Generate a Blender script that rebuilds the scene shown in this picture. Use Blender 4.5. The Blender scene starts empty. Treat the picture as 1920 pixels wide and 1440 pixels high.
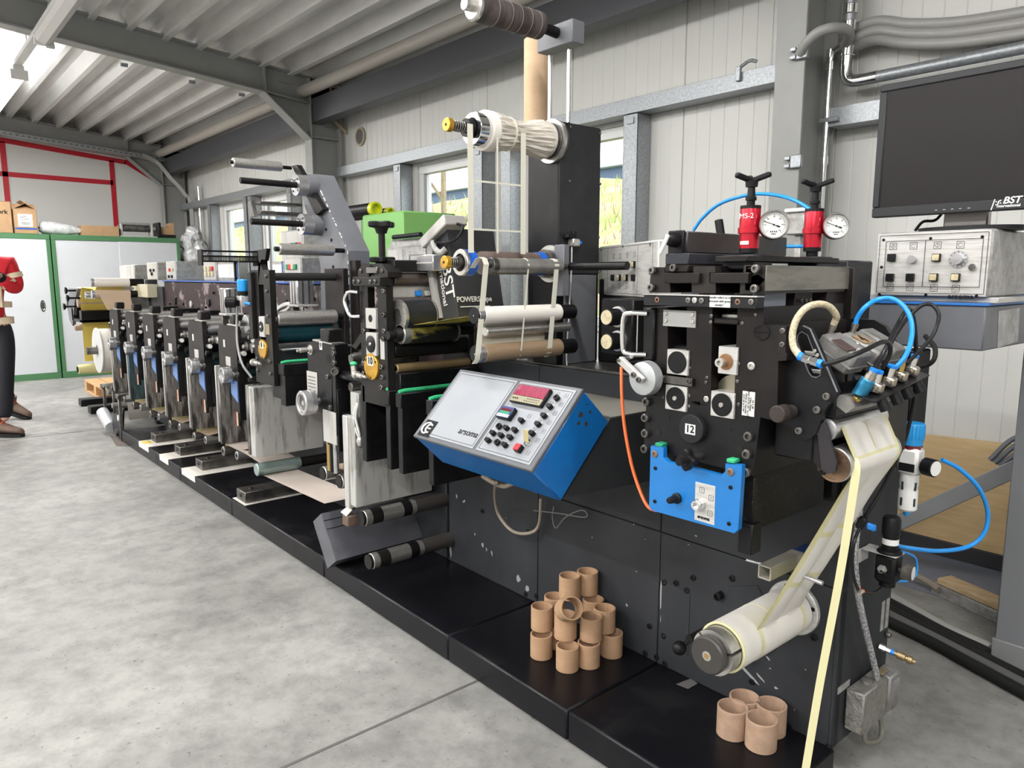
import bpy, math, random
from mathutils import Vector, Matrix
random.seed(7)
V = Vector
PI = math.pi
COL = bpy.context.scene.collection
# ------------------------------------------------------------------ survey: the photo's camera, used to take measurements
F_PX, CAM_H, HORIZON = 1380.0, 1.37, 518.0
YAW = math.radians(40.5)
PITCH = math.atan((720 - HORIZON) / F_PX)
_fh = V((-math.cos(YAW), math.sin(YAW), 0)); _rt = V((math.sin(YAW), math.cos(YAW), 0)); _up = V((0, 0, 1))
_fw = _fh * math.cos(PITCH) - _up * math.sin(PITCH)
_uv = _up * math.cos(PITCH) + _fh * math.sin(PITCH)
CAM = V((0, 0, CAM_H))
def _ray(px, py): return _fw + _rt * ((px - 960) / F_PX) - _uv * ((py - 720) / F_PX)
def yp(px, py, y): d = _ray(px, py); return CAM + d * (y / d.y)
def xp(px, py, x): d = _ray(px, py); return CAM + d * (x / d.x)
def zp(px, py, z): d = _ray(px, py); return CAM + d * ((z - CAM_H) / d.z)
# ------------------------------------------------------------------ materials
MATS = {}
def M(name, col, rough=.5, metal=0., col2=None, scale=8., lo=.45, hi=.6, detail=4., stretch=None, bump=0., bscale=60., rvar=0.,
      emit=None, estr=0., alpha=None, trans=0., coat=0.):
    if name in MATS: return MATS[name]
    m = bpy.data.materials.new(name); m.use_nodes = True
    nt = m.node_tree; n = nt.nodes; L = nt.links; b = n['Principled BSDF']
    b.inputs['Base Color'].default_value = (*col, 1); b.inputs['Roughness'].default_value = rough; b.inputs['Metallic'].default_value = metal
    if max(col) < .06 and metal < .5: b.inputs['Specular IOR Level'].default_value = .22
    if coat: b.inputs['Coat Weight'].default_value = coat
    if trans: b.inputs['Transmission Weight'].default_value = trans
    if alpha is not None: b.inputs['Alpha'].default_value = alpha
    tc = n.new('ShaderNodeTexCoord'); src = tc.outputs['Object']
    if stretch:
        mp = n.new('ShaderNodeMapping'); mp.inputs['Scale'].default_value = stretch; L.new(src, mp.inputs[0]); src = mp.outputs[0]
    if col2 is not None:
        t = n.new('ShaderNodeTexNoise'); t.inputs['Scale'].default_value = scale; t.inputs['Detail'].default_value = detail; t.inputs['Roughness'].default_value = .65
        L.new(src, t.inputs['Vector'])
        mr = n.new('ShaderNodeMapRange'); mr.inputs[1].default_value = lo; mr.inputs[2].default_value = hi; L.new(t.outputs[0], mr.inputs[0])
        mx = n.new('ShaderNodeMix'); mx.data_type = 'RGBA'; mx.inputs[6].default_value = (*col, 1); mx.inputs[7].default_value = (*col2, 1)
        L.new(mr.outputs[0], mx.inputs[0]); L.new(mx.outputs[2], b.inputs['Base Color'])
        if rvar:
            m2 = n.new('ShaderNodeMath'); m2.operation = 'MULTIPLY_ADD'; m2.inputs[1].default_value = rvar; m2.inputs[2].default_value = rough
            L.new(mr.outputs[0], m2.inputs[0]); L.new(m2.outputs[0], b.inputs['Roughness'])
    if bump:
        t = n.new('ShaderNodeTexNoise'); t.inputs['Scale'].default_value = bscale; t.inputs['Detail'].default_value = 3; L.new(src, t.inputs['Vector'])
        bp = n.new('ShaderNodeBump'); bp.inputs['Strength'].default_value = bump; bp.inputs['Distance'].default_value = .01
        L.new(t.outputs[0], bp.inputs['Height']); L.new(bp.outputs[0], b.inputs['Normal'])
    if emit: b.inputs['Emission Color'].default_value = (*emit, 1); b.inputs['Emission Strength'].default_value = estr
    MATS[name] = m
    return m
black = M('black_machine_paint', (.006, .006, .007), .38, 0, (.015, .015, .015), 9, .5, .75, bump=.03, bscale=200)
blackp = M('burnished_black_steel', (.009, .0085, .0085), .42, .1, (.022, .020, .019), 6, .4, .8, stretch=(1, 1, .4))
blackgl = M('black_plinth_paint', (.005, .005, .007), .30, 0, (.018, .017, .018), 3.5, .55, .8, rvar=.25, bump=.02, bscale=40)
plastic = M('black_plastic', (.007, .007, .008), .42)
rubber = M('black_rubber', (.012, .012, .012), .65)
housing = M('anthracite_paint', (.029, .031, .035), .48, 0, (.037, .039, .043), 5, .45, .7, stretch=(1, 1, .25))
maroon = M('worn_maroon_black_paint', (.040, .028, .031), .45, 0, (.30, .25, .25), 7, .55, .60, detail=6)
dkmar = M('brown_black_steel', (.012, .0095, .0095), .45, .1, (.022, .018, .018), 5)
greysteel = M('blue_grey_paint', (.13, .135, .15), .45, 0, (.15, .155, .17), 4)
steel = M('brushed_steel', (.62, .61, .58), .34, .85, (.48, .46, .43), 14, .4, .7, stretch=(1, 8, 8))
darksteel = M('dark_oiled_steel', (.19, .18, .17), .38, .8, (.10, .095, .09), 10)
alu = M('aluminium', (.60, .60, .61), .33, .9, (.50, .50, .51), 12)
alupaint = M('pale_grey_sheet_metal', (.52, .51, .49), .5, .25, (.34, .33, .31), 6, .5, .75, stretch=(1.5, 1.5, .35))
ductgrey = M('ink_streaked_grey_sheet', (.50, .50, .48), .5, .2, (.13, .125, .11), 13, .54, .70, detail=6, stretch=(1.2, 1.2, .18))
ductdirty = M('ink_stained_duct', (.27, .255, .24), .55, .15, (.020, .018, .017), 22, .40, .56, detail=7, stretch=(1.5, 1.5, .18))
ductblue = M('cyan_stained_duct', (.045, .09, .11), .5, .1, (.012, .02, .024), 22, .42, .56, detail=7, stretch=(1.5, 1.5, .18))
chrome = M('chrome', (.8, .8, .8), .12, 1)
zinc = M('galvanised_sheet', (.40, .42, .44), .42, .6, (.30, .32, .34), 70, .4, .6)
brass = M('brass', (.60, .42, .16), .3, 1)
gold = M('gold_anodised', (.62, .36, .05), .35, .75, (.50, .28, .04), 20)
red = M('red_anodised', (.50, .012, .03), .28, .45)
redpl = M('red_plastic', (.62, .02, .03), .4)
greenpl = M('green_plastic', (.01, .25, .12), .4)
green_edge = M('green_rubber_edge', (.03, .42, .17), .5, 0, (.05, .20, .10), 25, .55, .7)
blue = M('blue_enamel', (.006, .135, .42), .32, 0, (.007, .12, .38), 4, coat=.2)
bluewear = M('blue_enamel_worn', (.006, .16, .48), .32, 0, (.10, .10, .09), 30, .72, .74, coat=.2)
bluepl = M('blue_plastic', (.01, .23, .75), .35)
cyanpl = M('sky_blue_plastic', (.015, .30, .72), .4)
ivory = M('ivory_button', (.62, .55, .36), .4, 0, (.50, .43, .26), 60)
white = M('white_print', (.80, .80, .78), .5)
whitepl = M('white_plastic', (.72, .72, .70), .4)
paper = M('white_paper', (.80, .76, .70), .6)
glass_yel = M('yellow_glassine', (.74, .68, .32), .5)
yelweb = M('yellow_liner_web', (.78, .60, .12), .45)
cream = M('cream_label_paper', (.74, .71, .60), .55)
tanpap = M('kraft_web', (.48, .36, .26), .5)
card = M('brown_card_tube', (.48, .30, .18), .75, 0, (.42, .26, .15), 9, .35, .7, stretch=(1, 1, 4), bump=.05, bscale=90)
cardd = M('dusty_card_tube', (.45, .30, .21), .8, 0, (.37, .245, .17), 30, .4, .65, bump=.05, bscale=90)
cardbig = M('long_card_tube', (.60, .42, .27), .7, 0, (.52, .36, .22), 14, .35, .75, stretch=(1, 1, 3))
carton = M('carton_board', (.40, .25, .13), .75, 0, (.36, .22, .115), 12)
wood = M('pallet_wood', (.55, .33, .16), .7, 0, (.44, .25, .11), 6, .4, .65, stretch=(6, 1, 6))
ply = M('plywood', (.58, .42, .22), .65, 0, (.50, .35, .17), 5, .4, .65, stretch=(1, 1, 8))
cabgreen = M('green_cabinet_paint', (.06, .17, .075), .45)
cabwhite = M('pale_cabinet_door', (.55, .57, .60), .45, 0, (.53, .55, .58), 2)
beamgrey = M('grey_steel_paint', (.30, .305, .295), .45, 0, (.32, .325, .315), 3)
wallmat = M('white_panel_sheet', (.68, .68, .65), .42)
darkbeam = M('dark_purlin', (.075, .078, .088), .45, .2)
redtape = M('red_tape', (.50, .01, .025), .5)
endwhite = M('white_wall_board', (.72, .71, .69), .6)
deckmat = M('galvanised_roof_deck', (.70, .695, .68), .40, .25, (.62, .615, .60), 3, stretch=(.3, 1, 1))
conduit = M('grey_plastic_conduit', (.34, .335, .32), .4)
screenm = M('matt_black_screen', (.010, .008, .009), .45)
bezel = M('charcoal_bezel', (.03, .031, .034), .45)
blueline = M('blue_edge_paint', (.02, .10, .40), .4)
orange = M('orange_cable', (.75, .14, .03), .45)
bluehose = M('blue_hose', (.015, .27, .75), .25)
beigehose = M('braided_beige_hose', (.60, .53, .38), .5, 0, (.40, .34, .22), 220, .45, .55)
greyhose = M('braided_grey_hose', (.45, .45, .46), .5, 0, (.15, .15, .16), 180, .45, .55)
blackhose = M('black_hose', (.015, .015, .016), .28)
beigecab = M('beige_cable', (.30, .25, .20), .5)
castgrey = M('cast_grey_metal', (.27, .265, .26), .5, .4, (.2, .195, .18), 20, bump=.1, bscale=120)
clearpl = M('clear_plate', (.75, .75, .73), .15, 0, alpha=.35)
tinframe = M('weathered_tin', (.40, .40, .39), .5, .3, (.30, .29, .27), 30)
# ------------------------------------------------------------------ mesh building
def catmull(pts, k=6):
    pts = [V(p) for p in pts]
    if len(pts) < 3: return pts
    P = [pts[0] * 2 - pts[1]] + pts + [pts[-1] * 2 - pts[-2]]
    out = []
    for i in range(1, len(P) - 2):
        a, b, c, d = P[i - 1:i + 3]
        for j in range(k):
            t = j / k
            out.append(.5 * ((2 * b) + (c - a) * t + (2 * a - 5 * b + 4 * c - d) * t * t + (3 * b - a - 3 * c + d) * t ** 3))
    out.append(pts[-1])
    return out
def basis(d):
    d = d.normalized()
    a = V((0, 0, 1)) if abs(d.z) < .9 else V((1, 0, 0))
    u = d.cross(a).normalized(); w = d.cross(u).normalized()
    return u, w
class MB:
    def __init__(s): s.v = []; s.f = []; s.m = []
    def add(s, vs, fs, m=0):
        o = len(s.v); s.v += [V(p) for p in vs]
        for f in fs: s.f.append([o + i for i in f]); s.m.append(m)
        return s
    def obox(s, c, ax, h, bev=.0025, m=0):
        c = V(c); X, Y, Z = [V(a).normalized() for a in ax]
        b = min(bev, min(h) * .45)
        if b <= 0:
            vs = [c + X * h[0] * i + Y * h[1] * j + Z * h[2] * k for i in (-1, 1) for j in (-1, 1) for k in (-1, 1)]
            return s.add(vs, [(0, 1, 3, 2), (4, 6, 7, 5), (0, 4, 5, 1), (2, 3, 7, 6), (0, 2, 6, 4), (1, 5, 7, 3)], m)
        vs = []; idx = {}
        for i in (-1, 1):
            for j in (-1, 1):
                for k in (-1, 1):
                    for a in range(3):
                        e = [h[0] - b, h[1] - b, h[2] - b]; e[a] = h[a]
                        idx[i, j, k, a] = len(vs); vs.append(c + X * e[0] * i + Y * e[1] * j + Z * e[2] * k)
        fs = []
        def order(pts, nrm):
            cc = sum((vs[p] for p in pts), V()) / len(pts); u, w = basis(nrm)
            pts = sorted(pts, key=lambda p: math.atan2((vs[p] - cc).dot(w), (vs[p] - cc).dot(u)))
            a_, b_, c_ = vs[pts[0]], vs[pts[1]], vs[pts[2]]
            if (b_ - a_).cross(c_ - a_).dot(nrm) < 0: pts.reverse()
            return pts
        D = (X, Y, Z)
        for a in range(3):
            for sg in (-1, 1):
                fs.append(order([idx[k] for k in idx if k[3] == a and k[a] == sg], D[a] * sg))
        for a in range(3):
            b1, c1 = (a + 1) % 3, (a + 2) % 3
            for s1 in (-1, 1):
                for s2 in (-1, 1):
                    fs.append(order([idx[k] for k in idx if k[b1] == s1 and k[c1] == s2 and k[3] in (b1, c1)], D[b1] * s1 + D[c1] * s2))
        for i in (-1, 1):
            for j in (-1, 1):
                for k in (-1, 1): fs.append(order([idx[i, j, k, a] for a in range(3)], X * i + Y * j + Z * k))
        return s.add(vs, fs, m)
    def box(s, x0, x1, y0, y1, z0, z1, bev=.0025, m=0):
        return s.obox(((x0 + x1) / 2, (y0 + y1) / 2, (z0 + z1) / 2), ((1, 0, 0), (0, 1, 0), (0, 0, 1)),
                      (abs(x1 - x0) / 2, abs(y1 - y0) / 2, abs(z1 - z0) / 2), bev, m)
    def lathe(s, p, d, prof, n=24, m=0, caps=True):
        p = V(p); d = V(d).normalized(); u, w = basis(d); vs = []; fs = []
        for (t, r) in prof:
            for i in range(n):
                a = 2 * PI * i / n; vs.append(p + d * t + (u * math.cos(a) + w * math.sin(a)) * r)
        for k in range(len(prof) - 1):
            for i in range(n):
                j = (i + 1) % n; fs.append((k * n + i, k * n + j, (k + 1) * n + j, (k + 1) * n + i))
        if caps: fs.append(tuple(range(n - 1, -1, -1))); fs.append(tuple(range((len(prof) - 1) * n, len(prof) * n)))
        return s.add(vs, fs, m)
    def cyl(s, a, b, r, r2=None, n=24, m=0, bev=0):
        a = V(a); b = V(b); L = (b - a).length; r2 = r if r2 is None else r2
        pr = [(0, r), (L, r2)] if not bev else [(0, r - bev), (bev, r), (L - bev, r2), (L, r2 - bev)]
        return s.lathe(a, b - a, pr, n, m)
    def pipe(s, a, b, ro, ri, n=28, m=0):
        a = V(a); b = V(b); L = (b - a).length; e = min((ro - ri) * .25, .002)
        return s.lathe(a, b - a, [(0, ri), (0, ro - e), (e, ro), (L - e, ro), (L, ro - e), (L, ri), (0, ri)], n, m, caps=False)
    def tube(s, pts, r, n=8, m=0, smooth=True, k=6):
        P = catmull(pts, k) if smooth else [V(p) for p in pts]
        u = None; vs = []; fs = []
        for i, p in enumerate(P):
            d = (P[min(i + 1, len(P) - 1)] - P[max(i - 1, 0)])
            if d.length < 1e-7: d = V((0, 0, 1))
            d.normalize()
            if u is None: u = basis(d)[0]
            u = (u - d * u.dot(d)).normalized(); w = d.cross(u)
            for j in range(n):
                a = 2 * PI * j / n; vs.append(p + (u * math.cos(a) + w * math.sin(a)) * r)
        for i in range(len(P) - 1):
            for j in range(n):
                k2 = (j + 1) % n; fs.append((i * n + j, i * n + k2, (i + 1) * n + k2, (i + 1) * n + j))
        fs.append(tuple(range(n - 1, -1, -1))); fs.append(tuple(range((len(P) - 1) * n, len(P) * n)))
        return s.add(vs, fs, m)
    def prism(s, pts, vec, m=0):
        pts = [V(p) for p in pts]; vec = V(vec); n = len(pts)
        nrm = V()
        for i in range(n): nrm += (pts[i] - pts[0]).cross(pts[(i + 1) % n] - pts[0])
        if nrm.dot(vec) > 0: pts.reverse()
        vs = pts + [p + vec for p in pts]
        fs = [tuple(range(n)), tuple(range(2 * n - 1, n - 1, -1))] + [(i, i + n, (i + 1) % n + n, (i + 1) % n) for i in range(n)]
        return s.add(vs, fs, m)
    def sphere(s, c, r, n=16, m=0, sq=(1, 1, 1)):
        c = V(c); h = n // 2; vs = []; fs = []
        for i in range(h + 1):
            t = PI * i / h
            for j in range(n):
                a = 2 * PI * j / n; vs.append(c + V((r * sq[0] * math.sin(t) * math.cos(a), r * sq[1] * math.sin(t) * math.sin(a), r * sq[2] * math.cos(t))))
        for i in range(h):
            for j in range(n):
                k = (j + 1) % n; fs.append((i * n + j, (i + 1) * n + j, (i + 1) * n + k, i * n + k))
        return s.add(vs, fs, m)
    def ribbon(s, left, right, m=0, th=.0012):
        """a strip of sheet between two edge lines, with a real (thin) thickness"""
        n = len(left); vs = []; L = [V(p) for p in left]; R = [V(p) for p in right]
        for i in range(n):
            t = (L[min(i + 1, n - 1)] - L[max(i - 1, 0)]); nr = t.cross(R[i] - L[i])
            nr = nr.normalized() * th if nr.length > 1e-9 else V((0, 0, th))
            vs += [L[i], R[i], L[i] - nr, R[i] - nr]
        fs = []
        for i in range(n - 1):
            a, b = 4 * i, 4 * i + 4
            fs += [(a, a + 1, b + 1, b), (a + 2, b + 2, b + 3, a + 3), (a, b, b + 2, a + 2), (a + 1, a + 3, b + 3, b + 1)]
        fs += [(0, 2, 3, 1), (4 * n - 4, 4 * n - 3, 4 * n - 1, 4 * n - 2)]
        return s.add(vs, fs, m)
    def build(s, name, mat, parent=None, angle=38, kind=None, origin=None):
        mats = mat if isinstance(mat, (list, tuple)) else [mat]
        if parent is not None: o = ORG[parent.name]
        elif origin is not None: o = V(origin)
        else:
            lo = [min(p[i] for p in s.v) for i in range(3)]; hi = [max(p[i] for p in s.v) for i in range(3)]
            o = V(((lo[0] + hi[0]) / 2, (lo[1] + hi[1]) / 2, lo[2]))
        me = bpy.data.meshes.new(name); me.from_pydata([p - o for p in s.v], [], s.f)
        for q in mats: me.materials.append(q)
        me.polygons.foreach_set('material_index', s.m)
        me.polygons.foreach_set('use_smooth', [True] * len(s.f))
        me.update(); me.set_sharp_from_angle(angle=math.radians(angle))
        ob = bpy.data.objects.new(name, me); COL.objects.link(ob)
        if parent is not None: ob.parent = parent
        else: ob.location = o
        ORG[ob.name] = o
        if kind: ob['kind'] = kind
        return ob
ORG = {}
def tag(o, label, cat, group=None, kind=None):
    o['label'] = label; o['category'] = cat
    if group: o['group'] = group
    if kind: o['kind'] = kind
    return o
def thing(name, label, cat, loc, group=None):
    o = bpy.data.objects.new(name, None); COL.objects.link(o); o.location = V(loc); o.empty_display_size = .05
    ORG[o.name] = V(loc)
    return tag(o, label, cat, group)
def one(name, mb, mat, label, cat, group=None, kind=None, angle=38):
    return tag(mb.build(name, mat, angle=angle), label, cat, group, kind)
def struct(name, mb, mat, parent=None, angle=38):
    return mb.build(name, mat, parent, kind='structure', angle=angle)
def dup(root, loc, label, group=None):
    kids = {}
    for o in COL.objects: kids.setdefault(o.parent, []).append(o)
    def cp(o, par):
        c = o.copy(); COL.objects.link(c); ORG[c.name] = ORG[o.name]
        if par is not None: c.parent = par
        for ch in kids.get(o, []): cp(ch, c)
        return c
    r = cp(root, None); r.location = V(loc); r['label'] = label; ORG[r.name] = V(loc)
    if group: r['group'] = group
    return r
def text(s, size, pos, right, upv, mat, parent, name='lettering', depth=.0008, align='CENTER', label=None, bold=0., squeeze=1., shear=0.):
    """lettering that stands at pos, reading along right with letters growing along upv"""
    cu = bpy.data.curves.new(name, 'FONT'); cu.body = s; cu.size = size; cu.extrude = depth / 2; cu.align_x = align; cu.align_y = 'CENTER'; cu.offset = bold; cu.shear = shear
    tmp = bpy.data.objects.new('tmp', cu)
    me = bpy.data.meshes.new_from_object(tmp); bpy.data.objects.remove(tmp)
    X = V(right).normalized(); U = V(upv).normalized(); N = X.cross(U).normalized()
    o = ORG[parent.name] if parent is not None else V((0, 0, 0))
    for v in me.vertices: v.co = V(pos) + X * v.co.x * squeeze + U * v.co.y + N * v.co.z - o
    me.materials.clear(); me.materials.append(mat); me.name = name
    ob = bpy.data.objects.new(name, me); COL.objects.link(ob)
    if parent is not None: ob.parent = parent
    ORG[ob.name] = o
    if label: ob['label'] = label
    return ob
def bolt(parent, p, nrm, r=.007, h=.008, mat=None, hexs=True, name='bolt'):
    p = V(p); d = V(nrm).normalized(); m = MB()
    m.lathe(p - d * .001, d, [(0, r), (h * .85, r), (h, r * .85), (h, r * .5), (h * .5, r * .45), (h * .5, r * .01)], 12)
    return m.build(name, mat or darksteel, parent)
XN, YN, ZN = V((1, 0, 0)), V((0, 1, 0)), V((0, 0, 1))
# ================================================================== THE SETTING
YW = 4.0          # inner face of the long wall
XE = -13.05       # inner face of the end wall
def roof_z(y): return 3.72 - .09 * y if y > -3 else 3.99 + .09 * (y + 3)
# floor: concrete
fm = bpy.data.materials.new('concrete_floor'); fm.use_nodes = True
nt = fm.node_tree; N = nt.nodes; L = nt.links; B = N['Principled BSDF']
tc = N.new('ShaderNodeTexCoord')
def noise(sc, det, rough=.6, vec=None):
    t = N.new('ShaderNodeTexNoise'); t.inputs['Scale'].default_value = sc; t.inputs['Detail'].default_value = det; t.inputs['Roughness'].default_value = rough
    L.new(vec or tc.outputs['Object'], t.inputs['Vector']); return t.outputs[0]
def ramp(fac, stops):
    r = N.new('ShaderNodeValToRGB'); e = r.color_ramp.elements
    e[0].position, e[0].color = stops[0][0], (*stops[0][1], 1); e[1].position, e[1].color = stops[-1][0], (*stops[-1][1], 1)
    for p, c in stops[1:-1]: q = e.new(p); q.color = (*c, 1)
    L.new(fac, r.inputs[0]); return r.outputs[0]
def mix(f, a, b, mode='MIX'):
    m = N.new('ShaderNodeMix'); m.data_type = 'RGBA'; m.blend_type = mode
    if isinstance(f, float): m.inputs[0].default_value = f
    else: L.new(f, m.inputs[0])
    L.new(a, m.inputs[6]); L.new(b, m.inputs[7]); return m.outputs[2]
c1 = ramp(noise(1.1, 6, .62), [(.34, (.19, .187, .178)), (.5, (.245, .242, .23)), (.66, (.30, .297, .283))])
c2 = ramp(noise(9, 6, .7), [(.35, (.72, .72, .72)), (.6, (1.08, 1.08, 1.07))])
c3 = ramp(noise(55, 3), [(.28, (.55, .55, .55)), (.36, (1, 1, 1))])
cc = mix(1., mix(1., c1, c2, 'MULTIPLY'), c3, 'MULTIPLY')
L.new(cc, B.inputs['Base Color'])
rr = ramp(noise(2.2, 4), [(.35, (.44,) * 3), (.65, (.6,) * 3)]); L.new(rr, B.inputs['Roughness'])
bp = N.new('ShaderNodeBump'); bp.inputs['Strength'].default_value = .08; bp.inputs['Distance'].default_value = .01; L.new(noise(40, 5), bp.inputs['Height']); L.new(bp.outputs[0], B.inputs['Normal'])
struct('floor', MB().box(-13.6, 6, -9.2, 4.3, -.15, 0, 0), fm)
dkline = M('floor_joint', (.09, .088, .08), .8)
a, b = zp(530, 1440, 0), zp(905, 1272, 0)
m = MB(); m.box((a.x + b.x) / 2 - .005, (a.x + b.x) / 2 + .005, -9, 1.44, 0, .0015, 0); m.box(-7.4, -7.392, -9, 1.44, 0, .0015, 0)
struct('trim_1', m, dkline)
# ceiling: trapezoidal roof deck, ribs along the hall
def deck(y0, y1):
    pts = []; p = .30; y = y1
    while y > y0:
        for dy, dz in ((0, 0), (.05, 0), (.095, .13), (.255, .13)):
            yy = y - dy
            if yy < y0: break
            pts.append((yy, roof_z(yy) + dz))
        y -= p
    return pts
dp = deck(-9.2, 4.05); m = MB(); n = len(dp); vs = []
for x in (-13.3, 6): vs += [(x, y, z) for y, z in dp]
vs += [(-13.3, 4.05, 4.4), (-13.3, -9.2, 4.4), (6, 4.05, 4.4), (6, -9.2, 4.4)]
m.add(vs, [(i, i + 1, n + i + 1, n + i) for i in range(n - 1)] + [(2 * n, 2 * n + 2, 2 * n + 3, 2 * n + 1)])
struct('ceiling', m, deckmat, angle=20)
# long wall: ribbed sandwich panels with real micro ribs, cut round the windows
HOLES = [(-11.30, -10.40, 1.0, 2.40), (-9.78, -8.80, 1.0, 2.40), (-6.07, -5.10, 1.0, 2.40), (-4.48, -3.45, 1.0, 2.40)]
def ribbed(m, x0, x1, z0, z1, sgn=1):
    xs = []; x = x0; k0 = math.floor(x0 / .1)
    pts = [(x0, YW)]
    k = k0
    while k * .1 < x1 + .2:
        g = k * .1; w, d = (.006, .014) if k % 10 == 0 else (.004, .0035)
        for xx, yy in ((g - w, YW), (g, YW + d), (g + w, YW)):
            if x0 < xx < x1: pts.append((xx, yy))
        k += 1
    pts.append((x1, YW)); n = len(pts)
    m.add([(x, y, z0) for x, y in pts] + [(x, y, z1) for x, y in pts], [(i, i + 1, n + i + 1, n + i) for i in range(n - 1)])
m = MB(); cur = -13.3
for (a, b, z0, z1) in HOLES:
    ribbed(m, cur, a, 0, 4.2); ribbed(m, a, b, 0, z0); ribbed(m, a, b, z1, 4.2); cur = b
ribbed(m, cur, 6, 0, 4.2)
for (a, b, z0, z1) in HOLES:   # reveals
    m.add([(a, 4, z0), (a, 4, z1), (a, 4.04, z0), (a, 4.04, z1), (b, 4, z0), (b, 4, z1), (b, 4.04, z0), (b, 4.04, z1)],
          [(0, 2, 3, 1), (4, 5, 7, 6), (0, 4, 6, 2), (1, 3, 7, 5)])
struct('wall_right', m, wallmat, angle=25)
m = MB()                                              # outer skin so that light only comes in at the windows
cur = -13.3
for (a, b, z0, z1) in HOLES:
    m.box(cur, a, 4.04, 4.16, 0, 4.4, 0); m.box(a, b, 4.04, 4.16, 0, z0, 0); m.box(a, b, 4.04, 4.16, z1, 4.4, 0); cur = b
m.box(cur, 6, 4.04, 4.16, 0, 4.4, 0)
struct('wall_outside', m, wallmat)
# end wall with red taped grid, the two walls behind the camera
m = MB(); m.box(XE - .15, XE, -9.3, 4.1, 0, 4.5, 0); struct('wall_far', m, endwhite)
m = MB(); m.box(5.9, 6.05, -9.3, 4.1, 0, 4.5, 0); struct('wall_near', m, wallmat)
m = MB(); m.box(-13.3, 6, -9.3, -9.15, 0, 4.5, 0); struct('wall_left', m, wallmat)
m = MB(); e = XE + .002
def tape(y0, z0, y1, z1, w=.035):
    a, b = V((e, y0, z0)), V((e, y1, z1)); d = (b - a).normalized(); s = d.cross(XN) * w
    m.add([a - s, b - s, b + s, a + s, a - s + XN * .004, b - s + XN * .004, b + s + XN * .004, a + s + XN * .004],
          [(0, 1, 2, 3), (7, 6, 5, 4), (0, 4, 5, 1), (1, 5, 6, 2), (2, 6, 7, 3), (3, 7, 4, 0)])
tape(-.6, 3.50, 3.15, 3.145); tape(3.14, 3.16, 3.70, 2.83); tape(3.70, 2.85, 3.70, 1.9)
tape(1.545, 3.28, 1.545, 1.9); tape(2.945, 3.15, 2.945, 1.9); tape(-.6, 2.845, 2.945, 2.815)
struct('trim_2', m, redtape)
# steel frames
def ibeam(m, a, b, up, w, h, tf=.014, tw=.01):
    """rolled section from a to b (axis on its middle), depth h along up, flange width w"""
    a, b = V(a), V(b); d = (b - a).normalized(); up = V(up); up = (up - d * up.dot(d)).normalized(); s = d.cross(up); c = (a + b) / 2; L = (b - a).length / 2
    m.obox(c + up * (h - tf) / 2, (d, s, up), (L, w / 2, tf / 2), .002); m.obox(c - up * (h - tf) / 2, (d, s, up), (L, w / 2, tf / 2), .002)
    m.obox(c, (d, s, up), (L, tw / 2, h / 2 - tf), 0)
def frame(xc, name):
    m = MB()
    ibeam(m, (xc, 3.77, 0), (xc, 3.77, 3.42), (0, 1, 0), .16, .34)                  # column
    ibeam(m, (xc, 3.94, 3.255), (xc, -2.98, 3.255 + .09 * 6.92), (0, 0, 1), .16, .27)   # rafter
    ibeam(m, (xc, -3.0, 3.87), (xc, -9.1, 3.33), (0, 0, 1), .16, .27)
    # haunch: web and inclined flange
    p0, p1, p2 = V((xc, 3.60, 2.80)), V((xc, 3.13, 3.19)), V((xc, 3.60, 3.20))
    m.prism([p0 + XN * .006, p1 + XN * .006, p2 + XN * .006], -XN * .012)
    d = (p1 - p0).normalized(); m.obox((p0 + p1) / 2, (XN, d, d.cross(XN)), (.08, (p1 - p0).length / 2 + .02, .007), .002)
    for z in (2.82, 3.20, 3.36): m.box(xc - .075, xc + .075, 3.61, 3.93, z - .006, z + .006, 0)
    m.box(xc - .075, xc + .075, 3.125, 3.137, 3.2, 3.44, 0)
    m.box(xc + .005, xc + .02, 3.3, 3.6, 3.33, 3.345, 0)
    return struct(name, m, beamgrey)
f1 = frame(-7.53, 'steel_frame'); f2 = frame(-2.06, 'steel_frame'); f3 = frame(-12.86, 'steel_frame'); f4 = frame(3.4, 'steel_frame')
for px, py in ((95, 88), (233, 123), (360, 155), (453, 179)):
    q = xp(px, py, -7.45); m = MB(); m.box(q.x - .02, q.x + .01, q.y - .03, q.y + .03, q.z - .008, q.z + .02, .002); m.cyl(q - ZN * .01, q + ZN * .012, .012, n=8)
    m.build('rafter_clip', zinc, f1, kind='structure')
# eave beam and rainwater pipe
m = MB(); m.box(-13, 6, 3.62, 3.634, 2.965, 3.20, .001); m.box(-13, 6, 3.634, 3.76, 2.965, 2.98, .001); m.box(-13, 6, 3.634, 3.76, 3.185, 3.2, .001)
struct('eave_beam', m, darkbeam)
m = MB(); m.cyl((-13.0, 3.55, 3.27), (6, 3.55, 3.27), .06, n=24); struct('eave_pipe', m, M('beige_pipe', (.46, .43, .39), .4))
# girts
def girt(x0, x1, z, name='wall_girt'):
    m = MB(); m.box(x0, x1, 3.85, 3.856, z, z + .095, .0015); m.box(x0, x1, 3.856, 3.995, z, z + .006, .001); m.box(x0, x1, 3.856, 3.995, z + .089, z + .095, .001)
    return struct(name, m, zinc)
girt(-12.8, -7.66, 2.425); girt(-7.40, -2.16, 2.425); girt(-1.96, 3.3, 2.14)
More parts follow.
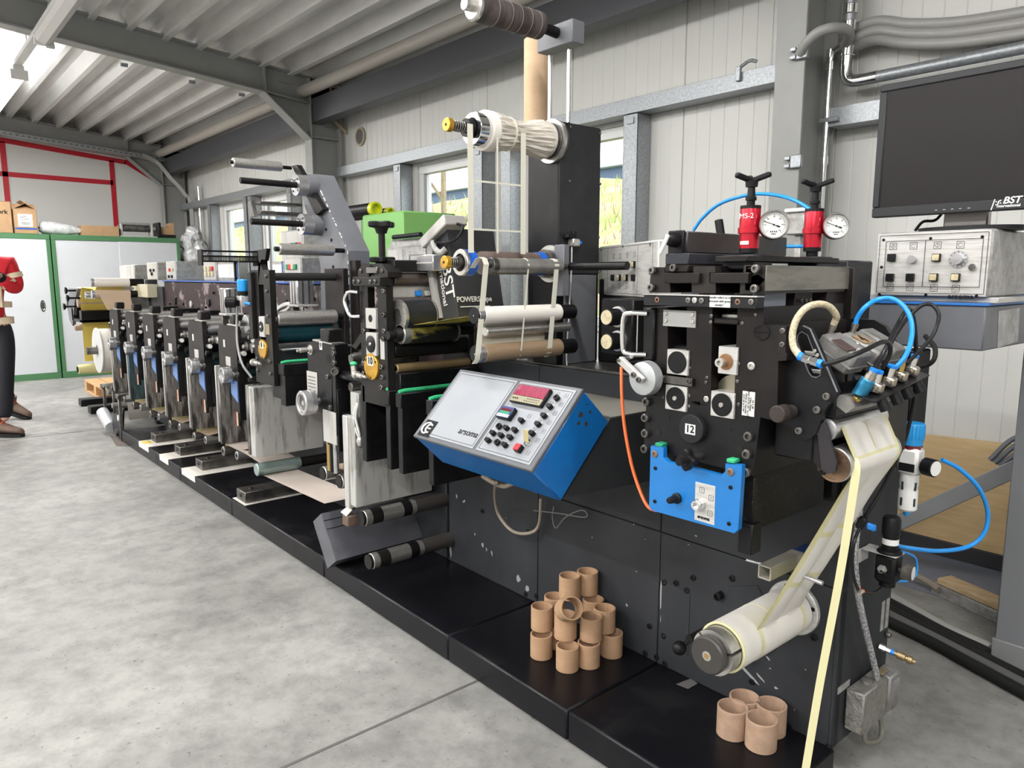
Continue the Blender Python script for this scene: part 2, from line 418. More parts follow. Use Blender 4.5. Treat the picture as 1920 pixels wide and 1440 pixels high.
# galvanised window posts (C sections), windows
def post(x, w=.12, zt=2.42):
    m = MB(); m.box(x, x + .006, 3.86, 3.995, 0, zt, .001); m.box(x, x + w, 3.86, 3.867, 0, zt, .001); m.box(x + w - .006, x + w, 3.86, 3.995, 0, zt, .001)
    m.box(x + .03, x + w - .03, 3.852, 3.861, zt - .06, zt - .02, .001)
    return struct('window_post', m, zinc)
for x in (-11.55, -10.13, -9.96, -8.72, -6.27, -5.02, -4.66, -3.38): post(x)
wframe = M('white_window_frame', (.78, .79, .79), .35)
glassm = M('window_glass', (1, 1, 1), .02, 0, trans=1.)
glassm.node_tree.nodes['Principled BSDF'].inputs['IOR'].default_value = 1.01
for i, (a, b, z0, z1) in enumerate(HOLES):
    m = MB(); y0, y1 = 4.02, 4.09; w = .075
    m.box(a, b, y0, y1, z1 - w, z1, .004); m.box(a, b, y0, y1, z0, z0 + w, .004); m.box(a, a + w, y0, y1, z0 + w, z1 - w, .004); m.box(b - w, b, y0, y1, z0 + w, z1 - w, .004)
    r = struct('window_%d' % (i + 1), m, wframe)
    m = MB(); m.box(a + w - .02, b - w + .02, 4.05, 4.054, z0 + w - .02, z1 - w + .02, 0); m.build('window_pane', glassm, r, kind='structure')
    m = MB(); m.box(a - .02, b + .02, 3.98, 4.06, z0 - .03, z0, .003); m.build('window_sill', wframe, r, kind='structure')
# cable tray along the end wall and its conduits dropping in the corner
m = MB(); a, b = V((-12.72, -1.5, 3.53)), V((-12.72, 3.62, 3.16)); d = (b - a).normalized(); up = d.cross(XN)
if up.z < 0: up = -up
c = (a + b) / 2; L_ = (b - a).length / 2
m.obox(c - up * .0, (d, XN, up), (L_, .05, .002), .0005); m.obox(c + XN * .05 + up * .03, (d, XN, up), (L_, .0015, .03), .0005); m.obox(c - XN * .05 + up * .03, (d, XN, up), (L_, .0015, .03), .0005)
for k in range(70):
    q = a + (b - a) * ((k + .5) / 70); m.obox(q + XN * .0525 + up * .03, (d, XN, up), (.018, .001, .006), 0, m=1)
tag(m.build('cable_tray', [zinc, darkbeam]), 'perforated galvanised cable tray running along the end wall under the roof', 'cable tray')
for k in range(3):
    q = 3.60 + .045 * k; m = MB()
    m.tube([(-12.70 + .03 * k, 3.3, 3.20 + .02 * k), (-12.66 + .03 * k, 3.50, 3.12 + .01 * k), (-12.5 + .03 * k, 3.62 + .01 * k, 2.90), (-12.42 + .05 * k, 3.80, 2.65), (-12.38 + .06 * k, 3.88, 2.3), (-12.38 + .06 * k, 3.88, .0)], .017)
    one('cable_conduit', m, conduit, ('innermost', 'middle', 'outermost')[k] + ' of three grey conduits curving down in the far corner', 'conduit', 'conduits in the far corner')
m = MB(); m.cyl((-12.1, 3.93, 0), (-12.1, 3.93, 2.75), .02, n=12); m.cyl((-12.1, 3.93, 2.3), (-12.1, 3.93, 2.36), .028, n=12); m.cyl((-12.1, 3.93, 2.0), (-12.1, 3.93, 2.06), .028, n=12)
one('downpipe', m, chrome, 'shiny metal downpipe standing in the corner by the end wall column', 'pipe')
# round outlet in the wall beside the frame column
q = yp(676, 256, 3.99); m = MB(); m.pipe(q, q - YN * .012, .095, .075); m.cyl(q - YN * .001, q - YN * .006, .075, m=1)
one('wall_outlet', m, [M('outlet_rim', (.45, .36, .26), .6), M('outlet_dark', (.12, .115, .11), .7)], 'round dark duct outlet in the wall beside the far column', 'vent')
# ------------------------------------------------------------------ luminaires (the hall's strip lights, with added ones and added upward fill)
lampbody = M('white_lamp_body', (.75, .75, .74), .4)
diff = M('lamp_diffuser', (.9, .9, .88), .3, emit=(1, .98, .95), estr=9.)
UP_FILL = 1.0
def strip(x0, x1, y, z, label, power):
    r = thing('strip_light', label, 'lamp', ((x0 + x1) / 2, y, z), 'strip lights on the rail above the aisle')
    m = MB(); m.box(x0, x1, y - .045, y + .045, z + .035, z + .085, .004); m.build('lamp_body', lampbody, r)
    prof = [(-.06, .04), (-.068, .02), (-.05, -.02), (0, -.045), (.05, -.02), (.068, .02), (.06, .04)]
    m = MB(); m.prism([(x0, y + a, z + b) for a, b in prof], (x1 - x0, 0, 0)); m.build('diffuser', diff, r)
    for x in (x0, x1): m = MB(); m.box(x - .012, x + .012, y - .07, y + .07, z - .046, z + .042, .004); m.build('end_cap', lampbody, r)
    for x in (x0 + .3, x1 - .3): m = MB(); m.box(x - .02, x + .02, y - .02, y + .02, z + .084, z + .09, .001); m.build('rail_clip', zinc, r)
    li = bpy.data.lights.new('strip_glow_and_fill', 'AREA'); li.shape = 'RECTANGLE'; li.size = x1 - x0; li.size_y = .1; li.energy = power; li.color = (1, .985, .965)
    lo = bpy.data.objects.new('strip_glow_and_fill', li); COL.objects.link(lo); lo.location = ((x0 + x1) / 2, y, z - .06)
    if power:
        lu = li.copy(); lu.energy = power * UP_FILL; lo = bpy.data.objects.new('strip_glow_and_fill', lu); COL.objects.link(lo); lo.location = ((x0 + x1) / 2, y, z + .10); lo.rotation_euler = (PI, 0, 0)  # upward fill lamp added above each lit fitting to brighten ceiling and walls
    return r
# rail that carries the strip lights
m = MB(); m.box(-12.6, 5.5, 1.165, 1.235, 3.335, 3.375, .003)
for x in (-11, -8, -5, -2, 1, 4): m.cyl((x, 1.2, 3.37), (x, 1.2, 3.66), .004, n=6)
one('light_rail', m, lampbody, 'white lamp rail hung along the hall above the aisle', 'light rail')
L1 = strip(-10.75, -8.55, 1.2, 3.25, 'lit strip light, the one glowing at the left edge over the aisle', 75)
L2 = strip(-7.2, -5.0, 1.2, 3.25, 'unlit strip light passing in front of the near roof beam', 0)
dull = M('unlit_diffuser', (.62, .60, .59), .35)
for ch in L2.children:
    if ch.name.startswith('diffuser'): ch.data.materials[0] = dull
for o in list(COL.objects):
    if o.type == 'LIGHT' and o.data.energy < 1: bpy.data.objects.remove(o)
for y in (-2.2, -5.8):
    for x in (-10, -6, -2, 2):
        strip(x - 1.1, x + 1.1, y, 3.55, 'lit strip light behind the camera on the hall ceiling', 150 if x == -10 else 100)['group'] = 'strip lights over the rest of the hall'
for x in (-3.2, -.1, 3.0): strip(x - 1.1, x + 1.1, 1.2, 3.25, 'added strip light, lit to brighten the near end of the aisle', 30)['group'] = 'added strip lights over the near aisle'  # unseen lit fittings added to brighten the near machine parts
# ------------------------------------------------------------------ outside the windows
nx, ny = 90, 14; vs = []; fs = []; m = MB()
rng = random.Random(3)
def bank_z(t): return .2 + 2.8 * t ** .85
for i in range(nx):
    for j in range(ny):
        t = j / (ny - 1); vs.append((-60 + 64 * (i / (nx - 1)) ** .6, 4.7 + 5.0 * t, bank_z(t) + rng.uniform(-.07, .07)))
for i in range(nx - 1):
    for j in range(ny - 1): a = i * ny + j; fs.append((a, a + ny, a + ny + 1, a + 1))
m.add(vs, fs)
bankm = M('grass_and_leaves', (.26, .32, .09), .9, 0, (.36, .27, .17), 2.2, .44, .56, detail=8, bump=1., bscale=14)
o = one('grass_bank', m, bankm, 'green grass bank strewn with brown leaves outside the windows', 'grass bank', kind='structure')
m = MB(); rng = random.Random(5)
for i in range(4200):
    x = rng.uniform(-26, 0); t = rng.random(); y = 4.8 + 4.8 * t; z = bank_z(t); h = rng.uniform(.06, .2); a = rng.uniform(0, 6.28); w = .012
    dx, dy = math.cos(a), math.sin(a); k = rng.uniform(-.08, .08)
    m.add([(x - dx * w, y - dy * w, z - .03), (x + dx * w, y + dy * w, z - .03), (x + k, y + k * .5, z + h)], [(0, 1, 2)], m=0 if rng.random() < .72 else 1)
one('grass_tufts', m, [M('grass_blade', (.30, .37, .10), .8), M('dry_leaf', (.40, .27, .15), .85)], 'loose grass blades and fallen leaves on the bank outside', 'grass', kind='stuff')
def tree(base, h, name_label, seed, lean, r0):
    rng = random.Random(seed); base = V(base); m = MB()
    def br(p, d, r, l, dep):
        pts = [p]; q = p.copy(); dd = d.copy()
        for k in range(4):
            dd = (dd + V((rng.uniform(-.18, .18), rng.uniform(-.12, .12), rng.uniform(-.04, .14)))).normalized(); q = q + dd * l / 4; pts.append(q.copy())
        P = catmull(pts, 3); n = 7
        m.tube(pts, r, n=6, k=3)
        if dep:
            for k in range(3 if dep > 1 else 3):
                a = rng.uniform(0, 6.28); e = (dd * rng.uniform(.4, 1) + V((math.cos(a), math.sin(a) * .6, rng.uniform(-.1, .5))) * .8).normalized()
                br(pts[rng.choice((2, 3, 4))], e, r * .5, l * rng.uniform(.55, .8), dep - 1)
    br(base, V((lean, 0, 1)), r0, h, 3)
    return one('bare_tree', m, M('tree_bark', (.42, .34, .24), .9, 0, (.3, .25, .17), 6), name_label, 'tree')
q = yp(884, 450, 5.4); tree((q.x, 5.4, .66), 2.4, 'bare tree with a thick leaning trunk outside the middle window', 4, -.30, .075)
q = yp(830, 440, 6.6); tree((q.x, 6.6, 1.2), 2.6, 'thinner bare tree set further back on the bank outside the middle window', 9, .10, .045)
b = thing('neighbour_building', 'long dark blue building with a pale roof edge beyond the grass bank', 'building', (-30, 20, 0))
m = MB(); m.box(-95, 10, 20, 24, 0, 5.15, 0); m.build('building_wall', M('slate_blue_wall', (.05, .085, .14), .5), b)
m = MB(); m.box(-95.2, 10.2, 19.7, 24.2, 5.15, 5.4, .02); m.build('roof_edge', M('render_white', (.75, .76, .78), .7), b)
struct('ground_outside', MB().box(-100, 20, 4.3, 40, -.3, -.05, 0), M('outside_earth', (.2, .22, .1), .9))
# ------------------------------------------------------------------ green cabinets at the end wall
def cabinet(y0, y1, split, label):
    xf = -11.5; r = thing('steel_cabinet', label, 'cabinet', (xf - .25, (y0 + y1) / 2, 0))
    m = MB(); h = 1.92
    m.box(xf - .5, xf - .02, y0, y1, .0, h, .004)
    m.box(xf - .03, xf, y0, y1, .0, .085, .004); m.box(xf - .03, xf, y0, y1, h - .07, h, .004)
    m.box(xf - .03, xf, y0, y0 + .045, .085, h - .07, .003); m.box(xf - .03, xf, y1 - .045, y1, .085, h - .07, .003)
    m.build('carcass', cabgreen, r)
    for k, (a, b_, off) in enumerate(((y0 + .045, split, .012), (split - .01, y1 - .045, .004))):
        m = MB(); m.box(xf - .024 - off / 2, xf - off, a, b_, .085, h - .07, .002); d = m.build('door', cabwhite, r)
        hy = a + .10 if k == 0 else b_ - .10
        m = MB(); m.lathe((xf - off, hy, .98), XN, [(0, .030), (.004, .030), (.004, .022), (.001, .020), (.001, .001)], 16); 
        hd = m.build('door_handle', chrome, d); 
        for v in hd.data.vertices: v.co.z = (v.co.z + ORG[r.name].z - .98) * 2.6 + .98 - ORG[r.name].z
    return r
cabinet(.10, 1.785, .95, 'left green steel cabinet with pale doors, behind the person in red')
cabinet(1.80, 3.42, 2.62, 'right green steel cabinet with pale sliding doors, behind the unwinder')
# ------------------------------------------------------------------ things on the cabinets
T = 1.92
def carton_open(x0, x1, y0, y1, z0, h, label, name='carton', flaps=True, lab=None, brown=carton):
    r = thing(name, label, 'box', ((x0 + x1) / 2, (y0 + y1) / 2, z0)); m = MB(); t = .005
    m.box(x0, x1, y0, y1, z0, z0 + t, 0)
    m.box(x0, x0 + t, y0, y1, z0, z0 + h, .001); m.box(x1 - t, x1, y0, y1, z0, z0 + h, .001); m.box(x0, x1, y0, y0 + t, z0, z0 + h, .001); m.box(x0, x1, y1 - t, y1, z0, z0 + h, .001)
    m.build('box_body', brown, r)
    if flaps:
        c = V(((x0 + x1) / 2, (y0 + y1) / 2, z0 + h))
        for (p, d, s, l, w) in ((V((x1, c.y, c.z)), V((-.75, 0, .35)), YN, .09, (y1 - y0) / 2), (V((c.x, y1, c.z)), V((0, -.7, .5)), XN, .1, (x1 - x0) / 2), (V((c.x, y0, c.z)), V((0, .8, .45)), XN, .1, (x1 - x0) / 2)):
            d = d.normalized(); m = MB(); m.obox(p + d * l, (d, s, d.cross(s)), (l, w, .0025), 0); m.build('flap', brown, r)
    return r
c1 = carton_open(-11.95, -11.55, .92, 1.395, T, .40, 'tall brown carton at the left end of the cabinet tops', flaps=False)
m = MB(); m.box(-11.95, -11.55, .92, 1.395, T + .395, T + .40, 0); m.build('lid', carton, c1)
text('Myfork', .075, (-11.549, 1.245, T + .265), YN, ZN, plastic, c1, name='lettering', bold=.002)
c2 = carton_open(-11.95, -11.56, 1.41, 1.67, T, .31, 'brown carton with open flaps and a white shipping label')
m = MB(); m.box(-11.56, -11.557, 1.46, 1.62, T + .09, T + .25, 0); m.build('shipping_label', white, c2)
m = MB(); m.box(-11.56, -11.5565, 1.42, 1.66, T + .055, T + .075, 0); m.build('blue_tape', blueline, c2)
m = MB()
for k in range(9): m.box(-11.5575, -11.556, 1.495 + k * .011, 1.50 + k * .011, T + .11, T + .15, 0)
for k in range(4): m.box(-11.5575, -11.556, 1.48, 1.58 - .01 * k, T + .18 + k * .016, T + .185 + k * .016, 0)
m.build('label_print', plastic, c2)
# wrapped bundle
film = M('clear_film', (.72, .73, .74), .18, 0, (.5, .51, .52), 14, .4, .6, bump=.6, bscale=18)
m = MB(); prof = [(0, .05), (.04, .085), (.18, .095), (.3, .075), (.42, .055), (.5, .03), (.53, .012)]
m.lathe((-11.72, 1.71, T + .10), (0, 1, -.07), prof, 20)
rng = random.Random(2)
for i, v in enumerate(m.v): m.v[i] = v + V((rng.uniform(-.008, .008), rng.uniform(-.008, .008), rng.uniform(-.008, .008)))
one('wrapped_bundle', m, film, 'bundle wrapped in clear film lying between two cartons on the cabinets', 'bundle', angle=80)
m = MB(); m.box(-11.9, -11.58, 2.19, 2.645, T, T + .14, .004); c3 = one('flat_carton', m, carton, 'long flat brown carton beside the wrapped bundle on the cabinet', 'box')
# bench roller device
r = thing('roller_device', 'grey metal roller device on a white stand on top of the cabinet', 'device', (-11.72, 2.9, T))
m = MB(); m.box(-11.85, -11.6, 2.655, 3.15, T, T + .02, .003)
for y in (2.68, 3.08): m.box(-11.8, -11.65, y, y + .03, T + .02, T + .17, .003)
m.build('stand', alupaint, r)
m = MB(); m.cyl((-11.7, 2.72, T + .13), (-11.7, 3.07, T + .13), .05); m.cyl((-11.7, 2.66, T + .13), (-11.7, 3.14, T + .13), .014); m.build('roller', darksteel, r)
m = MB(); m.box(-11.78, -11.74, 2.70, 3.1, T + .14, T + .21, .004); m.build('crossbar', alu, r)
for y in (2.66, 3.11): m = MB(); m.cyl((-11.7, y, T + .13), (-11.7, y + .04, T + .13), .04); m.build('side_wheel', steel, r)
m = MB(); m.box(-11.86, -11.58, 3.165, 3.20, T, T + .22, .003); m.box(-11.86, -11.58, 3.20, 3.40, T, T + .05, .003)
one('black_tray', m, plastic, 'black tray at the right end of the cabinet top', 'tray')
m = MB(); m.prism([(-11.62, 3.21, T + .05), (-11.62, 3.39, T + .05), (-11.62, 3.39, T + .22), (-11.62, 3.34, T + .22), (-11.62, 3.33, T + .15), (-11.62, 3.21, T + .16)], (-.2, 0, 0))
one('cut_carton', m, carton, 'cut-open brown carton standing in the black tray', 'box')
# plastic bags heaped beside the cabinet on a bin
m = MB(); m.box(-11.95, -11.45, 3.46, 3.86, 0, 1.5, .01); one('tall_carton', m, carton, 'tall carton under the heap of plastic bags beside the cabinets', 'box')
m = MB(); rng = random.Random(11)
for (y, z, s) in ((3.62, 1.66, .17), (3.72, 1.78, .16), (3.58, 1.86, .13), (3.66, 1.98, .13), (3.76, 1.63, .15)):
    k = len(m.v); m.sphere((-11.62, y, z), s, 18, sq=(1, .85, 1))
    for i in range(k, len(m.v)):
        p = m.v[i]; m.v[i] = p + V((rng.uniform(-1, 1), rng.uniform(-1, 1), rng.uniform(-1, 1))) * .022
one('plastic_bag_heap', m, film, 'crumpled heap of clear plastic bags beside the right cabinet', 'plastic bags', angle=15)
# ------------------------------------------------------------------ pallet and skid bars at the far end of the press
r = thing('wooden_pallet', 'wooden pallet on the floor in front of the right cabinet', 'pallet', (-9.1, 2.25, 0))
P0 = zp(170, 709, .14); x0, x1, y0, y1 = -10.0, -8.9, 1.78, 2.58
for k in range(5):
    m = MB(); w = (y1 - y0 - .08) / 5; m.box(x0, x1, y0 + k * (w + .02), y0 + k * (w + .02) + w, .122, .144, .002); m.build('deck_board', wood, r)
for k in range(3):
    m = MB(); x = x0 + k * (x1 - x0 - .1) / 2; m.box(x, x + .1, y0, y1, .02, .122, .002); m.build('stringer', wood, r)
for k in range(2):
    m = MB(); m.box(x0, x1, y0 + k * (y1 - y0 - .1), y0 + k * (y1 - y0 - .1) + .1, 0, .02, .002); m.build('bottom_board', wood, r)
# ------------------------------------------------------------------ the person
def skin(name, verts, edges, radii, mat, parent, sub=2, flat=None):
    me = bpy.data.meshes.new(name); o = ORG[parent.name]; me.from_pydata([V(v) - o for v in verts], edges, []); me.update()
    ob = bpy.data.objects.new(name, me); COL.objects.link(ob); ob.parent = parent; ORG[ob.name] = o
    md = ob.modifiers.new('s', 'SKIN'); md.use_smooth_shade = True
    for i, sv in enumerate(me.skin_vertices[0].data):
        q = radii[i]; sv.radius = q if isinstance(q, tuple) else (q, q); sv.use_root = (i == 0); sv.use_loose = False
    s = ob.modifiers.new('u', 'SUBSURF'); s.levels = sub; s.render_levels = sub
    me.materials.append(mat)
    return ob
per = thing('person', 'person in a red reflective jacket and black trousers walking at the left edge', 'person', (-8.05, .66, 0))
hv = M('red_fabric', (.62, .012, .025), .75); blk = M('black_trousers', (.014, .014, .018), .8); refl = M('reflective_band', (.80, .66, .48), .5); skinm = M('skin', (.50, .30, .22), .55)
S = V((-8.0, .735, 0))
fwd = V((.98, -.16, 0)).normalized(); rt_ = V((fwd.y, -fwd.x, 0))      # faces down the aisle; rt_ is the person's right
def bp_(f, r_, z): return S + fwd * f + rt_ * r_ + ZN * z
# body (skin of head, neck, hands), with clothes over it
verts = [bp_(0, 0, .95), bp_(0, 0, 1.20), bp_(.01, 0, 1.44), bp_(.03, .0, 1.57), bp_(.06, .0, 1.67), bp_(.07, .0, 1.76), bp_(.01, .17, 1.48), bp_(.03, .24, 1.24), bp_(.22, .14, 1.34), bp_(.30, .08, 1.38),
         bp_(.01, -.17, 1.48), bp_(.03, -.21, 1.26), bp_(.20, -.10, 1.37), bp_(.28, -.04, 1.40), bp_(.04, -.085, .85), bp_(.28, -.075, .50), bp_(.40, -.05, .12), bp_(-.02, .085, .85), bp_(-.18, .04, .50), bp_(-.48, -.05, .17)]
edges = [(0, 1), (1, 2), (2, 3), (3, 4), (4, 5), (2, 6), (6, 7), (7, 8), (8, 9), (2, 10), (10, 11), (11, 12), (12, 13), (0, 14), (14, 15), (15, 16), (0, 17), (17, 18), (18, 19)]
rad = [(.13, .10), (.14, .10), (.12, .09), .06, .09, .08, .06, .048, .032, .026, .06, .048, .032, .026, .08, .06, .04, .08, .06, .04]
body = skin('body', verts, edges, rad, skinm, per)
jv = [bp_(0, 0, .93), bp_(0, 0, 1.08), bp_(0, 0, 1.28), bp_(.01, 0, 1.43), bp_(.02, 0, 1.54), bp_(.01, .175, 1.475), bp_(.03, .24, 1.25), bp_(.18, .16, 1.32), bp_(.01, -.165, 1.475), bp_(.02, -.21, 1.30), bp_(.05, -.205, 1.25), bp_(.17, -.115, 1.355)]
je = [(0, 1), (1, 2), (2, 3), (3, 4), (3, 5), (5, 6), (6, 7), (3, 8), (8, 9), (9, 10), (10, 11)]
jr = [(.175, .125), (.165, .12), (.17, .12), (.145, .105), .07, .085, .075, .055, .085, .075, .07, .055]
skin('jacket', jv, je, jr, hv, per)
tv = [bp_(0, 0, 1.02), bp_(0, 0, .93), bp_(.04, -.085, .83), bp_(.28, -.075, .50), bp_(.40, -.05, .14), bp_(-.02, .085, .83), bp_(-.18, .04, .50), bp_(-.48, -.05, .19)]
skin('trousers', tv, [(0, 1), (1, 2), (2, 3), (3, 4), (1, 5), (5, 6), (6, 7)], [(.14, .11), (.155, .12), .098, .078, .066, .098, .078, .066], blk, per)
def band(c, ax, ra, rb, w, upd=ZN):
    m = MB(); n = 28; u = V(ax).normalized(); w_ = V(upd).normalized(); v_ = u.cross(w_).normalized(); vs = []
    for z in (-w / 2, w / 2):
        for i in range(n): a = 2 * PI * i / n; vs.append(V(c) + w_ * z + u * math.cos(a) * ra + v_ * math.sin(a) * rb)
    m.add(vs, [(i, (i + 1) % n, n + (i + 1) % n, n + i) for i in range(n)])
    return m.build('reflective_band', refl, per)
band(bp_(0, 0, .98), rt_, .174, .126, .06); band(bp_(0, 0, 1.12), rt_, .170, .122, .05)
band(bp_(.015, -.19, 1.375), fwd, .083, .083, .045, (jv[9] - jv[8])); band(bp_(.10, -.165, 1.30), fwd, .066, .066, .04, (jv[11] - jv[10]))
for sg in (1, -1):
    m = MB(); m.tube([bp_(.118, .09 * sg, 1.10), bp_(.118, .09 * sg, 1.28), bp_(.10, .09 * sg, 1.42), bp_(.02, .09 * sg, 1.515)], .022, 6); m.build('reflective_band', refl, per)
m = MB(); m.tube([bp_(.165, -.12, 1.353), bp_(.20, -.098, 1.37)], .042, 12, smooth=False); m.build('cuff', blk, per)
# hand: palm, five fingers curled round a phone
def hand(c, d, side, up):
    d = V(d).normalized(); up = V(up).normalized(); sd = d.cross(up).normalized() * side
    vv = [c, c + d * .05]; ee = [(0, 1)]; rr_ = [(.036, .016), (.040, .015)]
    def fin(base, pts, r0):
        k = len(vv); vv.append(base); rr_.append(r0); ee.append((1 if r0 < .0105 else 0, k))
        for p in pts: vv.append(p); rr_.append(r0 * .85); ee.append((len(vv) - 2, len(vv) - 1))
    for i, l in enumerate((.9, 1.0, .95, .78)):
        b0 = c + d * .085 + sd * (.03 - .02 * i); fin(b0, [b0 + (d * .03 + up * .012) * l, b0 + (d * .038 + up * .036) * l, b0 + (d * .022 + up * .05) * l], .010)
    b0 = c + d * .03 + sd * .045 + up * .01; fin(b0, [b0 + d * .03 + sd * .012 + up * .015, b0 + d * .055 + up * .03], .012)
    return skin('hand', vv, ee, rr_, skinm, per)
hand(bp_(.235, .125, 1.35), fwd * .9 - rt_ * .5, 1, ZN); hand(bp_(.215, -.088, 1.375), fwd * .8 + rt_ * .6, -1, ZN)
m = MB(); m.obox(bp_(.33, .03, 1.44), (rt_, fwd + ZN * .9, (fwd * -.9 + ZN)), (.075, .04, .005), .002); ph = one('phone', m, plastic, 'dark phone held in the hands of the person in red', 'phone')
# hair, ears, face
m = MB(); m.sphere(bp_(.045, 0, 1.775), .094, 18, sq=(1, 1, .72)); m.build('hair', M('dark_hair', (.02, .015, .012), .7), per)
for s in (-1, 1): m = MB(); m.sphere(bp_(.145, .033 * s, 1.72), .011, 10); m.build('eye', plastic, per)
m = MB(); m.sphere(bp_(.155, 0, 1.69), .018, 10, sq=(.9, .9, 1.5)); m.build('nose', skinm, per)
for s in (-1, 1): m = MB(); m.sphere(bp_(.06, .088 * s, 1.705), .022, 10, sq=(.6, .6, 1.4)); m.build('ear', skinm, per)
m = MB(); m.sphere(bp_(.145, 0, 1.642), .02, 10, sq=(.8, .8, .3)); m.build('mouth', M('lip', (.4, .16, .14), .5), per)
def boot(c, d, tilt):
    d = V(d).normalized(); s = V((d.y, -d.x, 0)); u = s.cross(d).normalized(); d2 = (d * math.cos(tilt) - ZN * math.sin(tilt)).normalized(); u2 = (ZN * math.cos(tilt) + d * math.sin(tilt))
    L_ = [(-.09, .045, .10), (-.02, .047, .115), (.05, .05, .085), (.12, .052, .062), (.18, .042, .048), (.205, .022, .03)]
    m = MB(); n = 14; vs = []
    for (t, w, h) in L_:
        for i in range(n):
            a = 2 * PI * i / n; y = math.cos(a) * w; z = .028 + max(0, (math.sin(a) + 1) / 2) ** .8 * h
            vs.append(c + d2 * t + s * y + u2 * z)
    k = len(L_); m.add(vs, [(j * n + i, j * n + (i + 1) % n, (j + 1) * n + (i + 1) % n, (j + 1) * n + i) for j in range(k - 1) for i in range(n)] + [tuple(range(n)), tuple(range((k - 1) * n, k * n))])
    m.tube([c + u2 * .07 - d2 * .03, c + u2 * .17 - d2 * .035], .056, 12, smooth=False)
    sh = m.build('boot', M('brown_boot', (.12, .075, .055), .7), per, angle=60)
    m = MB(); m.prism([c + d2 * t + s * w + u2 * 0 for t, w in ((-.095, .03), (-.05, .047), (.06, .052), (.14, .052), (.20, .03), (.215, 0), (.20, -.03), (.14, -.052), (.06, -.052), (-.05, -.047), (-.095, -.03))], u2 * .03)
    m.build('sole', rubber, sh)
    m = MB()
    for k in range(4):
        t = .02 + .03 * k; h = .128 - .02 * k; m.tube([c + d2 * t + s * .035 + u2 * (h - .022), c + d2 * (t + .01) + u2 * h, c + d2 * t - s * .035 + u2 * (h - .022)], .005, 6)
    m.build('laces', M('orange_lace', (.75, .10, .03), .6), sh)
toe = V((.72, .69, 0)); boot(bp_(.42, -.05, .0) - toe * .04, toe, 0.0); boot(bp_(-.50, -.06, .055) - toe * .02, toe, .30)
# ================================================================== measuring helpers for the press
YF, YB = 1.42, 1.85            # front plates and main frame of the press
def dist(p): return (V(p) - CAM).dot(_fw)
def fbx(l, r, t, b, Y): mx, my = (l + r) / 2, (t + b) / 2; return yp(l, my, Y).x, yp(r, my, Y).x, yp(mx, b, Y).z, yp(mx, t, Y).z
def fb(m, l, r, t, b, Y, d, bev=.0025, mi=0):
    x0, x1, z0, z1 = fbx(l, r, t, b, Y); m.box(x0, x1, Y, Y + d, z0, z1, bev, mi); return x0, x1, z0, z1
def sbx(l, r, t, b, X): mx, my = (l + r) / 2, (t + b) / 2; return xp(l, my, X).y, xp(r, my, X).y, xp(mx, b, X).z, xp(mx, t, X).z
def sb(m, l, r, t, b, X, d, bev=.0025, mi=0):
    y0, y1, z0, z1 = sbx(l, r, t, b, X); m.box(X - d, X, y0, y1, z0, z1, bev, mi); return y0, y1, z0, z1
def ry(a, bpx, Yf=None, Yback=None):
    """a roller parallel to Y: its front end centre a=(px,py) at depth Yf, its back end where the ray of bpx meets it"""
    p = yp(a[0], a[1], Yf); q = xp(bpx[0], bpx[1], p.x) if Yback is None else V((p.x, Yback, p.z))
    return p, V((p.x, q.y, p.z))
def roller(parent, x, z, y0, y1, r, mat, name='roller', shaft=None, smat=None, n=28, label=None):
    m = MB(); b = min(.003, r * .2); m.cyl((x, y0, z), (x, y1, z), r, n=n, bev=b); o = m.build(name, mat, parent)
    if shaft:
        m = MB(); m.cyl((x, y0 - shaft[0], z), (x, y1 + shaft[1], z), shaft[2], n=14, bev=.001); m.build(name + '_shaft', smat or darksteel, parent)
    if label: o['label'] = label
    return o
# ------------------------------------------------------------------ plinth the press stands on
r = thing('press_plinth', 'long low black steel plinth under the whole press, with worn front edge', 'plinth', (-3.7, 1.65, 0))
for a, b in ((-6.68, -5.12), (-5.117, -4.16), (-4.157, -3.0), (-2.997, -2.03), (-2.027, -1.425), (-1.422, -.825)):
    m = MB(); m.box(a, b, 1.43, 1.86, 0, .1, .006); m.build('plinth_section', blackgl, r)
# ------------------------------------------------------------------ back frame behind the print units (maroon-black, scratched)
r = thing('press_back_frame', 'long scratched maroon-black back frame behind the row of print units', 'machine frame', (-5, 2.0, 0))
m = MB(); m.box(-6.9, -2.62, 1.90, 2.15, .1, 1.325, .006); m.build('frame_panel', maroon, r)
m = MB(); m.box(-6.9, -2.62, 1.885, 2.16, 1.325, 1.335, .002); m.build('edge_strip', blueline, r)
m = MB()
m.box(-6.6, -2.62, 1.85, 1.90, .1, .52, .004); m.build('lower_panel', housing, r)
rng = random.Random(4)
for k in range(9):
    q = V((-6.6 + .42 * k, 1.90, 1.17 + rng.uniform(-.03, .05)))
    m = MB(); m.cyl(q, q - YN * .012, .028, n=20, bev=.002); m.build('cover_disc', alupaint if k % 2 else black, r)
for k in range(22):
    q = V((-6.75 + .185 * k, 1.90, 1.10 + .16 * rng.random())); bolt(r, q, -YN, .010, .012, plastic)
for k in range(9):
    x = -6.6 + .5 * k
    if x > -3.9: break
    m = MB(); m.box(x - .06, x + .06, 1.78, 1.90, 1.03, 1.12, .004); m.box(x + .10, x + .2, 1.80, 1.90, 1.02, 1.09, .004); bkt = m.build('bearing_block', plastic, r)
    m = MB(); m.lathe((x - .13, 1.82, 1.02), ZN, [(0, .012), (.02, .018), (.04, .010), (.07, .012), (.08, .004)], 12); m.build('brass_fitting', brass, r)
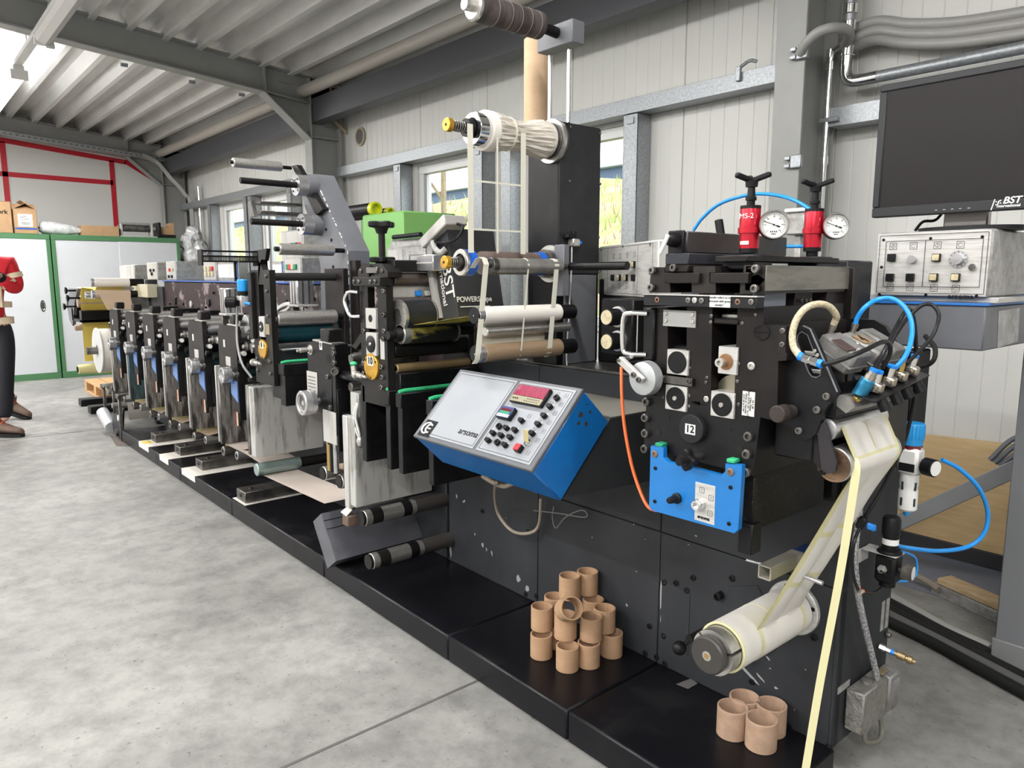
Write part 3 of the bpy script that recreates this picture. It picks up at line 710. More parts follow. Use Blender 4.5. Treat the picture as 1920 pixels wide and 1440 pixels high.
# ------------------------------------------------------------------ electrical boxes on the back frame
def ebox(l, rr, t, b, Y, d, label, name='switch_box', front=alupaint, side=None, btn=(), group='switch boxes on the back frame', paper_=None):
    x0, x1, z0, z1 = fbx(l, rr, t, b, Y); rt = thing(name, label, 'switch box', ((x0 + x1) / 2, Y + d / 2, 1.335), group)
    z0 = 1.335
    m = MB(); m.box(x0, x1, Y, Y + d, z0, z1, .004); m.build('box_body', side or tinframe, rt)
    m = MB(); m.box(x0 + .008, x1 - .008, Y - .003, Y, z0 + .01, z1 - .008, .001); fp = m.build('front_plate', front, rt)
    w, h = x1 - x0, z1 - z0
    for (u, v, s, mt) in btn:
        m = MB(); q = V((x0 + w * u, Y - .003, z0 + h * v)); m.box(q.x - s, q.x + s, q.y - .012, q.y, q.z - s, q.z + s, .002); m.build('push_button', mt, rt)
    return rt, (x0, x1, z0, z1)
iv, gn, rd, bk = ivory, greenpl, redpl, plastic
ebox(225, 253, 497, 530, 2.02, .16, 'small switch box with a blue side, leftmost of the boxes over the press', front=alupaint)
ebox(276, 296, 492, 527, 1.98, .22, 'pale switch box with a black selector, second of the boxes from the unwinder', btn=((.4, .55, .014, bk), (.7, .55, .012, bk), (.5, .35, .016, bk)))
ebox(312, 331, 490, 527, 1.96, .24, 'pale switch box with a red button, third of the boxes from the unwinder', btn=((.4, .55, .014, rd), (.7, .55, .014, iv), (.3, .2, .012, bk), (.6, .2, .012, bk)))
ebox(382, 406, 490, 531, 1.93, .24, 'tall switch box with two rows of ivory buttons beside a drawing in a blue sleeve', btn=((.25, .62, .017, iv), (.5, .62, .017, iv), (.75, .62, .017, rd), (.25, .34, .017, iv), (.5, .34, .017, iv), (.75, .34, .017, iv)))
rt, _ = ebox(534, 566, 483, 533, 1.93, .24, 'switch box with green, red and ivory buttons behind the teal roller unit', btn=((.25, .62, .016, gn), (.40, .62, .016, rd), (.55, .62, .016, iv), (.70, .62, .016, gn)))
for (l, rr, nm, lab) in ((409, 449, 'document_sleeve', 'paper in a clear sleeve with a blue edge leaning by the ivory-button switch box'), (512, 534, 'document_sleeve', 'folded papers in a sleeve leaning left of the green and red button box')):
    x0, x1, z0, z1 = fbx(l, rr, 490, 527, 1.95); m = MB(); m.box(x0, x1, 1.945, 1.95, 1.335, z1, .001); m.box(x0 + .01, x1 - .03, 1.943, 1.945, 1.36, z1 - .02, 0, 1); m.box(x1 - .03, x1 - .015, 1.9425, 1.945, 1.35, z1, 0, 2)
    one(nm, m, [tinframe, white, blueline], lab, 'document')
x0, x1, z0, z1 = fbx(248, 276, 533, 557, 1.80); t = thing('cream_box', 'small cream box on the far end of the back frame beside the tan roller', 'box', ((x0 + x1) / 2, 1.85, z0)); m = MB(); m.box(x0, x1, 1.80, 1.90, z0, z1, .004); m.build('box_body', M('cream_plastic', (.55, .52, .38), .5), t); m = MB(); m.cyl((x0 + .04, 1.795, z1 - .04), (x0 + .04, 1.80, z1 - .04), .012, n=12); m.build('button', plastic, t)
# black slotted rack (upper, px 375..480) carried on the frame
r = thing('slotted_rack', 'black slotted rack reaching out over the switch boxes, left of the silver roller', 'rack', (-5.25, 1.9, 1.335))
RX = -5.25; ra, rb = xp(378, 470, RX), xp(482, 471, RX); zt = ra.z
for dx in (0, -.07):
    m = MB()
    for dz in (0, -.035, -.07): m.box(RX + dx - .005, RX + dx + .005, ra.y, rb.y, zt + dz - .005, zt + dz + .005, .001)
    for k in range(34): y = ra.y + .01 + k * (rb.y - ra.y - .02) / 33; m.box(RX + dx - .003, RX + dx + .003, y, y + .003, zt - .07, zt - .035, 0)
    m.build('slot_rail', plastic, r)
for y in (ra.y, rb.y): m = MB(); m.box(RX - .08, RX + .01, y - .005, y + .005, zt - .10, zt + .01, .002); m.build('rack_end', plastic, r)
m = MB(); m.box(RX - .05, RX - .03, 1.93, 1.96, 1.335, zt - .065, .002); m.build('rack_post', plastic, r)
# ------------------------------------------------------------------ small print units
PITCH_X = [-3.985, -4.515, -5.04, -5.53, -6.02, -6.53]
def small_unit(x0, label, duct):
    r = thing('print_unit', label, 'print unit', (x0, 1.62, .1), 'small print units along the plinth')
    def X(d): return x0 + d
    # operator-side plate, with its gabled cap
    m = MB(); m.prism([(X(-.21), YF, .80), (X(-.21), YF, 1.07), (X(-.17), YF, 1.105), (X(.06), YF, 1.105), (X(.06), YF, .64), (X(-.045), YF, .64), (X(-.045), YF, .80)], (0, .025, 0)); m.build('side_plate', dkmar, r)
    m = MB(); m.prism([(X(-.19), 1.80, .55), (X(-.19), 1.80, 1.10), (X(.05), 1.80, 1.10), (X(.05), 1.80, .55)], (0, .025, 0)); m.build('rear_plate', black, r)
    m = MB(); m.box(X(-.05), X(.075), YF - .004, YF + .05, 1.108, 1.116, .001); m.build('cap_plate', steel, r)
    m = MB(); m.box(X(-.025), X(.045), YF + .002, YF + .06, 1.116, 1.165, .006); m.build('cap_block', blackp, r)
    m = MB(); m.prism([(X(.06), YF, .60), (X(.06), YF, .99), (X(.075), YF - .004, .99), (X(.075), YF - .004, .60)], (0, .05, 0)); m.build('edge_bar', black, r)
    m = MB(); m.box(X(-.125), X(-.105), YF - .002, YF, .985, 1.025, 0); m.build('number_tag', white, r)
    # hand wheel with two rings
    m = MB(); z = .845; m.lathe((X(0), YF + .0, z), -YN, [(0, .012), (.012, .012), (.012, .025), (.018, .025), (.018, .042), (.038, .043), (.039, .041), (.041, .041), (.042, .043), (.064, .043), (.066, .041), (.066, .033), (.058, .030), (.058, .011), (.062, .011), (.062, .003), (.062, .0005)], 32)
    m.build('hand_wheel', alu, r)
    m = MB(); m.lathe((X(-.055), YF, z - .045), -YN, [(0, .012), (.028, .012), (.03, .020), (.048, .020), (.05, .017)], 18); m.build('clamp_knob', darksteel, r)
    m = MB(); m.lathe((X(.068), YF, z + .005), -YN, [(0, .016), (.008, .016), (.008, .010), (.02, .010), (.022, .008)], 14); m.build('index_pin', darksteel, r)
    # label plate and blue apron below the wheel
    m = MB(); m.box(X(-.10), X(-.03), YF - .003, YF, .885, .935, .001); m.build('rating_plate', alupaint, r)
    m = MB(); m.prism([(X(-.04), YF - .004, .81), (X(.055), YF - .004, .81), (X(.055), YF - .004, .695), (X(-.04), YF - .004, .735)], (0, .004, 0)); m.build('apron', M('blue_film', (.10, .20, .46), .35), r)
    for k, c in enumerate((M('ink_red', (.16, .01, .02), .4), ivory, plastic)):
        m = MB(); m.cyl((X(-.022 + .024 * k), YF + .012, .56), (X(-.022 + .024 * k), YF + .012, .70), .009, n=12); m.build('ink_tube', c, r)
    # pin with a pale head and swing arm on the right edge
    m = MB(); m.lathe((X(.075), YF + .02, .965), XN, [(0, .012), (.03, .012), (.03, .016), (.042, .016), (.044, .014)], 16); m.build('latch_pin', darksteel, r)
    m = MB(); m.lathe((X(.118), YF + .02, .965), XN, [(0, .013), (.004, .012)], 16); m.build('pin_cap', white, r)
    m = MB(); m.obox((X(.10), YF + .01, .925), ((.7, 0, .7), YN, (-.7, 0, .7)), (.018, .012, .012), .004); m.build('swing_arm', black, r)
    # rollers between the plates
    for (dx, z, rr, mt, sh) in ((.02, 1.055, .030, alu, (.02, .02, .012)), (-.07, 1.085, .020, steel, (.01, .01, .010)), (.10, 1.00, .026, darksteel, (.015, .02, .012)), (-.02, .955, .04, black, (.015, .01, .014)), (.105, .90, .018, black, None), (.02, .87, .045, M('teal_inked_roller', (.02, .05, .06), .25), (.0, .0, .02))):
        roller(r, X(dx + .0), z, YF + .035, 1.795, rr, mt, 'roller', sh, steel)
    m = MB(); m.lathe((X(.135), YF + .05, 1.0), YN, [(0, .018), (.012, .024), (.02, .020), (.035, .026), (.045, .020), (.05, .014), (.08, .014)], 18); m.build('drive_coupling', steel, r)
    m = MB(); m.prism([(X(.01), YF + .03, .60), (X(.12), YF + .03, .63), (X(.12), YF + .03, .80), (X(.01), YF + .03, .80)], (0, .34, 0)); m.build('ink_duct', black, r)
    # stained drying duct below
    m = MB(); m.box(X(-.335), X(-.30), 1.44, 1.66, .40, .80, .003); m.build('drying_duct', duct, r)
    m = MB(); m.box(X(-.347), X(-.335), 1.435, 1.66, .41, .86, .002); m.build('duct_flange', alupaint, r)
    # web path below: turning rollers and the web
    roller(r, X(-.36), .345, 1.46, 1.84, .030, darksteel, 'turning_roller', (.0, .01, .012))
    roller(r, X(-.14), .36, 1.46, 1.84, .026, M('grey_roller', (.25, .25, .26), .35, .6), 'turning_roller', (.0, .01, .012))
    return r
ducts = [ductdirty, ductdirty, ductdirty, ductdirty, ductblue, ductdirty]
names = ['under the aluminium cylinder', 'second from the teal roller unit', 'third from the teal roller unit', 'fourth from the teal roller unit', 'with the cyan stained duct', 'nearest the unwinder']
UN = []
for i, x in enumerate(PITCH_X): UN.append(small_unit(x, 'small black print unit with hand wheel, ' + names[i], ducts[i]))
# web loops between the units
for i, x in enumerate(PITCH_X[:5]):
    m = MB(); y0, y1 = 1.49, 1.80
    m.ribbon([(x - .36, y0, .377), (x - .20, y0, .377), (x - .14, y0, .388), (x + .02, y0, .43)], [(x - .36, y1, .377), (x - .20, y1, .377), (x - .14, y1, .388), (x + .02, y1, .43)])
    m.ribbon([(x - .39, y0, .35), (x - .43, y0, .47), (x - .45, y0, .56)], [(x - .39, y1, .35), (x - .43, y1, .47), (x - .45, y1, .56)], 1)
    one('paper_web', m, [tanpap, glass_yel], 'brown paper web below the small print unit ' + names[i], 'paper web', 'web loops under the units')
# steel blocks and the sheets they lie on
for k, (px, py) in enumerate(((460, 945), (379, 883), (338, 855.5), (292, 831))):
    q = zp(px, py, .1); w = .13; m = MB(); m.box(q.x - w, q.x, q.y, q.y + .37, .1015, .165, .004); m.cyl((q.x - w / 2, q.y + .06, .165), (q.x - w / 2, q.y + .06, .172), .012, n=12); m.cyl((q.x - w / 2, q.y - .002, .135), (q.x - w / 2, q.y + .005, .135), .010, n=12, m=1)
    one('steel_block', m, [darksteel, plastic], ('nearest', 'second', 'third', 'farthest')[k] + ' of four dark steel blocks lying across the black plinth', 'steel block', 'steel blocks on the plinth')
    m = MB(); dx = .05 if k else .03; m.box(q.x - w - .03, q.x + dx + .06 * (k % 2), 1.445 if k == 0 else 1.432, 1.845, .1, .1012, 0); 
    if k: m.box(q.x - w - .03, q.x + dx + .06 * (k % 2), 1.4285, 1.43, .06, .1012, 0)
    if k == 3: m.box(q.x - w, q.x - .02, 1.433, 1.50, .1012, .1016, 0, 1)
    one('paper_sheet', m, [paper, yelweb], 'stained paper sheet under the ' + ('nearest', 'second', 'third', 'farthest')[k] + ' steel block on the plinth', 'paper sheet', 'sheets under the steel blocks')
# ================================================================== unwinder at the far end
r = thing('unwinder', 'unwinding station with yellow web at the far end of the press, before the cabinets', 'unwinder', (-8.2, 1.65, 0))
m = MB(); m.box(-8.75, -8.68, 1.86, 1.95, 0, 1.25, .005); m.box(-7.35, -7.28, 1.86, 1.95, 0, 1.34, .005); m.box(-8.75, -6.9, 1.86, 1.95, .04, .12, .004); m.box(-8.75, -6.9, 1.88, 1.93, .95, 1.28, .004); m.build('back_plate', housing, r)
m = MB(); P = [yp(x, y, 1.5) for x, y in ((129, 541), (146, 541), (140, 566), (138, 585), (136, 611), (130, 600), (127, 580), (129, 565))]; m.prism(P, (0, .03, 0)); m.build('side_plate', greysteel, r)
p = yp(135, 578, 1.5)
m = MB(); x0, x1, z0, z1 = fbx(136, 176, 580, 606, 1.5); m.box(-8.78, -8.70, 1.50, 1.84, z0, z1, .004); m.box(-8.78, -8.3, 1.50, 1.84, z0, z0 + .03, .004); m.box(-8.4, -8.3, 1.50, 1.84, z0, z0 + .12, .004); m.build('black_trough', black, r)
for px, py in ((121, 545), (124, 559), (118, 575)):
    q = yp(px, py, 1.40); m = MB(); m.lathe((q.x, 1.40, q.z), YN, [(0, .015), (.004, .035), (.02, .03), (.03, .010), (.12, .010), (.125, .002)], 12); m.build('star_knob', plastic, r)
for (z, mt, rr, x) in ((1.315, paper, .040, -7.4), (1.21, tanpap, .040, -7.4)):
    roller(r, x, z, 1.455, 1.74, rr, mt, 'guide_roller', None)
    m = MB(); m.cyl((x, 1.43, z), (x, 1.455, z), rr - .002, n=24); m.build('roller_end', alu, r)
    m = MB(); m.cyl((x, 1.74, z), (x, 1.86, z), .032, n=20); m.build('roller_mount', black, r)
q = yp(150, 553, 1.42); roller(r, -7.62, q.z + .0, 1.42, 1.84, .032, alu, 'guide_roller', (.0, .02, .012))
q = yp(138, 545, 1.5); roller(r, -8.5, 1.22, 1.52, 1.84, .04, whitepl, 'guide_roller', (.01, .02, .012))
q = yp(145, 569, 1.5); roller(r, -8.45, 1.11, 1.50, 1.84, .05, tanpap, 'guide_roller', (.0, .02, .012))
q = yp(143, 617, 1.5); roller(r, -8.45, .86, 1.46, 1.84, .030, tanpap, 'guide_roller', (.0, .02, .012))
m = MB(); A = [(-7.62, 1.19), (-7.8, 1.25), (-8.3, 1.26), (-8.40, 1.12), (-8.42, .9), (-8.42, .52)]
m.ribbon([(x, 1.52, z) for x, z in A], [(x, 1.76, z) for x, z in A])
m.ribbon([(-7.44, 1.50, 1.31), (-7.52, 1.47, 1.22), (-7.62, 1.47, 1.20)], [(-7.44, 1.72, 1.31), (-7.52, 1.72, 1.22), (-7.62, 1.72, 1.20)])
m.ribbon([(-7.36, 1.48, 1.21), (-7.28, 1.52, 1.08), (-6.7, 1.52, 1.06)], [(-7.36, 1.73, 1.21), (-7.28, 1.73, 1.08), (-6.7, 1.73, 1.06)], 1)
w_ = one('yellow_web', m, [yelweb, tanpap], 'yellow backed web running over the unwinder rollers and down behind the tray', 'web')
# parent roll on its shaft with a handle
r = thing('paper_roll', 'wide white paper roll on the unwinder shaft, low beside the pallet', 'paper roll', (-7.66, 1.65, .40))
m = MB(); c = V((-7.66, 1.50, .69)); m.pipe(c, c + YN * .28, .20, .04, 48); m.build('roll', paper, r)
m = MB(); m.pipe(c - YN * .012, c, .21, .05, 40); m.build('side_disc', whitepl, r)
m = MB(); m.cyl(c - YN * .10, c + YN * .34, .035, n=20, bev=.003); m.build('roll_shaft', darksteel, r)
r = thing('takeup_roll', 'slim yellow roll on a shaft below the yellow web of the unwinder', 'paper roll', (-8.3, 1.6, .40))
m = MB(); c = V((-8.35, 1.44, .45)); m.lathe(c, YN, [(0, .035), (.002, .045), (.25, .06), (.40, .06)], 24); m.build('roll', glass_yel, r)
m = MB(); m.cyl(c - YN * .01, c, .03, n=16); m.build('core_end', plastic, r)
# ------------------------------------------------------------------ low web guide and skid bars by the far end of the plinth
r = thing('web_guide', 'low web guide with rounded dark plates and rollers at the far plinth end', 'web guide', (-6.95, 1.5, 0))
def lowplate(Y, pts): m = MB(); m.prism([yp(x, y, Y) for x, y in pts], (0, .015, 0)); return m.build('guide_plate', M('slate_plate', (.06, .062, .066), .45), r)
yy = 1.44
m = MB(); m.prism([(-7.02, yy, .03), (-6.80, yy, .0), (-6.72, yy, .06), (-6.72, yy, .22), (-6.98, yy, .20), (-7.05, yy, .12)], (0, .015, 0)); m.build('guide_plate', housing, r)
m = MB(); m.prism([(-7.22, 1.50, .10), (-7.0, 1.50, .02), (-6.9, 1.50, .24), (-7.15, 1.50, .24)], (0, .015, 0)); m.build('guide_plate', housing, r)
m = MB(); m.cyl((-7.30, 1.42, .17), (-7.05, 1.43, .07), .05, n=22, bev=.004); m.build('guide_roller', M('pale_grey_roller', (.45, .46, .48), .4), r)
m = MB(); m.cyl((-7.1, 1.46, .25), (-7.1, 1.74, .24), .025, n=18); m.build('guide_roller', alu, r)
m = MB(); m.cyl((-6.86, yy - .02, .05), (-6.86, yy, .05), .03, n=14); m.build('foot_knob', darksteel, r)
for (x, y) in ((-7.42, 1.47), (-7.25, 1.51), (-6.72, 1.44)):
    m = MB(); m.box(x - .012, x + .012, y - .012, y + .012, 0, .40 if x < -7 else .38, .003); m.build('guide_post', darksteel, r)
    m = MB(); m.box(x - .05, x + .03, y - .02, y + .0, .36, .40, .004); m.build('post_clamp', darksteel, r)
m = MB(); m.cyl((-7.34, 1.45, .40), (-7.34, 1.75, .40), .02, n=16); m.cyl((-7.34, 1.48, .345), (-7.34, 1.75, .345), .035, n=18); m.build('guide_roller', steel, r)
m = MB(); m.cyl((-6.78, 1.44, .19), (-6.78, 1.43, .19), .025, n=16); m.build('dial', white, r)
for k, (px, py) in enumerate(((151, 762), (169, 776))):
    q = zp(px, py, 0); m = MB(); m.box(q.x - .10, q.x + .04, q.y, 2.1, 0, .075, .006)
    one('skid_bar', m, black, ('far', 'near')[k] + ' one of two black skid bars on the floor by the plinth', 'bar', 'skid bars on the floor')
m = MB(); m.prism([zp(x, y, .0015) for x, y in ((206, 817), (243, 822), (262, 838), (218, 836))], (0, 0, .001)); m.prism([zp(x, y, .003) for x, y in ((224, 820), (240, 820), (250, 830), (236, 831))], (0, 0, .001), 1)
one('paper_scrap', m, [M('brown_scrap', (.09, .07, .06), .7), paper], 'dark paper scrap lying on the floor beside the far plinth corner', 'paper')
m = MB(); P = [(-7.05, 1.52, .33), (-6.85, 1.52, .33), (-6.75, 1.52, .18)]
one('white_web', MB().ribbon([(-6.62, 1.47, .40), (-6.72, 1.50, .25), (-6.80, 1.52, .16)], [(-6.62, 1.76, .40), (-6.72, 1.76, .25), (-6.80, 1.76, .16)]), paper, 'short white web hanging from the cyan stained duct to the web guide', 'web')
# ================================================================== teal roller unit (second large unit)
r = thing('coating_unit', 'tall black unit with a silver roller over a teal cylinder and a gold disc', 'print unit', (-3.5, 1.62, .1))
x0, x1, _, _ = fbx(481, 511, 500, 690, YF)
x0 = -3.665; x1 = -3.44
def plate_with_slot(r, xa, xb, za, zb, y, sl, sr, sza, szb, mat, name='side_plate', chamf=.05):
    m = MB(); t = .03
    m.prism([(xa, y, za), (xa, y, zb), (sl, y, zb), (sl, y, za)], (0, t, 0)); m.prism([(sr, y, za), (sr, y, zb - .0), (xb, y, zb), (xb, y, za)], (0, t, 0))
    m.prism([(sl, y, za), (sl, y, sza), (sr, y, sza), (sr, y, za)], (0, t, 0))
    if szb < zb: m.prism([(sl, y, szb), (sl, y, zb), (sl + chamf, y, zb + chamf), (sr - chamf, y, zb + chamf), (sr, y, zb), (sr, y, szb)], (0, t, 0))
    return m.build(name, mat, r)
plate_with_slot(r, x0, x1, .84, 1.40, YF, x0 + .085, x0 + .15, 1.06, 1.33, blackp)
m = MB(); m.box(x0 - .005, x0 + .04, YF - .02, YF, 1.06, 1.39, .003); m.build('guide_rail', blackp, r)
m = MB(); m.box(x0 + .01, x1 - .01, 1.81, 1.84, .84, 1.41, .003); m.build('rear_plate', dkmar, r)
for dx in (-.13, .10):
    m = MB(); m.prism([(x0 + dx, 1.86, .95), (x0 + dx + .02, 1.86, 1.45), (x0 + dx + .16, 1.86, 1.45), (x0 + dx + .20, 1.86, .95)], (0, .03, 0)); m.build('frame_cheek', dkmar, r)
def bearing(r, xc, zc, w, h, y, mat=alupaint, cap=True):
    m = MB(); m.box(xc - w / 2, xc + w / 2, y - .008, y + .03, zc - h / 2, zc + h / 2, .002); b = m.build('bearing_block', mat, r)
    if cap:
        m = MB(); m.lathe((xc, y - .008, zc), -YN, [(0, min(w, h) * .42), (.003, min(w, h) * .42), (.004, min(w, h) * .40)], 28); m.build('bearing_cap', black, b)
        m = MB(); m.lathe((xc, y - .012, zc), -YN, [(0, .007), (.003, .006)], 10); m.build('grease_nipple', steel, b)
    return b
bearing(r, x0 + .118, 1.125, .062, .10, YF)
m = MB(); m.box(x0 + .155, x0 + .20, YF - .003, YF, 1.09, 1.14, 0); m.build('rating_plate', M('brass_plate', (.34, .28, .18), .4, .5), r)
def gold_disc(r, xc, zc, rad, num, y):
    m = MB(); m.lathe((xc, y, zc), -YN, [(0, rad), (.008, rad), (.010, rad - .002), (.010, .001)], 36); d = m.build('gold_disc', gold, r)
    for a in (0.5, 2.6, 4.7): bolt_ = MB(); bolt_.cyl((xc + math.cos(a) * rad * .86, y - .012, zc + math.sin(a) * rad * .86), (xc + math.cos(a) * rad * .86, y - .008, zc + math.sin(a) * rad * .86), .004, n=8); bolt_.build('disc_screw', plastic, d)
    m = MB(); m.box(xc - rad * .42, xc + rad * .42, y - .0108, y - .0098, zc + rad * .08, zc + rad * .75, 0); m.build('number_tag', white, d)
    t = text(num, rad * .72, (xc, y - .0115, zc + rad * .42), XN, ZN, plastic, d, 'number', bold=.0012)
    return d
gold_disc(r, x0 + .115, 1.015, .048, '8', YF)
for (dx, z) in ((.03, 1.37), (.19, 1.37), (.19, 1.18), (.19, 1.30), (.03, .96), (.19, .96), (.03, .90), (.19, .90)): bolt(r, (x0 + dx, YF, z), -YN, .009, .010)
roller(r, -3.47, 1.165, 1.455, 1.77, .036, steel, 'silver_roller', (.03, .06, .016), black)
m = MB(); m.cyl((-3.47, 1.440, 1.165), (-3.47, 1.455, 1.165), .032, n=24); m.build('roller_end', darksteel, r)
roller(r, -3.545, 1.10, 1.45, 1.80, .062, M('teal_rubber_roller', (.012, .075, .10), .28, 0, (.01, .055, .075), 3), 'teal_roller', (.0, .0, .03))
for y in (1.452, 1.765): m = MB(); m.cyl((-3.545, y, 1.10), (-3.545, y + .024, 1.10), .064, n=30); m.build('bearer_ring', darksteel, r)
roller(r, -3.54, 1.367, 1.45, 1.815, .020, M('matt_black_bar', (.03, .03, .03), .5), 'tie_bar', None)
m = MB(); m.box(-3.66, -3.45, 1.45, 1.83, .87, 1.02, .004); m.build('ink_housing', housing, r)
m = MB(); m.box(-3.44, -3.40, 1.455, 1.83, 1.015, 1.022, .001); m.build('housing_lip', alu, r)
# ink cassette with green edge
def cassette(parent, x, y0, y1, z0, z1, t=.035, lip=True):
    m = MB(); m.box(x - t, x, y0, y1, z0, z1, .002); c = m.build('ink_cassette', black, parent)
    m = MB(); m.box(x - t - .004, x + .004, y0 - .006, y1, z1 - .055, z1, .003); m.build('cassette_head', black, c)
    m = MB(); m.tube([(x - t / 2, y0 - .002, z1 + .003), (x - t / 2, y0 + .02, z1 + .007), (x - t / 2, y1, z1 + .007)], .008, 8, smooth=False); m.build('green_seal', green_edge, c)
    return c
cassette(r, -3.36, 1.44, 1.80, .75, .955, .06)
m = MB(); m.box(-3.56, -3.44, 1.46, 1.8, .77, .92, .004); m.build('ink_tray', black, r)
q = yp(475, 672, YF); m = MB(); m.lathe((-3.62, YF - .03, .945), XN, [(0, .018), (.02, .018), (.02, .010), (.07, .010), (.07, .006), (.10, .006)], 14); m.build('locking_screw', steel, r)
# small regulator with blue cap
rg = thing('blue_cap_regulator', 'small air regulator with a bright blue cap on the teal roller unit', 'regulator', (-3.72, 1.42, 1.18))
cx, cy = -3.735, 1.40
m = MB(); m.lathe((cx, cy, 1.295), ZN, [(0, .024), (.01, .026), (.055, .026), (.06, .022)], 24); m.build('cap', cyanpl, rg)
m = MB(); m.lathe((cx, cy, 1.275), ZN, [(0, .030), (.02, .030)], 24); m.build('collar', plastic, rg)
m = MB(); m.box(cx - .028, cx + .028, cy - .025, cy + .025, 1.215, 1.275, .006); m.build('regulator_body', alupaint, rg)
m = MB(); m.box(cx - .022, cx + .022, cy - .028, cy - .025, 1.22, 1.25, .002); m.build('black_face', plastic, rg)
m = MB(); m.cyl((cx + .03, cy, 1.235), (cx + .09, cy + .005, 1.235), .008, n=10); m.build('push_fitting', bluepl, rg)
m = MB(); m.cyl((cx - .02, cy - .03, 1.24), (cx - .045, cy - .075, 1.24), .028, n=24, bev=.003); g = m.build('gauge', plastic, rg)
m = MB(); m.cyl((cx - .045, cy - .075, 1.24), (cx - .046, cy - .077, 1.24), .024, n=24); m.build('gauge_dial', white, g)
m = MB(); m.box(cx - .02, cx + .07, cy + .02, cy + .04, 1.225, 1.26, .003); m.build('bracket', black, rg)
one('grey_air_hose', MB().tube([(cx - .06, cy - .01, 1.215), (cx - .055, cy - .02, 1.12), (cx - .03, cy - .03, 1.02), (cx + .02, cy - .03, .93), (cx + .06, cy + .0, .86)], .006), M('grey_hose', (.30, .30, .30), .4), 'thin grey air hose hanging from the blue-capped regulator', 'hose')
m = MB()
for k in range(4): m.tube([yp(514, 583 + 1.2 * k, 1.79), yp(526, 572 + 1.5 * k, 1.79), yp(540, 567 + 1.5 * k, 1.79), yp(543, 571 + 1.5 * k, 1.79), yp(535, 580 + k, 1.79), yp(518, 587 + k, 1.79)], .0035, 6)
one('white_hose_bundle', m, whitepl, 'loops of thin white tube behind the silver roller', 'hose')
# aluminium pneumatic cylinders standing on the units
def pneu(xc, yc, zb, w, h, label, postz):
    r = thing('air_cylinder', label, 'air cylinder', (xc, yc, zb), 'aluminium air cylinders')
    m = MB(); m.box(xc - w / 2, xc + w / 2, yc - w / 2, yc + w / 2, zb, zb + h, .006)
    b_ = m.build('cylinder_body', alu, r)
    m = MB()
    for k in (-1, 1):
        m.box(xc + k * w * .18 - .006, xc + k * w * .18 + .006, yc - w / 2 - .002, yc - w / 2 + .004, zb + .004, zb + h - .004, .001); m.box(xc + w / 2 - .004, xc + w / 2 + .002, yc + k * w * .18 - .006, yc + k * w * .18 + .006, zb + .004, zb + h - .004, .001)
    m.build('sensor_groove', darksteel, r)
    m = MB(); m.cyl((xc, yc, postz), (xc, yc, zb), .008, n=12); m.build('piston_rod', chrome, r)
    m = MB(); m.box(xc - w * .55, xc + w * .75, yc - w * .6, yc + w * .6, zb - .012, zb, .002); m.build('mount_plate', alupaint, r)
    m = MB(); m.box(xc - w * .52, xc - w * .18, yc - w * .5, yc - w * .1, postz - .06, zb - .012, .002); m.build('support_post', darksteel, r)
    m = MB(); m.cyl((xc - w / 2 - .03, yc - .01, zb + h * .9), (xc - w / 2, yc - .01, zb + h * .9), .006, n=10); m.build('push_fitting', bluepl, r)
    return r
q = yp(432, 575, 1.50); pneu(q.x, 1.50, 1.165, .085, .14, 'aluminium air cylinder on the first small print unit, left of the blue-capped regulator', 1.12)
q = yp(561, 575, 1.78); pneu(q.x, 1.80, 1.215, .10, .17, 'aluminium air cylinder behind the silver roller of the teal unit', 1.02)
roller_ = thing('chill_roller', 'large bright aluminium roller between the first small unit and the regulator', 'roller', (-3.83, 1.6, 1.0))
q = yp(395, 600, 1.45)
roller(roller_, -3.86, 1.125, 1.45, 1.82, .045, alu, 'roller_body', (.03, .03, .015)); roller(roller_, -3.80, 1.055, 1.46, 1.82, .03, whitepl, 'lower_roller', (.02, .03, .012))
roller(roller_, -3.76, .99, 1.47, 1.82, .03, darksteel, 'shaft_roller', (.03, .03, .015))
m = MB(); m.box(-3.9, -3.74, 1.815, 1.85, .93, 1.17, .003); m.build('roller_bracket', black, roller_)
# silver roller on arm above (px 545,470) and rewinding tower with its shafts
r = thing('rewind_tower', 'tall blue-grey slanting tower with cantilever shafts behind the teal roller unit', 'rewind tower', (-3.6, 1.95, .1))
poly = [(587, 326), (576, 327), (564, 334), (563, 350), (572, 390), (590, 440), (601, 500), (603, 700), (657, 700), (654, 520), (652, 470)]
P = [yp(x, y, YB) for x, y in poly]
m = MB(); m.prism(P, (0, .125, 0)); m.build('tower_body', greysteel, r)
e = [P[0], P[10], P[9], P[8]]
m = MB(); rng = random.Random(8)
for a, b in zip(e[:-1], e[1:]):
    L_ = (b - a).length; k = 0
    while k < L_:
        s = rng.uniform(.005, .04); g = rng.uniform(.0, .05)
        if k / L_ > .2 or a is not e[0]: m.tube([a + (b - a) * (k / L_) + V((.001, -.001, 0)), a + (b - a) * (min(k + s, L_) / L_) + V((.001, -.001, 0))], .003, 5, smooth=False)
        k += s + g
m.build('worn_edge', M('bare_metal_chip', (.7, .7, .7), .5), r)
def flange(r, x, z, y, rad, L_, mat=alu):
    m = MB(); m.lathe((x, y, z), -YN, [(0, rad * 1.02), (L_ * .5, rad * 1.02)], 32); m.build('shaft_housing', greysteel, r)
    m = MB(); m.lathe((x, y - L_ * .5, z), -YN, [(0, rad), (L_ * .5, rad), (L_ * .5, rad * .55), (L_ * .45, rad * .5), (L_ * .45, .001)], 32); f_ = m.build('shaft_flange', mat, r)
    for k in range(4): a = PI / 4 + k * PI / 2; bolt(r, (x + math.cos(a) * rad * .75, y - L_, z + math.sin(a) * rad * .75), -YN, .006, .005, darksteel)
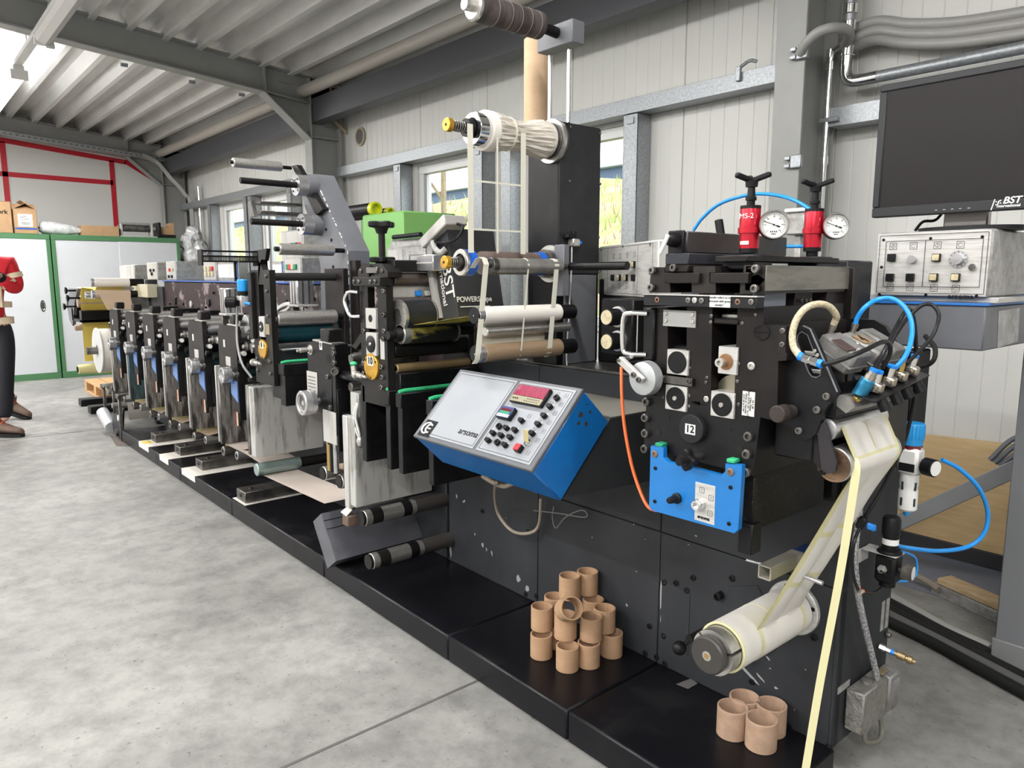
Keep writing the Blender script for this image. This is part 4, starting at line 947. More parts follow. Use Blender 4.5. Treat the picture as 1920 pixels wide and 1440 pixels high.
for (a, b, rr) in (((450, 338), (590, 350), .016), ((470, 415), (600, 422), .016)):
    p = yp(*b, YB); q = xp(*a, p.x)
    flange(r, p.x, p.z, YB, .055, .11)
    m = MB(); m.cyl((p.x, q.y, q.z), (p.x, YB - .10, p.z), rr, n=18, bev=.002); m.build('cantilever_shaft', blackp, r)
p = yp(545, 315, YB); q = xp(432, 303, p.x)
pv = [(547, 311), (556, 309), (605, 392), (592, 404)]
m = MB(); m.prism([yp(x, y, 1.82) for x, y in pv], (0, .03, 0)); m.build('swing_arm', blackp, r)
roller(r, p.x, p.z, q.y + .012, q.y + .285, .026, steel, 'arm_roller', (.015, .06, .010), plastic)
p = yp(645, 470, YB); q = xp(522, 468, p.x)
roller(r, p.x, p.z, q.y, q.y + .29, .028, steel, 'arm_roller', (.02, .07, .012), plastic)
m = MB(); m.prism([yp(x, y, 1.49) for x, y in ((483, 469), (500, 466), (497, 488), (489, 494), (485, 486))], (0, .02, 0)); m.build('perforated_bracket', plastic, r)
q = yp(585, 412, 1.72); 
m = MB(); m.box(-4.05, -3.95, 1.6, 1.84, 1.70, 1.72, .002); m.box(-4.05, -3.95, 1.6, 1.84, 1.755, 1.77, .002); m.build('clamp_jaws', darksteel, r)
m = MB(); m.prism([(-4.06, 1.58, 1.69), (-3.99, 1.58, 1.69), (-4.03, 1.58, 1.78), (-4.08, 1.58, 1.76)], (0, .02, 0)); m.build('clamp_side', darksteel, r)
for (px, py) in ((594, 357), (596, 372), (615, 392), (602, 409), (622, 450), (625, 500), (640, 520), (612, 430)): q = yp(px, py, YB); bolt(r, q, -YN, .008, .006, plastic)
for (px, py) in ((661, 481), (683, 482), (640, 380)): q = xp(px, py, -3.3 if px > 650 else -3.55)
# switch box behind the tower
ebox(527, 568, 432, 462, 2.1, .2, 'dark and grey switch box with green and red buttons left of the tower', btn=((.55, .72, .012, bk), (.66, .72, .012, gn), (.77, .72, .012, bk), (.88, .72, .012, rd)))
# ================================================================== large pale drying duct and the wheel unit 9
r = thing('wide_duct', 'wide pale grey sheet-metal drying duct with dark ink runs, below the teal roller unit', 'duct', (-3.77, 1.62, .42))
m = MB(); m.box(-3.80, -3.735, 1.425, 1.81, .425, .80, .004); m.build('duct_body', ductgrey, r)
m = MB(); m.box(-3.83, -3.80, 1.42, 1.81, .43, .805, .003); m.build('duct_flange', ductdirty, r)
r = thing('wheel_unit', 'tall black side-plate unit with the nearest big aluminium hand wheel, tagged 9', 'print unit', (-2.88, 1.55, .1))
poly = [(575, 650), (604, 634), (634, 642), (640, 700), (641, 745), (641, 838), (625, 838), (607, 828), (605, 780), (581, 770)]
P = [yp(x, y, YF) for x, y in ((576, 646), (587, 639), (622, 645), (622, 760), (624, 835), (607, 832), (605, 775), (580, 765))]
m = MB(); m.prism(P, (0, .03, 0)); m.build('side_plate', black, r)
a, b = yp(622, 645, YF), yp(624, 835, YF)
m = MB(); m.box(a.x, a.x + .03, YF - .004, YF + .06, b.z + .05, a.z, .002); m.box(a.x + .002, a.x + .035, YF + .0, YF + .05, b.z - .02, b.z + .25, .002); m.build('edge_bar', black, r)
a, b = yp(586, 637, YF), yp(635, 644, YF)
m = MB(); m.prism([yp(586, 636, YF - .004), yp(622, 644, YF - .004), yp(622, 646, YF - .004), yp(586, 638.5, YF - .004)], (0, .06, 0)); m.build('cap_plate', steel, r)
q = yp(609, 641, YF); m = MB(); m.box(q.x - .045, q.x + .035, YF, YF + .07, q.z - .002, q.z + .055, .005); m.build('cap_block', blackp, r)
q = yp(583, 656, YF); m = MB(); m.lathe(q, -YN, [(0, .022), (.004, .022), (.004, .016), (.012, .015), (.012, .009), (.05, .009), (.05, .006), (.065, .006)], 20); m.build('index_spindle', steel, r)
q = yp(602, 648, YF); m = MB(); m.box(q.x - .012, q.x + .012, YF - .002, YF + .001, q.z - .018, q.z + .018, 0); tg = m.build('number_tag', white, r); text('9', .03, (q.x, YF - .0025, q.z), XN, ZN, plastic, tg, 'number', bold=.0006)
q = yp(616, 672, YF); m = MB(); m.lathe(q + V((0, -.001, 0)), YN, [(0, .018), (.001, .018)], 20); m.build('slot_hole', rubber, r)
q = yp(587, 718, YF); m = MB(); m.box(q.x - .055, q.x + .045, YF - .003, YF, q.z - .05, q.z + .05, .001); rp = m.build('rating_plate', alupaint, r)
m = MB()
for k in range(5): m.box(q.x - .045, q.x + .03, YF - .0035, YF - .003, q.z - .035 + .015 * k, q.z - .032 + .015 * k, 0)
m.build('plate_print', plastic, rp)
c = yp(587, 752, YF - .02)
m = MB(); m.lathe((c.x + .02, YF, c.z), -YN, [(0, .014), (.02, .014), (.02, .032), (.03, .034), (.03, .052), (.052, .054), (.053, .052), (.055, .052), (.056, .054), (.082, .054), (.085, .051), (.085, .040), (.076, .037), (.074, .012), (.078, .010), (.078, .0005)], 44); m.build('hand_wheel', alu, r)
m = MB(); m.lathe((c.x + .02, YF - .074, c.z), -YN, [(0, .036), (.002, .035), (.002, .001)], 30); m.build('wheel_face', darksteel, r)
m = MB(); m.lathe((c.x - .065, YF - .0, c.z - .02), -YN, [(0, .012), (.04, .012), (.04, .025), (.06, .025), (.062, .022), (.062, .016), (.056, .014), (.056, .001)], 24); m.build('clamp_knob', darksteel, r)
for (px, py) in ((616, 706), (621, 764), (628, 662), (629, 680), (627, 655)): bolt(r, yp(px, py, YF), -YN, .011, .012, darksteel)
q = yp(632, 695, YF); m = MB(); m.lathe((q.x - .02, YF + .01, q.z), (.75, -.6, 0), [(0, .016), (.05, .016), (.05, .012), (.035, .011), (.035, .001)], 18); m.build('sleeve', darksteel, r)
p = yp(634, 703, YF + .02); m = MB(); m.cyl((p.x - .02, YF + .03, p.z), (p.x + .32, YF + .03, p.z + .005), .020, n=20, bev=.002); m.build('tie_bar', black, r)
m = MB(); m.box(-2.92, -2.80, YF - .006, YF, .66, .80, .001); m.build('apron', alupaint, r)
for k, mt in enumerate((brass, plastic, alu)):
    m = MB(); x = -2.90 + .03 * k; m.cyl((x, YF + .01, .53), (x, YF + .01, .67), .012, n=14); m.build('ink_tube', mt, r)
m = MB(); m.box(-2.80, -2.70, 1.44, 1.72, .53, .80, .004); m.build('ink_duct', M('navy_black_box', (.012, .013, .02), .4), r)
m = MB(); m.box(-2.95, -2.80, 1.81, 1.84, .60, 1.08, .003); m.build('rear_plate', black, r)
roller(r, -2.73, .915, 1.50, 1.82, .04, M('worn_black_roller', (.03, .03, .03), .35), 'roller', (.05, .02, .02))
m = MB(); m.lathe((-2.70, 1.44, 1.035), YN, [(0, .02), (.02, .026), (.05, .024), (.05, .035), (.09, .035), (.10, .045), (.13, .045), (.14, .036), (.30, .036)], 26); m.build('stepped_roller', darksteel, r)
m = MB(); m.box(-2.60, -2.595, 1.56, 1.7, .70, .99, 0); m.build('liner_sheet', glass_yel, r)
m = MB()
for k in range(2): m.tube([(-2.66 + .01 * k, 1.44, .86), (-2.67 + .015 * k, 1.43, .80), (-2.65 + .02 * k, 1.43, .74), (-2.64, 1.44, .71)], .005, 6)
m.build('air_tube', whitepl, r)
m = MB(); m.lathe((-2.64, 1.44, .685), ZN, [(0, .012), (.02, .018), (.035, .012)], 12); m.build('push_fitting', steel, r)
# turning rollers and web below the wheel unit
r = thing('web_roller', 'greenish steel turning roller with a paper web, low below the wide pale duct', 'roller', (-3.77, 1.6, .32))
roller(r, -3.773, .353, 1.435, 1.68, .034, M('green_tinted_roller', (.35, .45, .43), .3, .6), 'roller_body', None)
m = MB(); m.cyl((-3.773, 1.68, .353), (-3.773, 1.86, .353), .027, n=20); m.build('roller_mount', blackp, r)
m = MB(); m.ribbon([(-3.773, 1.47, .319), (-3.5, 1.47, .325), (-3.05, 1.47, .335)], [(-3.773, 1.66, .319), (-3.5, 1.66, .325), (-3.05, 1.66, .335)]); m.ribbon([(-3.80, 1.47, .378), (-4.0, 1.47, .39), (-4.30, 1.47, .395)], [(-3.80, 1.67, .378), (-4.0, 1.67, .39), (-4.30, 1.67, .395)])
one('paper_web', m, M('pinkish_web', (.62, .54, .48), .5), 'pale web drawn low over the greenish roller, in front of the wheel unit', 'paper web', 'web loops under the units')
r = thing('paired_rollers', 'pair of dark turning rollers with a kraft web, low behind the pale upright duct', 'roller', (-2.98, 1.6, .2))
for (px, py, rr) in ((606, 888, .032), (637, 903, .032)):
    q = yp(px, py, 1.46); roller(r, q.x, q.z, 1.46, 1.86, rr, steel, 'turning_roller', None)
    m = MB(); m.cyl((q.x, 1.455, q.z), (q.x, 1.46, q.z), rr * .9, n=20); m.build('roller_end', blackp, r)
a, b = yp(606, 888, 1.46), yp(637, 903, 1.46)
m = MB(); m.ribbon([(a.x, 1.49, a.z + .032), (b.x + .04, 1.49, b.z + .05), (b.x + .14, 1.49, b.z + .12)], [(a.x, 1.80, a.z + .032), (b.x + .04, 1.80, b.z + .05), (b.x + .14, 1.80, b.z + .12)]); m.build('kraft_strip', tanpap, r)
# ================================================================== unit 10
r = thing('varnish_unit', 'tall black unit with gold disc tagged 10, a star handle and the yellow web', 'print unit', (-2.45, 1.62, .1))
X0, X1 = yp(677, 640, YF).x, yp(726, 640, YF).x
sl, sr = yp(692, 640, YF).x, yp(710, 640, YF).x
plate_with_slot(r, X0, X1, .88, 1.36, YF, sl, sr, 1.075, 1.33, blackp)
m = MB(); m.box(X0 + .01, X1, 1.80, 1.83, .88, 1.37, .003); m.build('rear_plate', blackp, r)
m = MB(); fb(m, 661, 712, 519, 536, YF - .03, .05); m.build('cross_bar', blackp, r)
for px in (664, 673, 695, 704): q = yp(px, 528, YF - .03); bolt(r, q, -YN, .008, .006, darksteel)
P = [yp(x, y, YF) for x, y in ((671, 520), (671, 508), (680, 494), (716, 494), (727, 510), (727, 520))]
m = MB(); m.prism(P, (0, .06, 0)); m.build('head_block', blackp, r)
m = MB(); fb(m, 686, 706, 501, 513, YF - .006, .02); m.build('head_plate', darksteel, r)
for px, py in ((677, 508), (717, 508)): bolt(r, yp(px, py, YF), -YN, .008, .006, darksteel)
def star_handle(parent, c, axis, R, t, n, mat, stem=None):
    m = MB(); u, w = basis(V(axis)); a_ = V(axis).normalized(); pts = []
    N_ = n * 10
    for i in range(N_):
        a = 2 * PI * i / N_; rr = R * (.80 + .20 * math.cos(n * a)); pts.append(V(c) + (u * math.cos(a) + w * math.sin(a)) * rr)
    k = len(m.v); vs = []
    for (dz, s) in ((-t / 2, .88), (-t / 3, 1), (t / 3, 1), (t / 2, .88)): vs += [V(c) + (p - V(c)) * s + a_ * dz for p in pts]
    fs = [(j * N_ + i, j * N_ + (i + 1) % N_, (j + 1) * N_ + (i + 1) % N_, (j + 1) * N_ + i) for j in range(3) for i in range(N_)] + [tuple(range(N_ - 1, -1, -1)), tuple(range(3 * N_, 4 * N_))]
    m.add(vs, fs); o = m.build('star_handle', mat, parent)
    m = MB(); m.lathe(V(c) - a_ * t * .5, -a_, [(0, R * .5), (t * .5, R * .42), (t, R * .35)], 16); m.build('handle_hub', mat, parent)
    return o
q = yp(715, 421, YF + .04); zc = q.z; star_handle(r, (q.x, YF + .04, zc), ZN, .055, .022, 4, plastic)
q2 = yp(716, 487, YF + .04); star_handle(r, (q.x, YF + .04, q2.z), ZN, .055, .020, 6, plastic)
m = MB(); m.cyl((q.x, YF + .04, q2.z - .03), (q.x, YF + .04, zc), .013, n=18); m.build('spindle', blackp, r)
bearing(r, yp(698, 597, YF).x, yp(698, 597, YF).z, .075, .078, YF, alupaint, False)
q = yp(698, 597, YF); m = MB(); m.lathe((q.x, YF - .008, q.z), -YN, [(0, .014), (.001, .014)], 16); m.build('bore', rubber, r)
bearing(r, yp(699, 645, YF).x, yp(699, 645, YF).z, .078, .088, YF)
q = yp(718, 655, YF); m = MB(); m.box(q.x - .016, q.x + .014, YF - .002, YF, q.z - .038, q.z + .038, .0005); m.build('rating_plate', alupaint, r)
c = yp(699, 687, YF); gold_disc(r, c.x, c.z, .052, '10', YF)
for px, py in ((683, 681), (683, 700), (717, 688), (718, 707), (717, 726), (721, 545), (721, 590), (684, 620), (722, 620), (720, 635)): bolt(r, yp(px, py, YF), -YN, .010, .010, darksteel)
# chrome handle at the left of the plate
a = yp(672, 548, YF - .01); b = yp(676, 593, YF - .01); o = yp(655, 570, YF - .04)
m = MB(); m.tube([a, a + V((-.06, -.01, 0)), a + V((-.085, -.015, -.03)), b + V((-.085, -.015, .03)), b + V((-.06, -.01, 0)), b], .007, 10); m.build('grab_handle', chrome, r)
m = MB(); m.prism([yp(x, y, YF) for x, y in ((676, 535), (682, 535), (682, 605), (676, 605))], (0, .02, 0)); m.build('handle_bracket', black, r)
m = MB(); m.prism([yp(x, y, YF + .0) for x, y in ((660, 650), (678, 622), (678, 640), (667, 655))], (0, .03, 0)); m.build('link_arm', blackp, r)
# rollers between its plates
roller(r, -2.37, 1.222, 1.47, 1.80, .060, M('rubber_black_roller', (.022, .023, .025), .35), 'impression_roller', (.01, .0, .03))
m = MB(); m.cyl((-2.37, 1.462, 1.222), (-2.37, 1.475, 1.222), .0615, n=36); m.build('roller_ring', steel, r); m = MB(); m.cyl((-2.37, 1.60, 1.222), (-2.37, 1.604, 1.222), .0608, n=36); m.build('roller_ring', steel, r)
roller(r, -2.40, 1.358, 1.46, 1.80, .026, M('brown_bar', (.09, .07, .065), .4, .5), 'tie_bar', None)
m = MB(); m.box(-2.47, -2.38, 1.46, 1.82, 1.385, 1.43, .003); m.build('hood', blackp, r)
m = MB(); m.box(-2.42, -2.40, 1.46, 1.80, 1.29, 1.335, .002); m.build('sensor_rail', alupaint, r)
m = MB(); m.box(-2.42, -2.39, 1.46, 1.80, 1.335, 1.342, .001); m.build('blue_rail_edge', blueline, r)
for k, mt in enumerate((bluepl, whitepl, plastic)): m = MB(); m.box(-2.40, -2.385, 1.56 + .04 * k, 1.585 + .04 * k, 1.295, 1.315, .002); m.build('sensor_plug', mt, r)
Z = 1.155
rx = -2.355
m = MB(); m.cyl((rx, 1.495, Z), (rx, 1.705, Z), .037, n=32, bev=.002); m.build('inked_roller', M('yellow_black_inked', (.42, .36, .08), .32, 0, (.02, .02, .018), 7, .42, .52, detail=6, stretch=(2, .6, 2)), r)
m = MB(); m.cyl((rx, 1.462, Z), (rx, 1.495, Z), .0365, n=32, bev=.002); m.cyl((rx, 1.705, Z), (rx, 1.715, Z), .039, n=32); m.build('roller_collar', steel, r)
m = MB(); m.lathe((rx, 1.41, Z), YN, [(0, .016), (.03, .016), (.03, .022), (.055, .028)], 20); m.build('roller_bearing', blackp, r)
m = MB(); m.cyl((rx, 1.715, Z), (rx, 1.80, Z), .016, n=18); m.build('roller_shaft', black, r)
roller(r, -2.41, 1.095, 1.455, 1.80, .034, M('gloss_black_roller', (.012, .012, .012), .15), 'ink_roller', (.0, .0, .015))
roller(r, -2.38, 1.025, 1.455, 1.80, .018, M('tan_smeared_roller', (.25, .18, .09), .35, .3), 'doctor_roller', (.0, .0, .012))
m = MB(); m.box(-2.50, -2.34, 1.45, 1.82, .90, 1.01, .003); m.build('ink_pan', black, r)
for x, y0, y1, z0, z1 in ((-2.555, 1.42, 1.66, .635, .945), (-2.37, 1.42, 1.80, .64, .945), (-2.285, 1.42, 1.78, .64, .945), (-2.085, 1.42, 1.80, .64, .945)):
    cassette(r, x, y0, y1, z0, z1, .03) if x != -2.555 else MB().box(x - .035, x, y0, y1, z0, z1, .003).build('ink_cassette', black, r)
q = yp(684, 716, YF); m = MB(); m.lathe((q.x - .04, YF - .02, .985), XN, [(0, .016), (.02, .016), (.02, .010), (.06, .010), (.06, .006), (.09, .006)], 14); m.cyl((q.x - .045, YF - .02, .985), (q.x - .05, YF - .02, 1.02), .012, n=10); m.build('locking_screw', steel, r)
m = MB(); m.sphere((q.x - .05, YF - .02, 1.028), .014, 12, sq=(1.3, 1, .7)); m.build('green_knob', green_edge, r)
m = MB(); a_ = [(rx - .01, 1.195), (-2.2, 1.225), (-1.98, 1.262)]
m.ribbon([(-2.385, 1.50, 1.178), (-2.33, 1.50, 1.190), (-2.15, 1.50, 1.215), (-2.0, 1.50, 1.235)], [(-2.385, 1.70, 1.178), (-2.33, 1.70, 1.190), (-2.15, 1.70, 1.215), (-2.0, 1.70, 1.235)])
one('yellow_web', m, M('yellow_inked_web', (.60, .50, .10), .4, 0, (.04, .035, .02), 5, .52, .66, detail=6), 'yellow ink-smeared web rising from unit 10 towards the waste strip rollers', 'web')
# pale upright duct below unit 10
r = thing('upright_duct', 'pale grey upright drying duct behind the black ink cassettes of unit 10', 'duct', (-2.69, 1.62, .41))
m = MB(); m.box(-2.705, -2.655, 1.42, 1.80, .42, .80, .004); m.build('duct_body', ductgrey, r)
m = MB(); m.box(-2.745, -2.705, 1.415, 1.80, .405, .80, .003); m.build('duct_flange', alupaint, r)
m = MB(); m.box(-2.715, -2.645, 1.44, 1.50, .80, .90, .003); m.build('duct_neck', ductgrey, r)
# lower rollers and grey slanting box at the front
r = thing('dancer_box', 'slanting grey steel box with three steel rollers low in front of unit 10', 'dancer box', (-2.68, 1.6, .1))
P = [yp(x, y, 1.40) for x, y in ((587, 978), (602, 963), (630, 1052), (614, 1066))]
m = MB(); m.prism(P, (0, .45, 0)); m.build('box_body', M('speckled_grey_steel', (.10, .10, .115), .38, .1, (.14, .14, .16), 3), r)
u = (P[2] - P[1])
m = MB()
for k in (.16, .34): c0 = P[1] + u * k; m.tube([c0 + V((.001, .002, .001)), c0 + V((.001, .30, .001))], .0016, 5, smooth=False)
m.build('panel_seam', plastic, r)
for (a, b, rr, col) in (((690, 1054), (836, 1005), .033, steel), ((676, 973), (820, 938), .033, steel), ((655, 948), (800, 918), .026, alupaint)):
    p = yp(a[0], a[1], 1.43) if a[0] != 655 else yp(657, 946, 1.44)
    y0 = p.y; L_ = 1.85 - y0
    m = MB(); m.cyl((p.x, y0 + .012, p.z), (p.x, y0 + L_ * .62, p.z), rr, n=28, bev=.002); m.build('guide_roller', col, r)
    m = MB(); m.cyl((p.x, y0, p.z), (p.x, y0 + .012, p.z), rr * .93, n=24); m.build('roller_end', blackp, r)
    m = MB(); m.cyl((p.x, y0 + L_ * .62, p.z), (p.x, 1.86, p.z), rr * .97, n=24); m.build('roller_mount', M('brown_black_mount', (.05, .045, .042), .45), r)
    for (t0, t1, mt) in ((.10, .22, blackp), (.46, .56, black)):
        if col is alupaint: continue
        m = MB(); m.cyl((p.x, y0 + L_ * t0, p.z), (p.x, y0 + L_ * t1, p.z), rr * 1.01, n=28); m.build('rubber_band', mt, r)
q = yp(652, 975, 1.41); m = MB(); m.box(q.x - .03, q.x + .02, 1.40, 1.45, q.z - .025, q.z + .02, .003); m.build('pivot_bracket', M('rusty_bracket', (.12, .08, .06), .6), r)
m = MB(); m.prism([(q.x - .04, 1.40, q.z + .025), (q.x + .01, 1.40, q.z + .02), (q.x + .005, 1.43, q.z + .04), (q.x - .035, 1.43, q.z + .045)], (0, 0, .003)); m.build('paper_tag', cream, r)
# ================================================================== big near housing, the frame all near units hang on
r = thing('press_housing', 'large anthracite steel housing of the near end of the press, scratched low down', 'machine housing', (-1.7, 2.0, .1))
XR = -.83
def panel(x0, x1, z0, z1, y=YB, nm='front_panel'): m = MB(); m.box(x0, x1, y, y + .03, z0, z1, .002); return m.build(nm, housing, r)
panel(-2.60, -2.014, .1, .55); panel(-2.011, -1.427, .1, .55); panel(-1.424, XR, .1, .55)
panel(-2.60, -2.014, .553, 1.04); panel(-2.011, -1.427, .553, 1.04); panel(-1.424, XR, .553, 1.04)
m = MB(); m.box(-2.60, XR - .012, YB + .03, 2.16, .1, 1.04, .004); m.build('housing_core', housing, r)
m = MB(); m.box(XR - .012, XR, YB - .003, 2.165, .1, 1.12, .003); m.build('side_panel', housing, r)
m = MB(); m.box(-2.60, -1.0, 1.87, 2.16, 1.04, 1.05, .002); m.build('top_plate', darksteel, r)
m = MB(); m.box(XR - .03, XR + .012, 2.17, 2.28, .78, 1.165, .004); m.build('rear_post', black, r)
scr = M('bare_scratch', (.32, .32, .32), .6)
rng = random.Random(21)
m = MB()
def scratch(px, py, w, h, rot=0):
    q = yp(px, py, YB - .0012); n = 7; pts = []
    for i in range(n): a = 2 * PI * i / n; rr = rng.uniform(.6, 1.2); dx, dz = math.cos(a) * w * rr, math.sin(a) * h * rr; pts.append((q.x + dx * math.cos(rot) - dz * math.sin(rot), q.y, q.z + dx * math.sin(rot) + dz * math.cos(rot)))
    m.prism(pts, (0, .001, 0))
for (px, py, w, h, ro) in ((1239, 1115, .004, .05, 0), (1239, 1160, .003, .015, 0), (1245, 1105, .008, .006, 0), (856, 930, .006, .012, 0), (905, 1022, .008, .012, .3), (912, 1030, .005, .01, 0), (922, 1038, .004, .012, .3), (870, 940, .012, .006, .5), (890, 1002, .004, .007, 0), (1300, 1300, .02, .006, -.4), (1320, 1312, .03, .005, -.3), (1345, 1320, .012, .004, -.3), (1402, 1262, .045, .004, -.5), (1425, 1270, .02, .003, -.6), (1440, 1235, .01, .003, -.7), (1335, 1327, .015, .009, -.3), (1260, 1280, .02, .005, -.5), (1175, 1135, .006, .004, -.8), (1030, 1180, .003, .006, 0), (972, 1085, .012, .018, 0), (988, 1105, .015, .014, 0), (845, 1035, .01, .03, 0), (1415, 1120, .01, .005, .3), (1060, 900, .003, .004, 0), (1110, 1008, .003, .003, 0), (1305, 1005, .006, .003, 0), (1455, 1290, .006, .004, 0)): scratch(px, py, w, h, ro)
for k in range(26): scratch(rng.uniform(860, 1540), rng.uniform(960, 1380), rng.uniform(.0015, .004), rng.uniform(.0015, .003), 0)
m.build('paint_chips', scr, r)['kind'] = 'stuff'
# hatch, rounded inspection cover, bolts on the panels
a, b = yp(1242, 1090, YB), yp(1290, 1230, YB)
m = MB(); m.prism([(a.x, YB - .002, a.z), (b.x - .005, YB - .002, a.z - .0), (b.x, YB - .002, a.z - .012), (b.x, YB - .002, b.z), (a.x, YB - .002, b.z)], (0, .002, 0)); m.build('hatch', housing, r)
P = [yp(x, y, YB - .003) for x, y in ((1310, 1185), (1315, 1155), (1345, 1118), (1362, 1100), (1420, 1098), (1436, 1130), (1470, 1150), (1470, 1200), (1440, 1228), (1395, 1240), (1340, 1240), (1312, 1215))]
m = MB(); m.prism(P, (0, .003, 0)); m.build('inspection_cover', housing, r)
for (px, py) in ((1353, 1115), (1408, 1229)):
    q = yp(px, py, YB); m = MB(); m.lathe(q, -YN, [(0, .012), (.025, .012), (.026, .009), (.018, .008), (.018, .001)], 18); m.build('standoff_bolt', plastic, r)
for (px, py) in ((1210, 1225), (1231, 1232), (1247, 1244), (1410, 1278), (1480, 1362), (1527, 1195), (1555, 1400), (1246, 1092), (1288, 1107), (1245, 1192), (1268, 1093), (905, 958), (990, 997), (1060, 1175), (1218, 1174), (1373, 1084), (986, 1114), (1006, 1117), (1300, 1083)):
    bolt(r, yp(px, py, YB), -YN, .010, .005, plastic)
side = XR
for (y, z) in ((2.115, .40), (2.145, .40)):
    m = MB(); m.box(side, side + .001, y - .010, y + .010, z - .045, z + .045, 0); m.build('type_plate', tinframe, r)
m = MB(); m.box(side, side + .001, 1.86, 1.93, .255, .275, 0); m.build('type_plate', tinframe, r)
q = yp(1215, 1268, 1.80); m = MB(); m.prism([zp(1268, 1283, .1012), zp(1296, 1272, .1012), zp(1308, 1282, .1012), zp(1290, 1292, .1012)], (0, 0, .0008))
one('paper_scrap', m, M('grey_scrap', (.13, .125, .12), .6), 'grey scrap sticking to the plinth below the rewind shaft', 'paper')
# box under the left of the die unit that carries the blue console
r = thing('console_bracket_box', 'dark grey steel box on the housing that carries the blue console', 'box', (-1.6, 1.66, .75))
PB = [(1.580, .962), (1.392, .762), (1.85, .735), (1.85, .962)]
m = MB(); m.prism([(-1.85, y, z) for y, z in PB], (.44, 0, 0)); m.build('bracket_body', housing, r)
m = MB(); m.prism([(-1.85, 1.583, .9625), (-1.85, 1.85, .9625), (-1.85, 1.85, .9655), (-1.85, 1.583, .9655)], (.44, 0, 0)); m.build('bracket_lid', M('dusty_lid', (.20, .19, .165), .6), r)
m = MB(); m.box(-1.91, -1.30, 2.06, 2.16, 1.05, 1.36, .004); one('dark_back_panel', m, black, 'low black plate added on the housing to darken the gap behind the dial box', 'cabinet')  # dark plate added so the gap behind the dial box stays dark
# ================================================================== tower of the waste rewinder
r = thing('waste_tower', 'tall black steel tower carrying the white waste roll, with two chrome rods on top', 'tower', (-1.98, 1.95, 1.04))
XT = -1.915
m = MB(); m.box(-2.047, XT, YB, 2.065, 1.05, 1.904, .004); m.build('tower_body', black, r)
m = MB(); m.box(XT, XT + .003, 1.853, 2.06, 1.38, 1.90, .001); m.build('cover_plate', M('black_cover_plate', (.022, .022, .025), .42, 0, (.03, .03, .032), 5), r)
m = MB(); m.box(-2.20, -2.047, 1.96, 2.03, 1.05, 1.86, .003); m.build('rear_plate', black, r)
m = MB(); m.box(XT - .02, XT + .004, 1.88, 2.05, 1.05, 1.375, .003); m.build('lower_panel', greysteel, r)
for (px, py) in ((1070, 238), (1125, 250), (1068, 340), (1053, 460), (1125, 345), (1055, 480), (1122, 445)): bolt(r, xp(px, py, XT + .003), XN, .005, .004, darksteel)
blk_top = MB(); blk_top.box(-2.03, -1.855, 1.85, 1.91, 2.150, 2.225, .003); blk_top.build('top_block', greysteel, r)
for x in (-2.0, -1.905):
    m = MB(); m.cyl((x, 1.885, 1.90), (x, 1.885, 2.16), .0075, n=16); m.build('chrome_rod', chrome, r)
def yx(px, py, x): return xp(px, py, x).y
# top roller
ax = -1.93; c = xp(875, 8, ax)
m = MB(); m.cyl((ax, c.y + .03, c.z), (ax, yx(1012, 50, ax), c.z), .043, n=32, bev=.003); tr = m.build('waste_drum', M('brown_black_drum', (.05, .042, .04), .55, 0, (.09, .075, .07), 9, stretch=(1, 4, 1)), r)
m = MB()
for t in (.25, .45, .6, .75, .9): y = c.y + .03 + (yx(1012, 50, ax) - c.y - .03) * t; m.cyl((ax, y, c.z), (ax, y + .0012, c.z), .0436, n=32)
m.build('wire_ring', M('thin_wire', (.4, .36, .32), .4), tr)
m = MB(); m.lathe((ax, c.y - .01, c.z), YN, [(0, .018), (.03, .018), (.03, .038), (.036, .044), (.045, .044)], 28); m.build('drum_end', steel, r)
m = MB(); m.cyl((ax, yx(1012, 50, ax), c.z), (ax, 1.90, c.z - .01), .018, n=18); m.build('drum_shaft', plastic, r)
def spring_end(r, x, z, y0, y1):
    m = MB(); m.lathe((x, y0, z), YN, [(0, .019), (.002, .021), (.018, .021), (.02, .018)], 24); m.lathe((x, y0 - .001, z), YN, [(0, .005), (.002, .005)], 6, m=1); m.build('brass_nut', [gold, plastic], r)
    m = MB(); m.cyl((x, y0 + .02, z), (x, y1, z), .009, n=14); m.build('threaded_stud', plastic, r)
    pts = []; N_ = 6
    for i in range(N_ * 12 + 1): a = 2 * PI * i / 12; pts.append((x + math.cos(a) * .015, y0 + .02 + (y1 - y0 - .02) * .75 * i / (N_ * 12), z + math.sin(a) * .015))
    m = MB(); m.tube(pts, .0026, 6, smooth=False); m.build('spring', darksteel, r)
# upper waste roll
ax, az = -1.947, 1.838
wr = thing('waste_roll', 'white roll of wound label waste on the upper shaft of the black tower', 'waste roll', (ax, 1.65, az))
y0, y1 = yx(905, 245, ax), yx(1024, 262, ax); n = 40; prof = []
m = MB(); vs = []; rng = random.Random(6); K = 26; ph = [rng.uniform(0, 6.28) for _ in range(8)]
for i in range(K + 1):
    t = i / K; base = .062 - .012 * math.sin(PI * t) + .004 * math.sin(9 * t)
    if t < .1 or t > .93: base = .060
    for j in range(n * 2):
        a = PI * j / n; rr = base + (.0022 * math.sin(17 * a + ph[0] + 4 * math.sin(3 * t + ph[1])) + .0022 * math.sin(29 * a + ph[2] - 6 * t) + rng.uniform(-.0009, .0009)) * (1 if .1 < t < .93 else .1)
        vs.append((ax + math.cos(a) * rr, y0 + (y1 - y0) * t, az + math.sin(a) * rr))
N2 = n * 2
m.add(vs, [(i * N2 + j, (i + 1) * N2 + j, (i + 1) * N2 + (j + 1) % N2, i * N2 + (j + 1) % N2) for i in range(K) for j in range(N2)] + [tuple(range(N2)), tuple(range(K * N2 + N2 - 1, K * N2 - 1, -1))])
